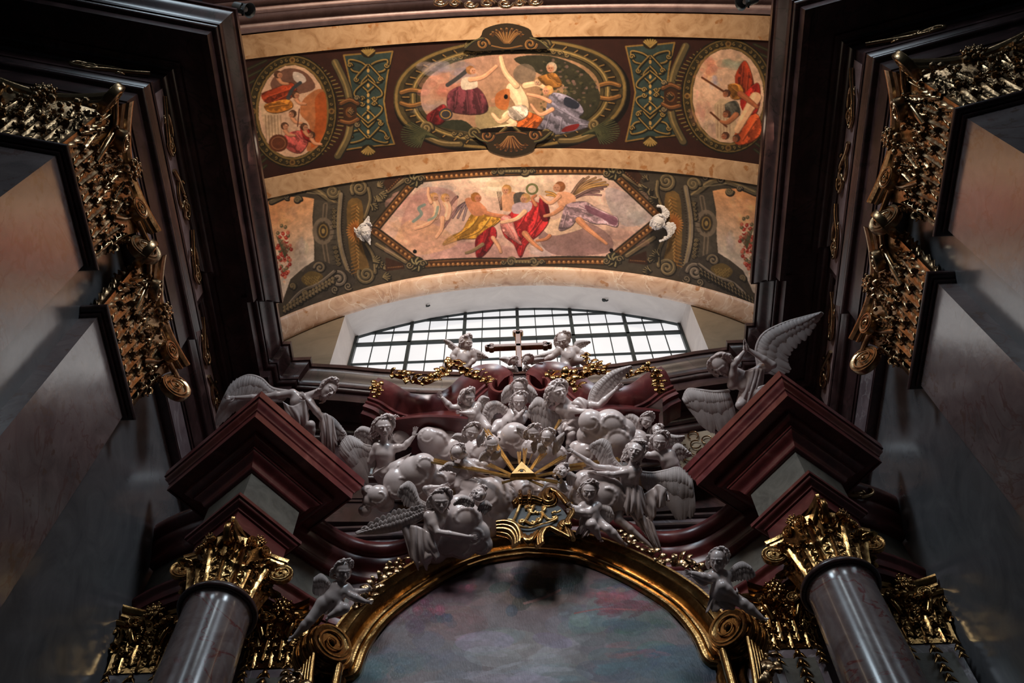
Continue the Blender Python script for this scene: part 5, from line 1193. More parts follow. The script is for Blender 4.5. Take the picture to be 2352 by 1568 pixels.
# ---- lower panel: long eight sided sky picture in painted stonework
cv = vault_canvas(YB['b1'], YB['w0'], 1480, 330, 1.3, (66, 61, 52))
SK = (214, 184, 170)
for mir in (0, 1):
    mx = (lambda x, y: (x, y)) if not mir else (lambda x, y: (2362-x+ (y-500)*.09, y-20+(x-620)*.02))
    q = lambda L: [mx(*p) for p in L]
    # open sky at the side
    cv.poly(q([(600, 470), (640, 452), (700, 452), (722, 456), (718, 500), (722, 560), (722, 600), (700, 612), (668, 640), (650, 690), (600, 720)]), (226, 160, 104), (196, 186, 176), q([(640, 470), (700, 600)]), sm=0)
    clouds(cv, [(*mx(640, 510), 30, 30, (232, 170, 118), .5), (*mx(695, 575), 18, 30, (198, 188, 178), .6), (*mx(670, 480), 20, 16, (222, 176, 140), .4)], 3+mir)
    for i in range(90):
        a = i*2.4; rr = 3+i*.36; x, y = mx(652+rr*.5*math.cos(a), 590+rr*1.9*math.sin(a)-(i % 5)*4); cv.ell(x, y, 4.2, 4.4, [(170, 52, 40), (196, 104, 84), (220, 200, 180), (96, 96, 70), (150, 40, 34)][i % 5]); cv.ell(x-1, y-1, 1.6, 1.6, (230, 150, 120), .7)
    for i in range(10): x, y = 645+i*1.5, 545-i*2; cv.stroke(q([(655, 590), (x-10+i*2, 540+i*3)]), 1.4, (74, 80, 56), .8)
    # volutes top & console
    cv.relief(q([(625, 462), (680, 438), (720, 434), (750, 452), (775, 470)]), 11); cv.spiral(*mx(765, 440), 15, w_=7, d=1-2*mir); cv.spiral(*mx(684, 458), 8, w_=4, d=2*mir-1)
    cv.stroke(q([(690, 440), (740, 446)]), 3, (150, 140, 110), .6)
    # pier with rosette
    cv.poly(q([(722, 458), (790, 468), (788, 540), (800, 600), (820, 650), (760, 640), (728, 605), (722, 540)]), (74, 70, 62), sm=0)
    cv.stroke(q([(748, 470), (744, 540), (752, 600), (760, 630)]), 10, (112, 102, 88)); cv.stroke(q([(748, 470), (744, 540), (752, 600)]), 4, (60, 56, 48), .7)
    cv.ring(*mx(743, 530), 20, 27, 8, (116, 106, 92)); cv.ell(*mx(743, 530), 14, 20, (62, 54, 42)); cv.ring(*mx(743, 530), 9, 14, 3, (134, 112, 66)); cv.ell(*mx(743, 530), 4, 6, (150, 128, 78))
    for i in range(5):
        cv.spiral(*mx(768, 482+i*9), 5, w_=1.6, d=1); cv.spiral(*mx(770+i*2, 570+i*9), 5, w_=1.6, d=-1)
    cv.relief(q([(783, 446), (778, 520), (786, 580), (808, 640)]), 9, (128, 120, 106)); 
    for i in range(30): t_ = i/30; cv.ell(*mx(792-8*math.sin(t_*3)+20*t_*t_, 450+190*t_), 2, 2, (52, 44, 36))
    # garland of laurel and big scrolls on both ends
    cv.poly(q([(800, 462), (830, 460), (836, 520), (832, 560), (850, 620), (828, 640), (806, 590), (798, 520)]), (110, 88, 50), sm=3)
    for i in range(60): y = 468+i*2.7; cv.stroke(q([(822-6*math.sin((y-460)/45), y), (816+14*((i*7) % 3-1)*.6, y+6)]), 2.4, [(150, 110, 56), (92, 66, 34), (176, 140, 82)][i % 3], .9)
    cv.spiral(*mx(826, 432), 20, 1.9, 7, 1-2*mir, 2.5); cv.relief(q([(846, 432), (850, 460), (838, 500)]), 7)
    cv.spiral(*mx(842, 630), 20, 1.9, 7, 2*mir-1, 3.6); cv.relief(q([(862, 625), (858, 590), (842, 560)]), 7)
    for xx, yy, a in ((868, 428, -.6), (860, 452, .6), (880, 616, -.5), (884, 634, .3)): cv.acanthus(*mx(xx, yy), a if not mir else math.pi-a, 14)
    # flame wings behind the white cherub head
    for i in range(14): a = -1.6+i*.25; e = (822-26*math.cos(a), 530+26*math.sin(a)); cv.stroke(q([(822, 530), ((822+e[0])/2, (530+e[1])/2-4), e]), 5, (150, 92, 44), 1, 5, .7); cv.stroke(q([(822, 530), e]), 1.5, (206, 150, 84), .8)
    # angled beams of the frame
    cv.poly(q([(845, 520), (905, 466), (944, 420), (968, 418), (905, 480), (865, 530)]), (98, 84, 62), sm=0)
    cv.poly(q([(880, 440), (905, 410), (895, 400), (925, 400), (925, 414), (872, 470)]), (50, 34, 26), sm=0)
    # consoles at foot
    cv.poly(q([(650, 720), (664, 690), (690, 640), (704, 612), (730, 596), (762, 606), (800, 622), (815, 655), (740, 690), (660, 725)]), (64, 60, 55), sm=3)
    cv.spiral(*mx(778, 640), 20, 1.7, 7, 1, 3.2, c=(104, 98, 90), hi=(160, 150, 134)); cv.relief(q([(662, 700), (692, 668), (732, 650), (768, 622)]), 7, (98, 92, 84), (156, 148, 134))
    cv.spiral(*mx(735, 614), 13, 1.4, 5, 1, 3.2, c=(98, 92, 84)); cv.spiral(*mx(700, 672), 7, 1.3, 4, -1, 1); cv.spiral(*mx(672, 656), 7, 1.3, 4, -1, 1)
    cv.poly(q([(692, 640), (712, 622), (738, 628), (740, 640), (710, 656)]), (96, 82, 48)); 
    for i in range(30): cv.ell(*mx(700+(i*7) % 34, 634+(i*5) % 18), 1.8, 1.6, (140, 120, 70), .8)
rg_ = np.random.default_rng(12)
for mir in (0, 1):
    mx = (lambda x, y: (x, y)) if not mir else (lambda x, y: (2362-x+(y-500)*.09, y-20+(x-620)*.02)); s_ = 1-2*mir
    for (x0, y0, x1, y1) in ((885, 452, 935, 408), (880, 560, 940, 606)):
        cv.relief([mx(x0-14, y0), mx(x1-8, y1+ (6 if y0 < 500 else -6))], 9, (104, 92, 70), (160, 144, 108)); 
    cv.poly([mx(*p) for p in ((892, 440), (930, 404), (892, 402), (880, 420))], (58, 38, 28), sm=0); cv.poly([mx(*p) for p in ((886, 590), (886, 622), (930, 616), (926, 604))], (58, 38, 28), sm=0)
    for i in range(9): cv.ell(*mx(893+i*4, 434-i*4), 1.6, 1.6, (120, 84, 50)); cv.ell(*mx(892+i*4, 614-i*.4), 1.6, 1.6, (120, 84, 50))
    for x, y, a in ((868, 462, -.9), (872, 446, .2), (866, 600, .9), (880, 636, -.2), (852, 470, .5), (858, 600, -.6)): cv.acanthus(*mx(x, y), a if not mir else math.pi-a, 17, (104, 98, 74))
    for x, y, r in ((700, 430, 9), (735, 425, 7), (660, 452, 6), (745, 655, 9), (716, 676, 7), (770, 664, 8), (690, 694, 6), (800, 656, 9)): cv.spiral(*mx(x, y), r, 1.4, r*.34, s_, rg_.uniform(0, 6), c=(96, 90, 78), hi=(148, 138, 116))
    for i in range(14): t_ = i/13; cv.stroke([mx(760+18*t_*t_-10*t_, 470+150*t_), mx(772+18*t_*t_-10*t_, 468+150*t_)], 1.6, (44, 40, 34), .8)
    for k in (0, 1):
        for i in range(16): t_ = i/15; cv.acanthus(*mx(652+110*t_, 706-66*t_+k*8), -.5 if not mir else -2.6, 7, (92, 86, 74))
HX = [(862, 524), (952, 416), (1180, 402), (1405, 400), (1512, 500), (1400, 588), (1190, 592), (958, 598)]
cv.poly(HX, (222, 196, 180), (196, 160, 152), [(1180, 400), (1180, 600)], sm=0)
clouds(cv, [(960, 470, 60, 30, (206, 158, 150), .7), (930, 520, 60, 24, (222, 174, 140), .7), (1000, 440, 50, 22, (160, 160, 168), .5), (1180, 430, 90, 26, (232, 216, 192), .8), (1090, 560, 80, 22, (190, 148, 142), .6),
            (980, 560, 70, 24, (190, 150, 150), .6), (1440, 480, 60, 34, (208, 186, 178), .8), (1400, 440, 50, 24, (214, 178, 170), .6), (1330, 560, 70, 26, (150, 122, 120), .8), (1290, 520, 60, 20, (224, 190, 160), .8), (1400, 540, 70, 22, (190, 150, 136), .7), (1470, 510, 36, 16, (160, 160, 164), .5), (1240, 575, 60, 14, (206, 186, 188), .7)], 5)
cv.poly([(1250, 520), (1330, 505), (1400, 540), (1395, 580), (1280, 585), (1240, 555)], (132, 104, 106), a=.8); cv.poly([(1255, 510), (1320, 500), (1345, 520), (1280, 540), (1250, 530)], (232, 204, 176), a=.8); cv.poly([(1395, 430), (1470, 460), (1500, 500), (1440, 520), (1400, 480)], (158, 158, 172), a=.55); cv.poly([(1020, 560), (1200, 570), (1190, 592), (1000, 594)], (196, 150, 150), a=.6)
# generic heavenly group: robed winged figures on clouds
F1 = (214, 158, 126)
cv.wing((1075, 462), [(1016, 528), (1022, 520), (1030, 505), (1040, 500), (1052, 500), (1064, 505), (1085, 490)], (92, 70, 78), (170, 150, 160))
cv.wing((1050, 452), [(1018, 510), (1022, 498), (1028, 486), (1036, 472)], (130, 84, 60), (84, 70, 84))
cv.robe([(1085, 490), (1115, 485), (1150, 500), (1130, 520), (1100, 545), (1060, 548), (1018, 562), (1030, 545), (1060, 530), (1072, 510)], (204, 150, 56), [[(1100, 492), (1080, 520), (1030, 552)], [(1125, 498), (1100, 530), (1060, 546)], [(1140, 506), (1110, 535)]])
cv.robe([(1095, 545), (1130, 520), (1140, 540), (1120, 575), (1098, 592), (1092, 570)], (150, 34, 40), [[(1118, 540), (1102, 580)]])
cv.limb([(1085, 470), (1100, 480), (1130, 492), (1178, 498)], 13, 7, (196, 128, 92)); cv.poly([(1068, 458), (1090, 456), (1118, 480), (1108, 494), (1084, 492)], (200, 134, 100)); cv.head(1094, 454, 10, (150, 100, 50), .4, (196, 130, 98))
cv.limb([(1132, 545), (1145, 565), (1150, 578)], 10, 6); cv.limb([(1108, 560), (1085, 575), (1070, 580)], 9, 5, (130, 112, 84))
cv.poly([(1160, 440), (1190, 446), (1192, 480), (1158, 484), (1150, 464)], (206, 156, 124)); cv.poly([(1180, 446), (1210, 444), (1214, 476), (1188, 482)], (84, 80, 76)); cv.head(1163, 436, 10, (178, 134, 76), -.2)
for d in (0, 4, 8): cv.stroke([(1150+d*.4, 482), (1142+d, 440)], 1.4, (60, 44, 36))
cv.robe([(1190, 470), (1225, 462), (1245, 475), (1260, 505), (1240, 535), (1210, 560), (1195, 590), (1180, 560), (1158, 540), (1150, 505), (1170, 492)], (184, 44, 48), [[(1236, 480), (1225, 520), (1190, 560)], [(1212, 480), (1190, 520), (1165, 535)], [(1175, 505), (1160, 525)], [(1248, 500), (1215, 545)], [(1200, 560), (1195, 585)]])
cv.robe([(1150, 500), (1172, 496), (1185, 530), (1198, 560), (1178, 550), (1155, 530)], (224, 140, 136), [[(1160, 505), (1180, 545)], [(1170, 500), (1190, 545)]])
cv.poly([(1178, 470), (1205, 462), (1222, 466), (1215, 486), (1180, 490)], (190, 170, 186)); cv.head(1206, 456, 10, (184, 146, 92), -.35); cv.limb([(1205, 485), (1185, 502), (1152, 510)], 11, 6, (226, 184, 150))
cv.ring(1222, 434, 12, 11, 4.5, (84, 92, 56)); cv.ring(1222, 434, 12, 11, 1.6, (140, 146, 96), .8)
cv.limb([(1230, 470), (1222, 455), (1230, 448)], 8, 5, (190, 124, 90))
cv.robe([(1240, 455), (1256, 465), (1262, 500), (1246, 505), (1238, 480)], (122, 26, 34), [[(1246, 465), (1254, 495)]])
cv.limb([(1262, 560-20), (1252, 548), (1232, 552)], 8, 5, (190, 124, 90)); cv.limb([(1205, 535), (1222, 555), (1244, 573)], 14, 6, (200, 136, 98))
cv.wing((1310, 450), [(1396, 424), (1390, 418), (1380, 412), (1368, 408), (1352, 406), (1340, 410)], (176, 140, 84), (120, 96, 90)); cv.wing((1316, 456), [(1380, 448), (1376, 440), (1384, 434), (1392, 428)], (128, 100, 104), (96, 76, 74)); cv.wing((1290, 462), [(1256, 448), (1254, 440)], (200, 150, 80), (200, 150, 80))
cv.poly([(1278, 446), (1300, 440), (1322, 452), (1315, 475), (1288, 480)], (214, 160, 128)); cv.head(1284, 430, 11, (132, 84, 52), -.5)
cv.limb([(1284, 450), (1262, 466), (1240, 450)], 9, 5); cv.limb([(1290, 476), (1270, 490), (1250, 496)], 10, 5, (200, 142, 108))
cv.robe([(1300, 470), (1340, 462), (1365, 475), (1400, 492), (1418, 500), (1416, 520), (1390, 514), (1360, 512), (1330, 500), (1310, 520), (1284, 528), (1290, 500)], (164, 140, 156), [[(1312, 474), (1340, 480), (1400, 505)], [(1330, 470), (1370, 490), (1412, 512)], [(1302, 485), (1292, 520)], [(1318, 490), (1350, 506)]])
cv.poly([(1345, 470), (1385, 488), (1416, 500), (1412, 518), (1380, 500), (1350, 486)], (112, 70, 92), a=.8); cv.limb([(1330, 505), (1350, 525), (1392, 558)], 17, 6, (200, 140, 104))
cv.poly([(955, 440), (1010, 430), (1050, 450), (1040, 500), (1000, 540), (950, 560), (920, 520)], (178, 132, 130), a=.55); cv.poly([(940, 505), (1010, 520), (1050, 560), (960, 585), (910, 550)], (214, 168, 128), a=.5)
for hx, hy in ((998, 453), (1024, 455)):
    cv.limb([(hx, hy+10), (hx+6, hy+25), (hx+2, hy+45)], 17, 12, (226, 184, 158)); cv.limb([(hx+2, hy+40), (hx-14, hy+60), (hx-44, hy+72)] if hx < 1010 else [(hx-8, hy+45), (hx-10, hy+70), (hx-22, hy+90)], 11, 5, (222, 170, 140)); cv.head(hx, hy, 9, (190, 146, 92), .3, (226, 176, 148))
cv.limb([(990, 464), (984, 448), (984, 432)], 8, 5, (222, 170, 140)); cv.stroke([(975, 470), (962, 478), (968, 492), (950, 508)], 7, (120, 140, 138)); cv.stroke([(1006, 475), (1000, 496), (985, 505)], 6, (150, 166, 156))
# frame mouldings with egg ornament
HB = [(862, 524), (952, 416)], [(952, 410), (1180, 394), (1405, 392)], [(1409, 400), (1514, 498)], [(1516, 504), (1404, 594)], [(1400, 600), (1190, 602), (958, 608)], [(955, 600), (860, 530)]
for sg in HB:
    cv.stroke(sg, 22, (48, 40, 30), 1, 0); cv.stroke(sg, 15, (104, 72, 42), 1, 0); cv.stroke(sg, 8, (70, 46, 28), 1, 0)
    for a, b_ in zip(sg[:-1], sg[1:]):
        L_ = math.hypot(b_[0]-a[0], b_[1]-a[1]); n = int(L_/11)
        for i in range(n): t_ = (i+.5)/n; x, y = a[0]+(b_[0]-a[0])*t_, a[1]+(b_[1]-a[1])*t_; cv.ell(x, y, 3.6, 3.8, (150, 104, 58)); cv.ell(x-.8, y-1, 1.6, 1.6, (206, 160, 104))
for x, y in ((952, 412), (1408, 396), (957, 606), (1408, 596)):
    cv.ell(x, y, 20, 18, (46, 44, 34))
    for i in range(7): a = i*.9; cv.relief([(x, y), (x+9*math.cos(a), y+8*math.sin(a)), (x+17*math.cos(a+.4), y+15*math.sin(a+.4))], 4, (112, 108, 78), (172, 160, 116))
    cv.spiral(x-16, y+2, 8, 1.3, 3); cv.spiral(x+15, y-2, 8, 1.3, 3, -1)
for x, y in ((1178, 392), (1200, 600)):
    for d in (-1, 1): cv.spiral(x+d*26, y, 11, 1.6, 5, d); cv.spiral(x+d*44, y+1, 6, 1.2, 3, -d)
    cv.relief([(x-16, y), (x+16, y)], 9)
    for i in range(5): cv.ell(x-14+i*7, y, 2, 3, (140, 128, 90))
for x, y in ((953, 577), (1404, 574)): cv.ell(x, y, 4.6, 4.6, (12, 12, 14))
cv.finish(.09, 2)
GAIN = 1.18
vault_panel('trim_10', cv, YB['b1'], YB['w0'], GAIN, kind='structure', label='painted vault panel over the window with a long eight sided heavenly scene')

# ---- upper panel: oval picture between strapwork, two round pictures at the ends
cv = vault_canvas(YB['a1'], YB['b0'], 1480, 330, 1.3, (50, 26, 20))
B1, H1, L1 = (74, 68, 42), (150, 124, 66), (22, 20, 14)
def ornament(cv, c, d=1):
    """strapwork panel in gold on blue green"""
    x0, y0 = c
    out = [(-56, -105), (-20, -108), (20, -110), (56, -114), (44, -60), (36, 0), (44, 50), (60, 98), (20, 102), (-20, 106), (-56, 112), (-44, 60), (-34, 0), (-44, -55)]
    cv.poly([(x0+x+3, y0+y+4) for x, y in out], (20, 16, 12), sm=0); cv.poly([(x0+x, y0+y) for x, y in out], (44, 62, 62), sm=0); cv.stroke([(x0+x, y0+y) for x, y in out+out[:1]], 3.4, (130, 104, 52), 1, 0)
    G = dict(c=(112, 94, 50), hi=(182, 150, 84), lo=(20, 24, 20))
    for s in (-1, 1):
        for v in (-1, 1):
            cv.relief([(x0, y0+v*78), (x0+s*18, y0+v*90), (x0+s*44, y0+v*94), (x0+s*38, y0+v*72), (x0+s*22, y0+v*66)], 3.6, **G)
            cv.relief([(x0+s*2, y0+v*84), (x0+s*26, y0+v*58), (x0+s*30, y0+v*46), (x0+s*20, y0+v*42)], 3.2, **G)
            cv.relief([(x0, y0+v*60), (x0+s*16, y0+v*40), (x0, y0+v*22), (x0-s*2, y0+v*22)], 3.2, **G)
            cv.relief([(x0, y0+v*50), (x0+s*28, y0+v*26), (x0+s*30, y0+v*12), (x0+s*8, y0+v*6)], 3.2, **G)
            cv.spiral(x0+s*28, y0+v*50, 6, 1.3, 2.4, s*v, **G); cv.spiral(x0+s*14, y0+v*6, 6, 1.3, 2.2, -s*v, **G); cv.spiral(x0+s*42, y0+v*82, 6, 1.2, 2.4, s, **G)
    for v in (-70, -36, -14, 0, 14, 36, 70): cv.ell(x0, y0+v, 3.2, 5, (176, 144, 80))
    for v in (-1, 1):
        cx, cy = x0, y0+v*113; cv.ell(cx, cy, 17, 14, (34, 28, 16)); 
        for i in range(7): a = (i-3)*.42; cv.stroke([(cx, cy+v*-9), (cx+15*math.sin(a), cy+v*9*math.cos(a))], 4, (128, 108, 58)); cv.stroke([(cx, cy+v*-9), (cx+15*math.sin(a), cy+v*9*math.cos(a))], 1.2, (186, 160, 96), .8)
ornament(cv, (846, 232)); ornament(cv, (1493, 212))
# round pictures
for (cx, cy, rx, ry), mir in (((672, 255, 78, 106), 0), ((1672, 220, 82, 108), 1)):
    s = 1-2*mir
    for i in range(16): a = .8+i*.33; cv.stroke([(cx-s*60, cy-ry-10+i*16), (cx-s*(rx+24), cy-ry+10+i*17)], 6, (40, 42, 28)); cv.stroke([(cx-s*60, cy-ry-10+i*16), (cx-s*(rx+24), cy-ry+10+i*17)], 1.6, (84, 78, 48), .8)
    # banded bracket towards the middle
    cv.relief([(cx+s*98, cy-ry-6), (cx+s*124, cy-56), (cx+s*134, cy-8)], 14, (88, 80, 54), (140, 122, 76)); cv.relief([(cx+s*134, cy+20), (cx+s*126, cy+60), (cx+s*104, cy+ry-4)], 14, (88, 80, 54), (140, 122, 76))
    for i in range(26):
        a = -1.05+2.1*i/25; x, y = cx+s*(rx+30)*math.cos(a), cy+(ry+8)*math.sin(a); cv.stroke([(x, y), (x+s*15*math.cos(a), y+6*math.sin(a))], 4.4, (40, 36, 22)); cv.stroke([(x, y-1), (x+s*14*math.cos(a), y-1+6*math.sin(a))], 2.2, (128, 108, 62))
    cv.ell(cx+s*132, cy+2, 16, 34, (58, 36, 22))
    for v in (-1, 1): cv.relief([(cx+s*112, cy+v*20+2), (cx+s*132, cy+v*26), (cx+s*150, cy+v*18)], 8, (96, 62, 36), (160, 110, 64)); cv.spiral(cx+s*148, cy+v*30, 6, 1.2, 3, v)
    cv.ell(cx+s*132, cy+2, 10, 12, (104, 66, 36)); cv.acanthus(cx+s*128, cy, math.pi*mir, 13, (120, 78, 42))
    cv.ell(cx, cy, rx+26, ry+25, (26, 24, 16)); cv.ell(cx, cy, rx+22, ry+21, (72, 64, 38)); cv.ring(cx, cy, rx+20, ry+19, 4, (110, 92, 50)); cv.ring(cx, cy, rx+12, ry+11, 13, (50, 44, 26)); cv.ring(cx, cy, rx+3.5, ry+3, 4, (122, 100, 56))
    for i in range(44): a = i*2*math.pi/44; cv.spiral(cx+(rx+12)*math.cos(a), cy+(ry+11)*math.sin(a), 4, 1, 1.6, 1 if i % 2 else -1, a, c=(104, 86, 46), hi=(150, 126, 70), lo=(34, 30, 18))
    for a in (0, math.pi/2, math.pi, 1.5*math.pi): cv.ell(cx+(rx+12)*math.cos(a), cy+(ry+11)*math.sin(a), 7, 7, (120, 92, 48)); cv.ell(cx+(rx+12)*math.cos(a), cy+(ry+11)*math.sin(a), 3.4, 3.4, (70, 50, 28))
    cv.ell(cx, cy, rx, ry, (206, 172, 146))
cv.poly([(622, 190), (655, 158), (700, 165), (725, 200), (690, 215), (640, 215)], (104, 70, 58), a=.9); cv.poly([(600, 240), (612, 300), (625, 330), (640, 345), (640, 250)], (196, 170, 140)); cv.poly([(700, 225), (742, 205), (750, 270), (735, 330), (705, 345), (712, 290), (690, 260)], (176, 110, 66)); cv.poly([(725, 225), (748, 215), (748, 300), (715, 340), (725, 280)], (172, 84, 34))
for x in range(610, 650, 7): cv.stroke([(x, 265), (x+3, 325)], 2, (150, 124, 96), .8)
cv.robe([(602, 215), (640, 200), (670, 190), (680, 210), (650, 235), (612, 235)], (176, 66, 34), [[(615, 222), (665, 205)], [(630, 232), (672, 212)]]); cv.robe([(610, 240), (660, 228), (672, 245), (640, 258), (615, 255)], (204, 128, 44), [[(620, 245), (662, 238)]])
cv.robe([(655, 310), (690, 300), (708, 322), (690, 350), (660, 340)], (206, 92, 88), [[(668, 312), (690, 340)], [(680, 306), (700, 330)]]); cv.robe([(690, 290), (715, 300), (722, 325), (700, 318)], (150, 34, 30), [[(696, 298), (716, 318)]])
for x, y, r, dx in ((640, 172, 8, .4), (680, 218, 8, .3), (672, 262, 8, -.3), (700, 292, 8, .3), (655, 290, 8, .2), (716, 310, 7, -.3)): cv.limb([(x, y+8), (x+8, y+18), (x+22, y+20)], 8, 4, (200, 142, 106)); cv.head(x, y, r, (74, 50, 36), dx, (200, 142, 108))
cv.ell(640, 328, 22, 20, (92, 50, 32)); cv.ring(640, 328, 16, 14, 2, (140, 90, 60)); cv.poly([(675, 165), (695, 170), (704, 185), (690, 192), (675, 182)], (200, 190, 184)); cv.stroke([(690, 190), (672, 205), (662, 225)], 7, (60, 64, 70)); cv.stroke([(684, 290), (688, 250)], 1.8, (80, 40, 30))
clouds(cv, [(1625, 160, 30, 24, (190, 120, 100), .7), (1690, 145, 36, 20, (140, 150, 130), .6), (1640, 190, 16, 20, (130, 136, 160), .5), (1610, 250, 14, 40, (200, 140, 120), .5), (1640, 290, 30, 30, (190, 172, 150), .6)], 9)
cv.poly([(1640, 240), (1655, 225), (1690, 235), (1690, 320), (1645, 320)], (190, 166, 134), sm=0)
for i in range(5): cv.stroke([(1648+i*7, 240), (1648+i*7, 316)], 2, (150, 122, 98), .7)
cv.stroke([(1612, 178), (1665, 212)], 4, (92, 52, 30)); cv.stroke([(1632, 258), (1668, 290)], 4, (92, 52, 30))
cv.robe([(1688, 175), (1708, 140), (1722, 160), (1730, 200), (1718, 230), (1695, 215)], (150, 52, 26), [[(1706, 150), (1700, 205)], [(1718, 165), (1712, 220)]]); cv.robe([(1672, 195), (1700, 195), (1706, 222), (1680, 225)], (168, 110, 44), [[(1680, 200), (1700, 215)]])
cv.robe([(1700, 230), (1738, 190), (1745, 225), (1735, 260), (1712, 262)], (176, 40, 30), [[(1732, 205), (1712, 250)]]); cv.robe([(1690, 300), (1735, 260), (1748, 300), (1725, 325), (1690, 330)], (206, 84, 40), [[(1735, 275), (1705, 320)]]); cv.robe([(1665, 240), (1690, 232), (1698, 262), (1672, 268)], (84, 84, 76), [[(1676, 240), (1690, 260)]])
cv.limb([(1735, 222), (1712, 262), (1692, 300)], 20, 9, (222, 176, 136)); cv.limb([(1700, 215), (1722, 232), (1738, 245)], 12, 6, (160, 92, 58)); cv.limb([(1690, 262), (1670, 280), (1655, 278)], 10, 5, (160, 100, 66))
for x, y in ((1668, 215), (1668, 262), (1665, 312), (1690, 318)): cv.head(x, y, 8, (70, 44, 32), -.3, (176, 112, 78))
# oval centre picture
cx, cy = 1172, 216
def ov(rx, ry, a0=0, a1=2*math.pi, n=60): return [(cx+rx*abs(math.cos(a))**.88*np.sign(math.cos(a)), cy+ry*abs(math.sin(a))**.88*np.sign(math.sin(a))-8*math.cos(a)*.0-(rx*math.cos(a))*.035) for a in np.linspace(a0, a1, n)]
cv.poly([(x+4, y+6) for x, y in ov(272, 130)], (16, 12, 10), sm=0); cv.poly(ov(268, 126), (62, 56, 36), sm=0)
cv.stroke(ov(262, 121), 6, (120, 102, 58), 1, 0); cv.stroke(ov(240, 112), 14, (42, 38, 26), 1, 0)
for a in np.linspace(-1.15, 1.15, 19):
    for s in (-1, 1):
        x, y = cx+s*232*math.cos(a), cy+112*math.sin(a)-s*232*math.cos(a)*.035; cv.stroke([(x, y), (x+s*16*math.cos(a), y+8*math.sin(a))], 6, (28, 22, 14)); cv.stroke([(x, y-1.5), (x+s*15*math.cos(a), y-1.5+8*math.sin(a))], 2.6, (140, 110, 60))
cv.stroke(ov(222, 104), 12, (92, 82, 50), 1, 0); cv.stroke(ov(224, 106), 3, (156, 134, 80), 1, 0); cv.stroke(ov(216, 99), 2, (26, 22, 16), 1, 0)
for s in (-1, 1):
    for a0, a1 in ((-1.35, -.95), (.95, 1.35)):
        for i, a in enumerate(np.linspace(a0, a1, 6)): x, y = cx+s*222*math.cos(a), cy+104*math.sin(a)-s*222*math.cos(a)*.035; cv.spiral(x, y, 5, 1.1, 2, s if i % 2 else -s, c=(110, 92, 50))
    for v in (-1, 1): cv.relief([(cx+s*205, cy+v*14-s*7), (cx+s*228, cy+v*18-s*8), (cx+s*250, cy+v*12-s*8)], 9, (110, 78, 42), (176, 128, 70))
cv.poly(ov(206, 92), (180, 142, 130), (150, 120, 88), [(1000, 130), (1180, 310)], sm=0)
clouds(cv, [(1020, 200, 60, 30, (186, 120, 104), .7), (1040, 160, 60, 26, (150, 142, 160), .7), (1060, 235, 60, 20, (206, 140, 110), .6), (1000, 250, 40, 16, (140, 130, 140), .5)], 11)
cv.poly([(1180, 135), (1260, 128), (1340, 160), (1376, 210), (1370, 250), (1330, 285), (1290, 260), (1300, 200), (1240, 170)], (44, 46, 34), a=.95); cv.poly([(990, 285), (1060, 275), (1100, 300), (1160, 308), (1090, 305)], (44, 48, 36))
rg_ = np.random.default_rng(4)
for i in range(260):
    x, y = 1290+rg_.normal()*46, 195+rg_.normal()*42
    if x > 1240 and ((x-1172)/205)**2+((y-210)/90)**2 < .96: cv.ell(x, y, rg_.uniform(2, 5), rg_.uniform(1.5, 4), [(66, 68, 46), (34, 38, 28), (90, 84, 58), (120, 96, 90)][i % 4], .7)
cv.poly([(1100, 250), (1200, 250), (1300, 290), (1230, 312), (1110, 308)], (150, 142, 104), a=.8)
cv.ell(1205, 170, 26, 24, (110, 100, 88), .8)
cv.robe([(1050, 200), (1085, 196), (1110, 215), (1120, 250), (1095, 262), (1045, 258), (1028, 245), (1030, 215)], (104, 50, 62), [[(1050, 208), (1045, 245)], [(1070, 205), (1075, 255)], [(1095, 215), (1105, 250)]]); cv.poly([(1062, 180), (1090, 178), (1096, 200), (1062, 205)], (198, 190, 176)); cv.stroke([(1075, 160), (1050, 180), (1028, 195)], 9, (62, 62, 66)); cv.head(1082, 162, 9, (150, 104, 62), .5); cv.limb([(1080, 182), (1110, 176), (1140, 152)], 10, 6)
cv.robe([(980, 265), (1000, 250), (1020, 240), (1030, 262), (1010, 285), (985, 280)], (112, 30, 34), [[(1000, 255), (990, 278)]]); cv.ell(1024, 262, 16, 14, (52, 52, 56)); cv.ring(1024, 262, 11, 9, 2, (170, 130, 60))
cv.robe([(1185, 255), (1230, 262), (1260, 290), (1230, 308), (1150, 308), (1130, 300), (1170, 282)], (206, 102, 44), [[(1200, 268), (1160, 300)], [(1228, 275), (1190, 304)], [(1250, 288), (1225, 304)]])
cv.limb([(1180, 205), (1196, 230), (1200, 250)], 34, 26, (232, 206, 172)); cv.limb([(1186, 196), (1160, 165), (1150, 132)], 13, 8, (226, 192, 156)); cv.limb([(1206, 196), (1232, 192), (1250, 200)], 13, 9, (226, 192, 156)); cv.limb([(1190, 250), (1160, 268), (1180, 286), (1108, 302)], 18, 8, (232, 206, 172)); cv.limb([(1176, 255), (1150, 278), (1132, 262)], 13, 7, (226, 192, 156)); cv.head(1236, 188, 9, (150, 120, 84), -.2, (210, 180, 150))
cv.robe([(1172, 246), (1205, 242), (1212, 262), (1190, 276), (1168, 264)], (216, 206, 196), [[(1180, 250), (1200, 270)]]); cv.poly([(1140, 215), (1170, 205), (1165, 250), (1140, 245)], (176, 96, 44), a=.8)
cv.robe([(1250, 172), (1275, 168), (1290, 195), (1262, 200), (1236, 180)], (160, 110, 50), [[(1262, 176), (1280, 192)]]); cv.head(1266, 156, 11, (176, 160, 140), -.2, (206, 150, 116))
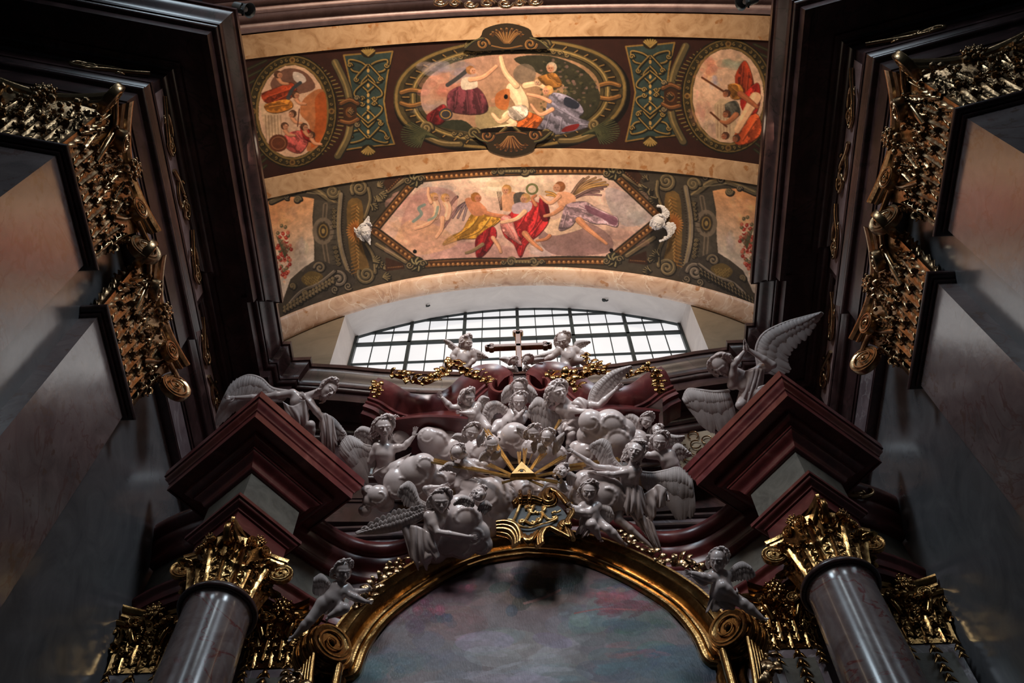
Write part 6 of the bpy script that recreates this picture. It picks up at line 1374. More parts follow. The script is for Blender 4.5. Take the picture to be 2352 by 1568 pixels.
cv.robe([(1262, 218), (1290, 215), (1325, 232), (1340, 255), (1330, 270), (1362, 285), (1290, 306), (1230, 306), (1250, 270)], (124, 124, 150), [[(1290, 225), (1325, 255)], [(1275, 245), (1330, 275)], [(1262, 262), (1250, 300)], [(1290, 270), (1285, 302)], [(1310, 285), (1350, 286)]]); cv.poly([(1300, 222), (1330, 238), (1322, 250), (1296, 240)], (40, 46, 64)); cv.head(1258, 208, 10, (196, 150, 90), -.45); cv.limb([(1262, 232), (1240, 222), (1212, 216)], 9, 5); cv.limb([(1268, 250), (1240, 262), (1220, 240)], 9, 5)
cv.poly([(1300, 290), (1330, 284), (1320, 298), (1290, 302)], (110, 30, 30))
# shells and scrolls at crown and foot of the oval
for (x, y, v, col) in ((1165, 78, 1, (106, 72, 38)), (1172, 330, -1, (96, 58, 36))):
    cv.poly([(x-96, y+v*26), (x-60, y-v*2), (x-40, y-v*24), (x, y-v*30), (x+40, y-v*24), (x+62, y-v*2), (x+98, y+v*26), (x, y+v*40)], (18, 12, 10))
    for i in range(9): a = (i-4)*.33; cv.relief([(x, y+v*16), (x+26*math.sin(a), y-v*6*math.cos(a)), (x+42*math.sin(a), y-v*20*math.cos(a))], 8, col, (172, 124, 72))
    for d in (-1, 1): cv.spiral(x+d*50, y+v*12, 15, 1.5, 7, d*v, c=col, hi=(176, 128, 72)); cv.spiral(x+d*84, y+v*24, 14, 1.6, 5, -d*v, c=(84, 76, 48)); cv.relief([(x+d*24, y+v*26), (x+d*10, y+v*38)], 6, (88, 78, 48))
    cv.relief([(x-30, y+v*20), (x, y+v*26), (x+30, y+v*20)], 6, col, (180, 132, 80))
for s in (-1, 1):
    x0, y0 = cx+s*195, 300-s*4
    cv.spiral(x0-s*2, y0-10, 15, 1.7, 6, s, c=(96, 84, 52)); cv.relief([(x0, y0+8), (x0-s*40, y0+24), (x0-s*80, y0+26)], 12, (90, 78, 48))
    for i in range(16): a = math.pi*(s > 0)*-1+(-.9+i*.12)*1; e = (x0+s*(20+36*math.cos(i*.2-1.2)), y0+30*math.sin(i*.2-1.2)+4); cv.stroke([(x0-s*30+s*i*2, y0+14-i*.6), e], 5, (32, 38, 26), 1, 3, .6); cv.stroke([(x0-s*30+s*i*2, y0+13-i*.6), e], 1.6, (98, 100, 66), .9, 3, .5)
cv.ell(1162, 222, 4.5, 5.5, (10, 10, 10))
cv.finish(.09, 6)
vault_panel('trim_11', cv, YB['a1'], YB['b0'], GAIN*.96, kind='structure', label='painted vault panel with an oval picture between two round pictures')

# painted crests that overlap the marbled bands above and below the oval
def crest(Y0, Y1, xa, xb, off, draw, label):
    w_, h_ = 420, 200
    def mp(px, py): x, Y = vault_hit(px, py); return ((x-xa)/(xb-xa)*w_, (Y-Y0)/(Y1-Y0)*h_)
    c = Canvas(w_, h_, mp, .95, (-900, -900, -900)); c.tex = 0; draw(c); ok = c.a[..., 0] > -1; c.a = np.clip(c.a, 4, 255)
    X, Y = np.meshgrid(np.linspace(xa, xb, w_), np.linspace(Y0, Y1, h_)); Z = np.vectorize(lambda x, y: vz(x, y)-off)(X, Y)
    i = np.arange(h_-1)[:, None]*w_+np.arange(w_-1)[None]; F = np.stack([i, i+w_, i+w_+1, i+1], -1).reshape(-1, 4); F = F[ok.ravel()[F].all(1)]
    used = np.unique(F); rm = np.full(w_*h_, -1); rm[used] = np.arange(len(used)); V = np.stack([X, Y, Z], -1).reshape(-1, 3)[used]
    o = put('trim_13', V, rm[F], M_fresco, None, 180, kind='structure', label=label); ca = o.data.color_attributes.new('paint', 'FLOAT_COLOR', 'POINT')
    col = np.ones((len(used), 4), np.float32); col[:, :3] = np.clip(lin(c.a.reshape(-1, 3)[used])*GAIN*.9, 0, .9); ca.data.foreach_set('color', col.ravel())
def shell(c, x, y, v, col, wd):
    c.poly([(x-wd, y+v*34), (x-wd*.62, y+v*6), (x-wd*.5, y-v*14), (x, y-v*26), (x+wd*.5, y-v*14), (x+wd*.62, y+v*6), (x+wd, y+v*34), (x, y+v*40)], (46, 36, 24))
    for i in range(9): a = (i-4)*.34; c.relief([(x+6*math.sin(a), y+v*20), (x+24*math.sin(a), y+v*2-v*6*math.cos(a)), (x+38*math.sin(a), y-v*18*math.cos(a)+v*4)], 8, col, (168, 122, 74)); c.ell(x+33*math.sin(a), y-v*13*math.cos(a)+v*4, 3, 4, (70, 44, 24))
    for d in (-1, 1): c.spiral(x+d*54, y+v*22, 15, 1.5, 8, d*v, c=col, hi=(176, 128, 72)); c.relief([(x+d*wd*.95, y+v*30), (x+d*wd*.75, y+v*14), (x+d*54, y+v*8)], 7, (84, 76, 48), (140, 124, 80))
    c.relief([(x-34, y+v*26), (x, y+v*32), (x+34, y+v*26)], 7, col, (176, 128, 78))
crest(3.92, 4.75, -1.6, 1.6, .07, lambda c: shell(c, 1164, 78, 1, (110, 74, 40), 100), 'painted shell crest rising over the marbled band above the oval picture')
crest(6.75, 7.5, -1.6, 1.6, .07, lambda c: shell(c, 1174, 332, -1, (100, 62, 38), 96), 'painted shell and scroll foot hanging over the marbled band below the oval picture')

# ---- altar painting
w_, h_ = 640, 400; X0, X1, Z0, Z1 = -2.78, 2.78, 10.3, 13.80
def mp(px, py): x, z = xz(px, py, 11.42); return ((x-X0)/(X1-X0)*w_, (Z1-z)/(Z1-Z0)*h_)
cv = Canvas(w_, h_, mp, .66, (92, 78, 80))
clouds(cv, [(1200, 1330, 200, 60, (96, 78, 76), .8), (1060, 1420, 150, 70, (98, 72, 72), .8), (960, 1500, 120, 60, (72, 70, 84), .7), (1240, 1500, 200, 60, (116, 112, 120), .8), (1480, 1440, 120, 60, (66, 68, 72), .7), (1540, 1510, 120, 50, (40, 62, 72), .9), (1450, 1540, 160, 50, (44, 66, 76), .9),
            (1330, 1420, 90, 50, (84, 92, 96), .8), (880, 1540, 70, 40, (50, 74, 84), .8), (1180, 1560, 180, 30, (126, 122, 130), .8), (1290, 1310, 120, 24, (96, 84, 84), .6)], 21)
clouds(cv, [(1240, 1330, 70, 28, (38, 46, 48), 1.), (1215, 1350, 50, 30, (38, 46, 50), 1.), (1420, 1340, 90, 16, (58, 54, 62), .8), (1420, 1380, 70, 22, (104, 40, 50), .9), (1440, 1400, 70, 14, (84, 26, 38), 1.), (1390, 1365, 40, 20, (120, 62, 68), .7), (970, 1390, 26, 20, (84, 40, 58), .9), (1000, 1405, 24, 18, (100, 44, 58), .9),
            (950, 1430, 50, 30, (66, 34, 48), .8), (1020, 1420, 24, 16, (50, 44, 60), .8), (1075, 1350, 20, 14, (110, 60, 70), .6), (1460, 1500, 60, 12, (110, 58, 66), .7), (1430, 1440, 80, 20, (36, 54, 60), .9)], 22)
cv.stroke([(1205, 1385), (1250, 1372), (1285, 1355)], 10, (136, 98, 92), .8); cv.stroke([(1320, 1408), (1380, 1398), (1460, 1400)], 6, (130, 62, 60), .7)
for x, y, r, c in ((975, 1385, 12, (90, 46, 66)), (1010, 1400, 13, (106, 52, 66)), (960, 1402, 12, (98, 46, 58)), (1030, 1418, 10, (48, 48, 64)), (1078, 1350, 10, (110, 64, 76)), (1175, 1402, 14, (54, 60, 72))): cv.ell(x, y, r, r, c, .7); cv.ell(x-3, y-3, r*.5, r*.5, [v*1.3 for v in c], .5)
cv.grain(.10, 8)
V = np.zeros((h_, w_, 3)); xs_ = np.linspace(X0, X1, w_)
tops = np.array([frame_top(x)+.03 for x in xs_]); r_ = np.linspace(0, 1, h_)[:, None]
V[..., 0] = xs_[None]; V[..., 1] = 11.42; V[..., 2] = tops[None]*(1-r_)+Z0*r_
ci = np.clip(((Z1-V[..., 2])/(Z1-Z0)*h_).astype(int), 0, h_-1); img = cv.a[ci, np.arange(w_)[None].repeat(h_, 0)]
m, nt, b_ = new_mat('oil_paint_on_canvas'); N = nt.nodes; at = N.new('ShaderNodeAttribute'); at.attribute_name = 'paint'; nt.links.new(at.outputs['Color'], b_.inputs['Base Color'])
b_.inputs['Roughness'].default_value = .30; b_.inputs['Specular IOR Level'].default_value = .32
g = N.new('ShaderNodeNewGeometry'); mp_ = N.new('ShaderNodeMapping'); mp_.inputs['Scale'].default_value = (42, 1, 15); nt.links.new(g.outputs['Position'], mp_.inputs[0])
nz = N.new('ShaderNodeTexNoise'); nz.inputs['Scale'].default_value = 1.; nz.inputs['Detail'].default_value = 5; nt.links.new(mp_.outputs[0], nz.inputs['Vector'])
bp = N.new('ShaderNodeBump'); bp.inputs['Strength'].default_value = .38; bp.inputs['Distance'].default_value = .012; nt.links.new(nz.outputs['Fac'], bp.inputs['Height']); nt.links.new(bp.outputs[0], b_.inputs['Normal'])
o = colour_mesh('canvas', V.reshape(-1, 3), w_, h_, img, m, 1.25, FRAME)
MB().box((-2.78, 11.43, 6.0), (2.78, 11.5, 10.3)).put('lower_canvas', M_black, FRAME, 0)
# ================================================================== GILT ORNAMENTS, LAMPS, HOOKS
def tube_px(b, Y, pts, rad, n=7, flat=1., sm=4, up=None, wz=0):
    """tube through photo points laid on the depth plane Y, rad in metres (one number or start, end)"""
    P = np.array([onY(p[0], p[1], Y-(p[2] if len(p) > 2 else 0)) for p in pts]); P = smooth_curve(P, sm) if len(P) > 2 else P
    r = np.linspace(rad[0], rad[1], len(P)) if isinstance(rad, tuple) else rad
    b.tube(P, r, n, flat, up)
# rays and triangle
GY = 10.12
t = thing('sunburst', onY(1200, 1100, GY), 'golden triangle with an eye and a fan of straight rays amid the clouds', 'sunburst')
for (x0, y0), (x1, y1), n, w_ in (((1180, 1081), (1112, 984), 3, 10), ((1193, 1066), (1192, 1036), 2, 8), ((1204, 1066), (1206, 1028), 2, 9), ((1211, 1070), (1222, 1043), 1, 4), ((1218, 1078), (1253, 1036), 3, 8), ((1222, 1078), (1288, 962), 2, 7),
        ((1228, 1088), (1300, 1046), 3, 8), ((1230, 1094), (1345, 1070), 3, 8), ((1230, 1098), (1290, 1109), 3, 7), ((1210, 1100), (1252, 1118), 2, 8), ((1176, 1090), (1116, 1064), 3, 7), ((1172, 1096), (1132, 1089), 2, 7), ((1172, 1094), (986, 1056), 3, 10),
        ((1186, 1100), (1148, 1110), 2, 7), ((1300, 1070), (1430, 1054), 3, 9)):
    A = onY(x0, y0, GY+.04); B = onY(x1, y1, GY+.10); d = unit(B-A); s = unit(np.cross(d, (0, -1, 0))); b = MB(); sc = .0082
    for i in range(n):
        o = (i-(n-1)/2)*w_*.42*sc; tip = B+s*o*1.7-d*abs(i-(n-1)/2)*.07; base = A+s*o*.7; w0, w1 = w_*.16*sc, w_*.27*sc; up = np.array((0, -1., 0))
        V = [base-s*w0, base+up*w0*1.3, base+s*w0, base-up*w0, tip-s*w1, tip+up*w1*1.2, tip+s*w1, tip-up*w1]
        b.add(V, [(0, 1, 5, 4), (1, 2, 6, 5), (2, 3, 7, 6), (3, 0, 4, 7), (3, 2, 1, 0), (4, 5, 6, 7)])
    b.put('ray', M_ray, t, 0)
T3 = [onY(*p, GY-.02) for p in ((1171, 1096), (1232, 1095), (1198, 1064))]; c3 = sum(T3)/3
b = MB(); F3 = [c3+(p-c3)*.86+np.array((0, -.07, 0)) for p in T3]; B3 = [p+np.array((0, .06, 0)) for p in T3]
b.add([*T3, *F3, *B3], [(3, 4, 5), (0, 1, 4, 3), (1, 2, 5, 4), (2, 0, 3, 5), (1, 0, 6, 7), (2, 1, 7, 8), (0, 2, 8, 6), (8, 7, 6)]); b.put('triangle', M_ray, t, 0)
e = MB(); c = onY(1198, 1081, GY-.095); e.ball(c, (.035, .012, .024), 12, 6); e.put('eye', M_iron, t, 60)
b = MB(); P = [onY(x, y, GY-.095) for x, y in ((1190, 1082), (1194, 1078), (1198, 1077), (1203, 1078), (1207, 1082))]; b.tube(smooth_curve(P, 3), .006, 6); b.put('eyelid', M_gold, t, 60)

# cartouche with the monogram
KY = 10.62
t = thing('monogram_cartouche', onY(1235, 1250, KY), 'gilt rococo cartouche with a slate shield and golden script letters over the picture frame', 'cartouche')
out = smooth_curve([(1158, 1212), (1166, 1190), (1182, 1168), (1200, 1158), (1240, 1156), (1280, 1160), (1300, 1180), (1306, 1200), (1298, 1212), (1270, 1214), (1235, 1226), (1212, 1232), (1190, 1222), (1175, 1213)], 4, True)
V = [onY(x, y, KY-.05) for x, y in out]; n = len(V); c = sum(V)/n+np.array((0, -.05, 0)); V2 = [v+np.array((0, .12, 0)) for v in V]
b = MB(); b.add([c]+V+V2, [(0, 1+(i+1) % n, 1+i) for i in range(n)]+[(1+i, 1+(i+1) % n, 1+n+(i+1) % n, 1+n+i) for i in range(n)]); b.put('shield', M_black, t, 60)
z2p = lambda L: [(1160+x/4.9, 940+y/4.9) for x, y in L]
L1 = [(168, 1078), (150, 1120), (125, 1180), (100, 1235), (62, 1275), (22, 1264), (30, 1242), (75, 1248), (130, 1290), (200, 1325), (300, 1328), (400, 1292), (480, 1272), (540, 1250), (585, 1224), (565, 1205), (530, 1216)]
L2 = [(240, 1118), (232, 1096), (258, 1082), (290, 1100), (330, 1080), (300, 1130), (270, 1180), (235, 1235), (195, 1272), (162, 1255), (190, 1242), (250, 1266), (310, 1292), (335, 1270), (300, 1262)]
L3 = [(372, 1170), (362, 1160), (392, 1160), (440, 1135), (452, 1105), (425, 1095), (425, 1130), (415, 1190), (400, 1245), (372, 1266), (362, 1235), (385, 1222)]
L4 = [(425, 1165), (450, 1200), (490, 1235), (540, 1232), (560, 1215)]; L5 = [(530, 1172), (552, 1150), (580, 1160), (625, 1138)]; L6 = [(300, 1140), (265, 1130), (290, 1160), (330, 1165), (345, 1148)]
for nm, LL in (('letter_l', [L1]), ('letter_l', [L2, L6]), ('letter_k', [L3, L4, L5])):
    b = MB()
    for l in LL:
        P = np.array([onY(x, y, KY-.115) for x, y in z2p(l)]); P = smooth_curve(P, 5); m = len(P); T = np.gradient(P, axis=0); ang = np.arctan2(T[:, 2], T[:, 0]); r = .013+.016*np.abs(np.sin(ang-.3))
        b.tube(P, r, 6)
    b.put(nm, M_ray, t, 60)
def px_strip(t, Y, pts, rads, name, mat=M_gold, k=3, off=.035, sm=5):
    """moulded scroll made of a few parallel ribs"""
    b = MB(); P = smooth_curve(np.array([onY(p[0], p[1], Y-(p[2] if len(p) > 2 else 0)) for p in pts]), sm); T = np.gradient(P, axis=0); r = np.interp(np.linspace(0, 1, len(P)), np.linspace(0, 1, len(rads)), rads)
    for i in range(k):
        o = (i-(k-1)/2); Q = P+(np.array((0, .7, 0))+.75*np.stack([T[:, 2], 0*T[:, 0], -T[:, 0]], 1)/np.linalg.norm(T, axis=1)[:, None])*off*o*(r/max(rads))[:, None]*1.5; b.tube(Q, r*(1 if i == k//2 else .8), 8)
    b.put(name, mat, t, 60)
def spiral_px(cx, cy, r, turns=1.6, d=1, a0=0., sq=1.): return [(cx+r*(1-t_*.9)*math.cos(a0+d*t_*turns*6.283), cy+sq*r*(1-t_*.9)*math.sin(a0+d*t_*turns*6.283), .06*t_) for t_ in np.linspace(0, 1, 14)]
px_strip(t, KY-.08, [(1308, 1162), (1296, 1146), (1284, 1134)]+spiral_px(1262, 1142, 19, 1.6, -1, -.6), [.05, .055, .06, .045, .03, .02], 'scroll', k=3, off=.06)
px_strip(t, KY-.08, [(1308, 1160), (1312, 1180), (1302, 1198), (1304, 1208)]+spiral_px(1294, 1206, 9, 1.1, -1, 0), [.045, .05, .05, .035, .02], 'scroll', k=3)
px_strip(t, KY-.08, [(1182, 1160), (1196, 1151), (1222, 1149), (1244, 1154)], [.05, .06, .06, .05], 'cross_bar', k=3)
for x in (1195, 1216): b = MB(); P = [onY(x, y, KY-.10-o) for y, o in ((1158, 0), (1148, .06), (1138, .06), (1128, 0))]; b.tube(smooth_curve(np.array(P), 4), .04, 8); b.ball(P[1], .055, 8, 6); b.ball(P[2], .05, 8, 6); b.put('knob', M_gold, t, 60)
px_strip(t, KY-.06, [(1140, 1212), (1158, 1212), (1176, 1218), (1186, 1234), (1186, 1250)], [.05, .06, .06, .05, .04], 'scroll', k=4, off=.045)
px_strip(t, KY-.06, [(1312, 1236), (1290, 1224), (1268, 1214), (1248, 1218), (1238, 1234), (1240, 1252)], [.04, .06, .06, .06, .05, .04], 'scroll', k=4, off=.045)
px_strip(t, KY-.06, [(1312, 1236), (1306, 1220), (1298, 1208)], [.05, .05, .04], 'scroll', k=3)
b = MB()
for i in range(7): a = (i-3)*.33; tube_px(b, KY-.07, [(1213, 1250, 0), (1213+9*math.sin(a), 1240, .05), (1213+26*math.sin(a), 1232-8*math.cos(a)*.0+abs(i-3)*-4, .02)], (.02, .035), 6)
b.put('shell', M_gold, t, 60)

# leafy gilt garlands
def garland(label, Y, pts, size, dens=1., drop_=0, stem=True, group=None, mat=None, seed=0):
    rg = np.random.default_rng(seed); P = np.array([onY(p[0], p[1], Y-(p[2] if len(p) > 2 else 0)) for p in pts]); P = smooth_curve(P, 5)
    t = thing('leaf_garland', P.mean(0)-np.array((0, 0, .2)), label, 'garland', group); L_ = np.linalg.norm(np.diff(P, axis=0), axis=1).sum(); size = size*1.45; n = int(L_/size*3.2*dens)
    MB().tube(P, size*.10, 6).put('stem', mat or M_gold, t, 60); b = MB()
    for i in range(n):
        x = (i+.5)/n*(len(P)-1); k = min(int(x), len(P)-2); p = P[k]+(P[k+1]-P[k])*(x-k); d = unit(P[k+1]-P[k])
        s = unit(np.cross(d, (0, -1, 0)))*(1 if i % 2 else -1); out = np.array((0, -1., 0)); dr = unit(d*rg.uniform(.2, 1)+s*rg.uniform(.3, 1)+out*rg.uniform(.1, .9)+np.array((0, 0, -.25)))
        l = size*rg.uniform(.9, 1.5); feather(b, p, p+dr*l, unit(out+s*rg.uniform(-.6, .6)), l*.46, l*.06, .30, 4, 6)
        if i % 3 == 0: b.ball(p+out*size*.25+s*size*.2, size*.17, 6, 5)
    b.put('leaves', mat or M_gold, t, 60); return t
GL = 'gilded leaf garlands on the pediment'
garland('gilt leaf spray hanging off the left end of the pediment', 10.15, [(872, 878), (862, 888), (856, 896)], .10, 1.3, seed=1)
garland('short gilt leaf drop below the left end of the pediment', 10.15, [(872, 892), (868, 903), (866, 914)], .10, 1.5, seed=2)
garland('gilt leaf garland draped along the left pediment up to the seated putto', 9.95, [(898, 862), (915, 868), (935, 872), (955, 880), (980, 882), (1002, 872), (1022, 858), (1040, 838)], .12, 1.2, seed=3)
garland('gilt leaf garland falling from the left putto to the pediment scroll', 9.9, [(1040, 835), (1055, 848), (1072, 862), (1092, 870), (1112, 874), (1118, 884)], .13, 1.6, seed=4)
garland('gilt leaf strand hanging from the hand of the right putto', 9.9, [(1341, 814), (1346, 826), (1356, 838), (1370, 846)], .10, 1.2, seed=5)
garland('gilt leaf garland draped below the right putto across the pediment scroll', 9.9, [(1256, 858), (1275, 872), (1296, 874), (1318, 872), (1342, 866), (1366, 858), (1392, 858)], .14, 1.5, seed=6)
garland('gilt leaf sprig drooping from the right garland beside the pointing angel', 9.9, [(1300, 876), (1312, 886), (1326, 894)], .12, 1.4, seed=7)
garland('gilt leaf garland at the far right end of the pediment', 9.95, [(1440, 868), (1456, 862), (1472, 856), (1486, 850), (1498, 856)], .11, 1.1, seed=8)
garland('gilt leaf drop hanging off the right end of the pediment', 10.1, [(1500, 858), (1506, 872), (1512, 888), (1514, 904)], .12, 1.7, seed=9)
garland('bronze gilt flower spray beside the left frame putto', 10.95, [(812, 1400, 0), (832, 1392, .03), (848, 1376, .05), (862, 1350, .05)], .12, 1.4, seed=10, mat=M_gold2)
garland('bronze gilt flower buds on the upper left curve of the picture frame', 11.0, [(858, 1342), (878, 1328), (894, 1316), (912, 1304), (928, 1294)], .11, 1.1, seed=11, mat=M_gold2)
garland('bronze gilt buds by the sitting angel on the right curve of the frame', 11.0, [(1414, 1222), (1440, 1244), (1466, 1258), (1500, 1278), (1528, 1298)], .10, .8, seed=12, mat=M_gold2)
garland('bronze gilt flowers held out by the right frame putto', 10.85, [(1544, 1300), (1560, 1292), (1576, 1296), (1588, 1308), (1600, 1312)], .12, 1.7, seed=13, mat=M_gold2)

# big scroll consoles beside the frame
for sx, nm in ((-1, 'left'), (1, 'right')):
    cx, cz = sx*3.02, 11.34; t = thing('scroll_console', (cx, 10.95, 8.6), 'burnished gold scroll console under the %s frame putto' % nm, 'console')
    ax = unit((-sx*.62, -.78, 0)); sd = unit((sx*.78, -.62, 0))
    for i, r in enumerate((.34, .38, .36, .40, .37, .41, .38)):
        c = np.array((cx, 10.92, cz))-ax*(i*.085); M = basis_m(c, sd, -ax if False else ax, (0, 0, 1), r, .16, r)
        o = putm('volute' if i == 0 else 'rib', LEAF['b'][2], M, t)
    for i in range(6):
        b = MB(); P = []
        for q in range(12): f = q/11; P.append(np.array((cx, 10.95, cz-.30))-ax*(.04+i*.088)+sd*(.24*math.cos(f*1.6)*(1-f*.3))+np.array((0, 0, -1.9*f)))
        b.tube(P, .045, 7); b.put('flute', M_gold, t, 60)
    P = [np.array((cx, 10.95, cz-.3))-ax*.02-sd*.18+np.array((0, 0, -2.2*f)) for f in np.linspace(0, 1, 6)]; MB().tube(P, .08, 8, 1).put('stile', M_gold, t, 60)
    garland('bronze gilt pomegranate and leaf cluster beside the %s console' % nm, 10.95, [(683, 1545), (676, 1560), (690, 1580)] if sx < 0 else [(1752, 1512), (1768, 1530), (1772, 1560)], .16, 1.8, seed=20+sx, mat=M_gold2)

# gilt scrolls on the frieze of the side entablatures
def frieze_scroll(label, org, dr, L_, out, zc=18.60, A=.19, seed=0):
    org = np.array(org, float); dr = unit(np.array(dr, float)); out = np.array(out, float); rg = np.random.default_rng(seed)
    t = thing('gilt_scrollwork', (*(org+dr*L_/2)[:2], zc-.3), label, 'ornament'); n = max(1, int(L_/1.05)); W = L_/n
    def G(u, v, o=.03): return org+dr*u+out*o+np.array((0, 0, zc-org[2]+v))
    for i in range(n):
        b = MB(); s = 1 if i % 2 else -1; u0 = i*W
        P = [(u0+.04, -s*A*.8), (u0+W*.2, -s*A*.3), (u0+W*.42, s*A*.55), (u0+W*.62, s*A*.9)]
        sp = [(u0+W*.66+W*.2*(1-q*.9)*math.cos(-s*(q*9)+1.6*s), s*A*.25+A*.75*(1-q*.9)*math.sin(-s*(q*9)+1.6*s)) for q in np.linspace(0, 1, 16)]
        C = smooth_curve(np.array([G(u, v, .03+.03*rg.random()) for u, v in P+sp]), 3); b.tube(C, np.linspace(.045, .028, len(C)), 7)
        C = smooth_curve(np.array([G(u0+W*.2, -s*A*.2), G(u0+W*.4, -s*A*.9), G(u0+W*.6, -s*A*.7), G(u0+W*.58, -s*A*.3)]), 4); b.tube(C, np.linspace(.035, .02, len(C)), 6)
        for q in range(3): p = G(u0+W*(.25+.2*q), s*A*(.6-.3*q), .04); feather(b, p, p+dr*.12+np.array((0, 0, s*.12)), out, .08, .02, .2, 3, 4)
        b.put('scroll', M_gold2, t, 60)
for sx, nm in ((-1, 'left'), (1, 'right')):
    for (y0, y1, xx, wh) in ((4.1, 8.3, 6.5, 'over the two pilaster capitals'), (8.7, 11.4, 6.64, 'in the recess beyond the pilasters')):
        b = MB(); xs = sorted((sx*(xx-.004), sx*(xx-.02))); b.box((xs[0], y0, 17.98), (xs[1], y1, 18.80)); S('trim_12', b, M_mauve, smooth=0)
        frieze_scroll('thin gilt scrollwork on the %s wall frieze, %s' % (nm, wh), (sx*(xx-.02), y0+.1, 18.5), (0, 1, 0), y1-y0-.2, (-sx, 0, 0), seed=int(y0)+sx)
    tt = (sx*math.cos(R(13)), -math.sin(R(13)), 0); nn = (-math.sin(R(13))*sx, -math.cos(R(13)), 0); o_ = np.array((sx*6.5, 3.92, 18.5))+np.array(nn)*.02
    frieze_scroll('thin gilt scrollwork on the short %s frieze facing the viewer' % nm, o_+np.array(tt)*.12, tt, 1.7, nn, seed=5+sx)
    # rocaille behind the column block
    frieze_scroll('small gilt rocaille scrolls showing behind the %s column block' % nm, (sx*5.6-.5, 10.9, 15.15) if sx < 0 else (sx*5.6-.5, 10.9, 15.15), (1, 0, 0), 1.4, (0, -1, 0), zc=14.6, A=.22, seed=9)
# lattice with gilt loops between the right group and the right block
t = thing('gilt_lattice', (3.45, 11.6, 15.0), 'ochre panel with gilt loop tracery behind the putto on the right of the glory', 'panel')
for p in [(0,)]:
    c = [onY(1556, 1000, 11.55), onY(1640, 985, 11.55), onY(1655, 1070, 11.55), onY(1560, 1085, 11.55)]
    V = [*c, *[q+np.array((0, .1, 0)) for q in c]]; put('panel', V, [(0, 1, 2, 3), (7, 6, 5, 4), (0, 4, 5, 1), (1, 5, 6, 2), (2, 6, 7, 3), (3, 7, 4, 0)], M_tan, t, 0)
for i, (x, y) in enumerate(((1572, 1030), (1598, 1020), (1585, 1050), (1612, 1042), (1560, 1058), (1604, 1066), (1624, 1010), (1592, 1000))):
    b = MB(); P = [onY(x+12*math.cos(a), y+9*math.sin(a), 11.5) for a in np.linspace(.3*i, .3*i+5, 14)]; b.tube(P, .016, 6); b.put('loop', M_gold2, t, 60)

# spotlights on the upper cornice
def spotlight(label, base, aim):
    base = np.array(base, float); d = unit(aim); s = unit(np.cross(d, (0, 0, 1))); u = np.cross(s, d); t = thing('spotlight', base, label, 'lamp')
    def cyl(b, A, B, r0, r1, n=18): b.tube([A, B], (r0, r1), n)
    b = MB(); cyl(b, base, base+np.array((0, 0, .16)), .03, .03, 8); cyl(b, base+s*.12+np.array((0, 0, .14)), base-s*.12+np.array((0, 0, .14)), .02, .02, 8); b.put('bracket', M_iron, t, 40)
    c = base+np.array((0, 0, .20)); b = MB(); cyl(b, c-d*.22, c+d*.02, .10, .11); cyl(b, c-d*.27, c-d*.22, .05, .09); b.put('housing', M_lamp, t, 40)
    b = MB(); A = c+d*.02; V = []; n = 20
    for q, (r, l) in enumerate(((.09, 0), (.15, .17), (.145, .17), (.08, .01))): V += [A+d*l+r*(math.cos(2*math.pi*k/n)*s+math.sin(2*math.pi*k/n)*u) for k in range(n)]
    b.add(V, [(q*n+k, q*n+(k+1) % n, (q+1)*n+(k+1) % n, (q+1)*n+k) for q in range(3) for k in range(n)]); b.put('reflector_hood', M_lamp, t, 40)
    MB().ball(A+d*.03, .06, 10, 6).put('bulb', M_plaster, t, 60)
spotlight('small grey spotlight clamped to the upper left cornice edge', onZ(560, 30, 20.12)-np.array((.05, .05, 0)), (.75, .1, -.55))
spotlight('small grey spotlight at the top right of the view', onZ(1722, 6, 20.12), (-.75, .1, -.5))
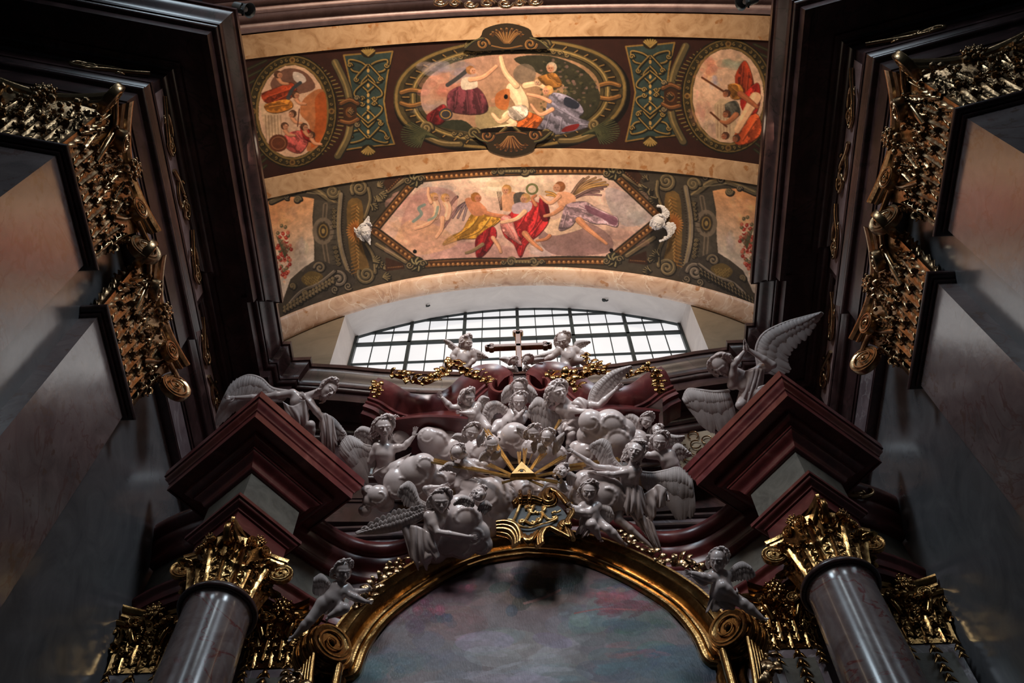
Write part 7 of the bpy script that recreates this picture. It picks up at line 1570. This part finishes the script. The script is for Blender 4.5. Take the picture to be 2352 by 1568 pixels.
for px, py, lab in ((980, 700, 'small rusty hook in the window reveal, left one'), (1388, 688, 'small rusty hook in the window reveal, right one')):
    d = ray(px, py); k = (25.25-abs(px-1190)*.0016)/d[2]; P = d*k; P = onY(px, py, 11.5); zt = wtop(P[0])+(wtop2(P[0])-wtop(P[0]))*.42
    P = np.array((P[0]*zt/P[2], P[1]*zt/P[2], zt)); t = thing('iron_hook', P, lab, 'hook')
    b = MB(); b.tube([P+np.array((0, 0, .02)), P+np.array((0, -.01, -.08)), P+np.array((.05, -.02, -.13)), P+np.array((.09, -.02, -.08))], .022, 6); b.ball(P, (.07, .07, .015), 10, 4); b.put('hook', M_iron, t, 60)
# white winged heads at the pointed ends of the long vault picture
for px, py, look, up, lab, W in ((838, 530, (.35, -.25, .9), (-.2, 1, 0), 'white winged cherub head at the left point of the long vault picture', [([(834, 516), (838, 508), (846, 496)], [(846, 518), (850, 510), (848, 500)]), ([(828, 540), (822, 530), (813, 522)], [(838, 556), (830, 552), (816, 534)]), ([(836, 544), (842, 552), (850, 562)], [(850, 540), (852, 550), (850, 560)])]),
        (1512, 512, (-.35, -.2, .9), (.35, 1, 0), 'white winged cherub head at the right point of the long vault picture', [([(1516, 500), (1522, 488), (1516, 474), (1508, 474)], [(1534, 500), (1540, 492), (1530, 478), (1512, 472)]), ([(1524, 520), (1532, 528), (1534, 545), (1516, 556)], [(1538, 510), (1554, 516), (1544, 534), (1514, 552)])])):
    x, Y = vault_hit(px, py); t, fr = figure('stucco_cherub_head', lab, 'statue', Y-.06, (px, py, 4), 16, look, up, P_, seed=int(px)); t.children[0].data.materials[0] = M_plaster
    for e, tr in W: wing(t, fr, e, tr, 8, 1.0, 2.0, mat=M_plaster)

t = thing('carved_crest', onY(1120, 10, 3.2), 'dark bronze scroll carving at the very top centre of the view', 'ornament')
for i, (x, y, r, d) in enumerate(((1010, 4, 12, 1), (1045, 8, 10, -1), (1080, 10, 11, 1), (1120, 8, 13, -1), (1160, 8, 13, 1), (1195, 8, 10, -1), (1228, 4, 11, 1))):
    b = MB(); P = [onY(x+r*1.5*(1-q*.9)*math.cos(d*q*9), y+r*.8*(1-q*.9)*math.sin(d*q*9), 3.24) for q in np.linspace(0, 1, 16)]; b.tube(smooth_curve(np.array(P), 2), .03, 6); b.put('scroll', M_gold2, t, 60)
for o in ROOTS: o.location.z += EYE
bpy.context.view_layer.update()
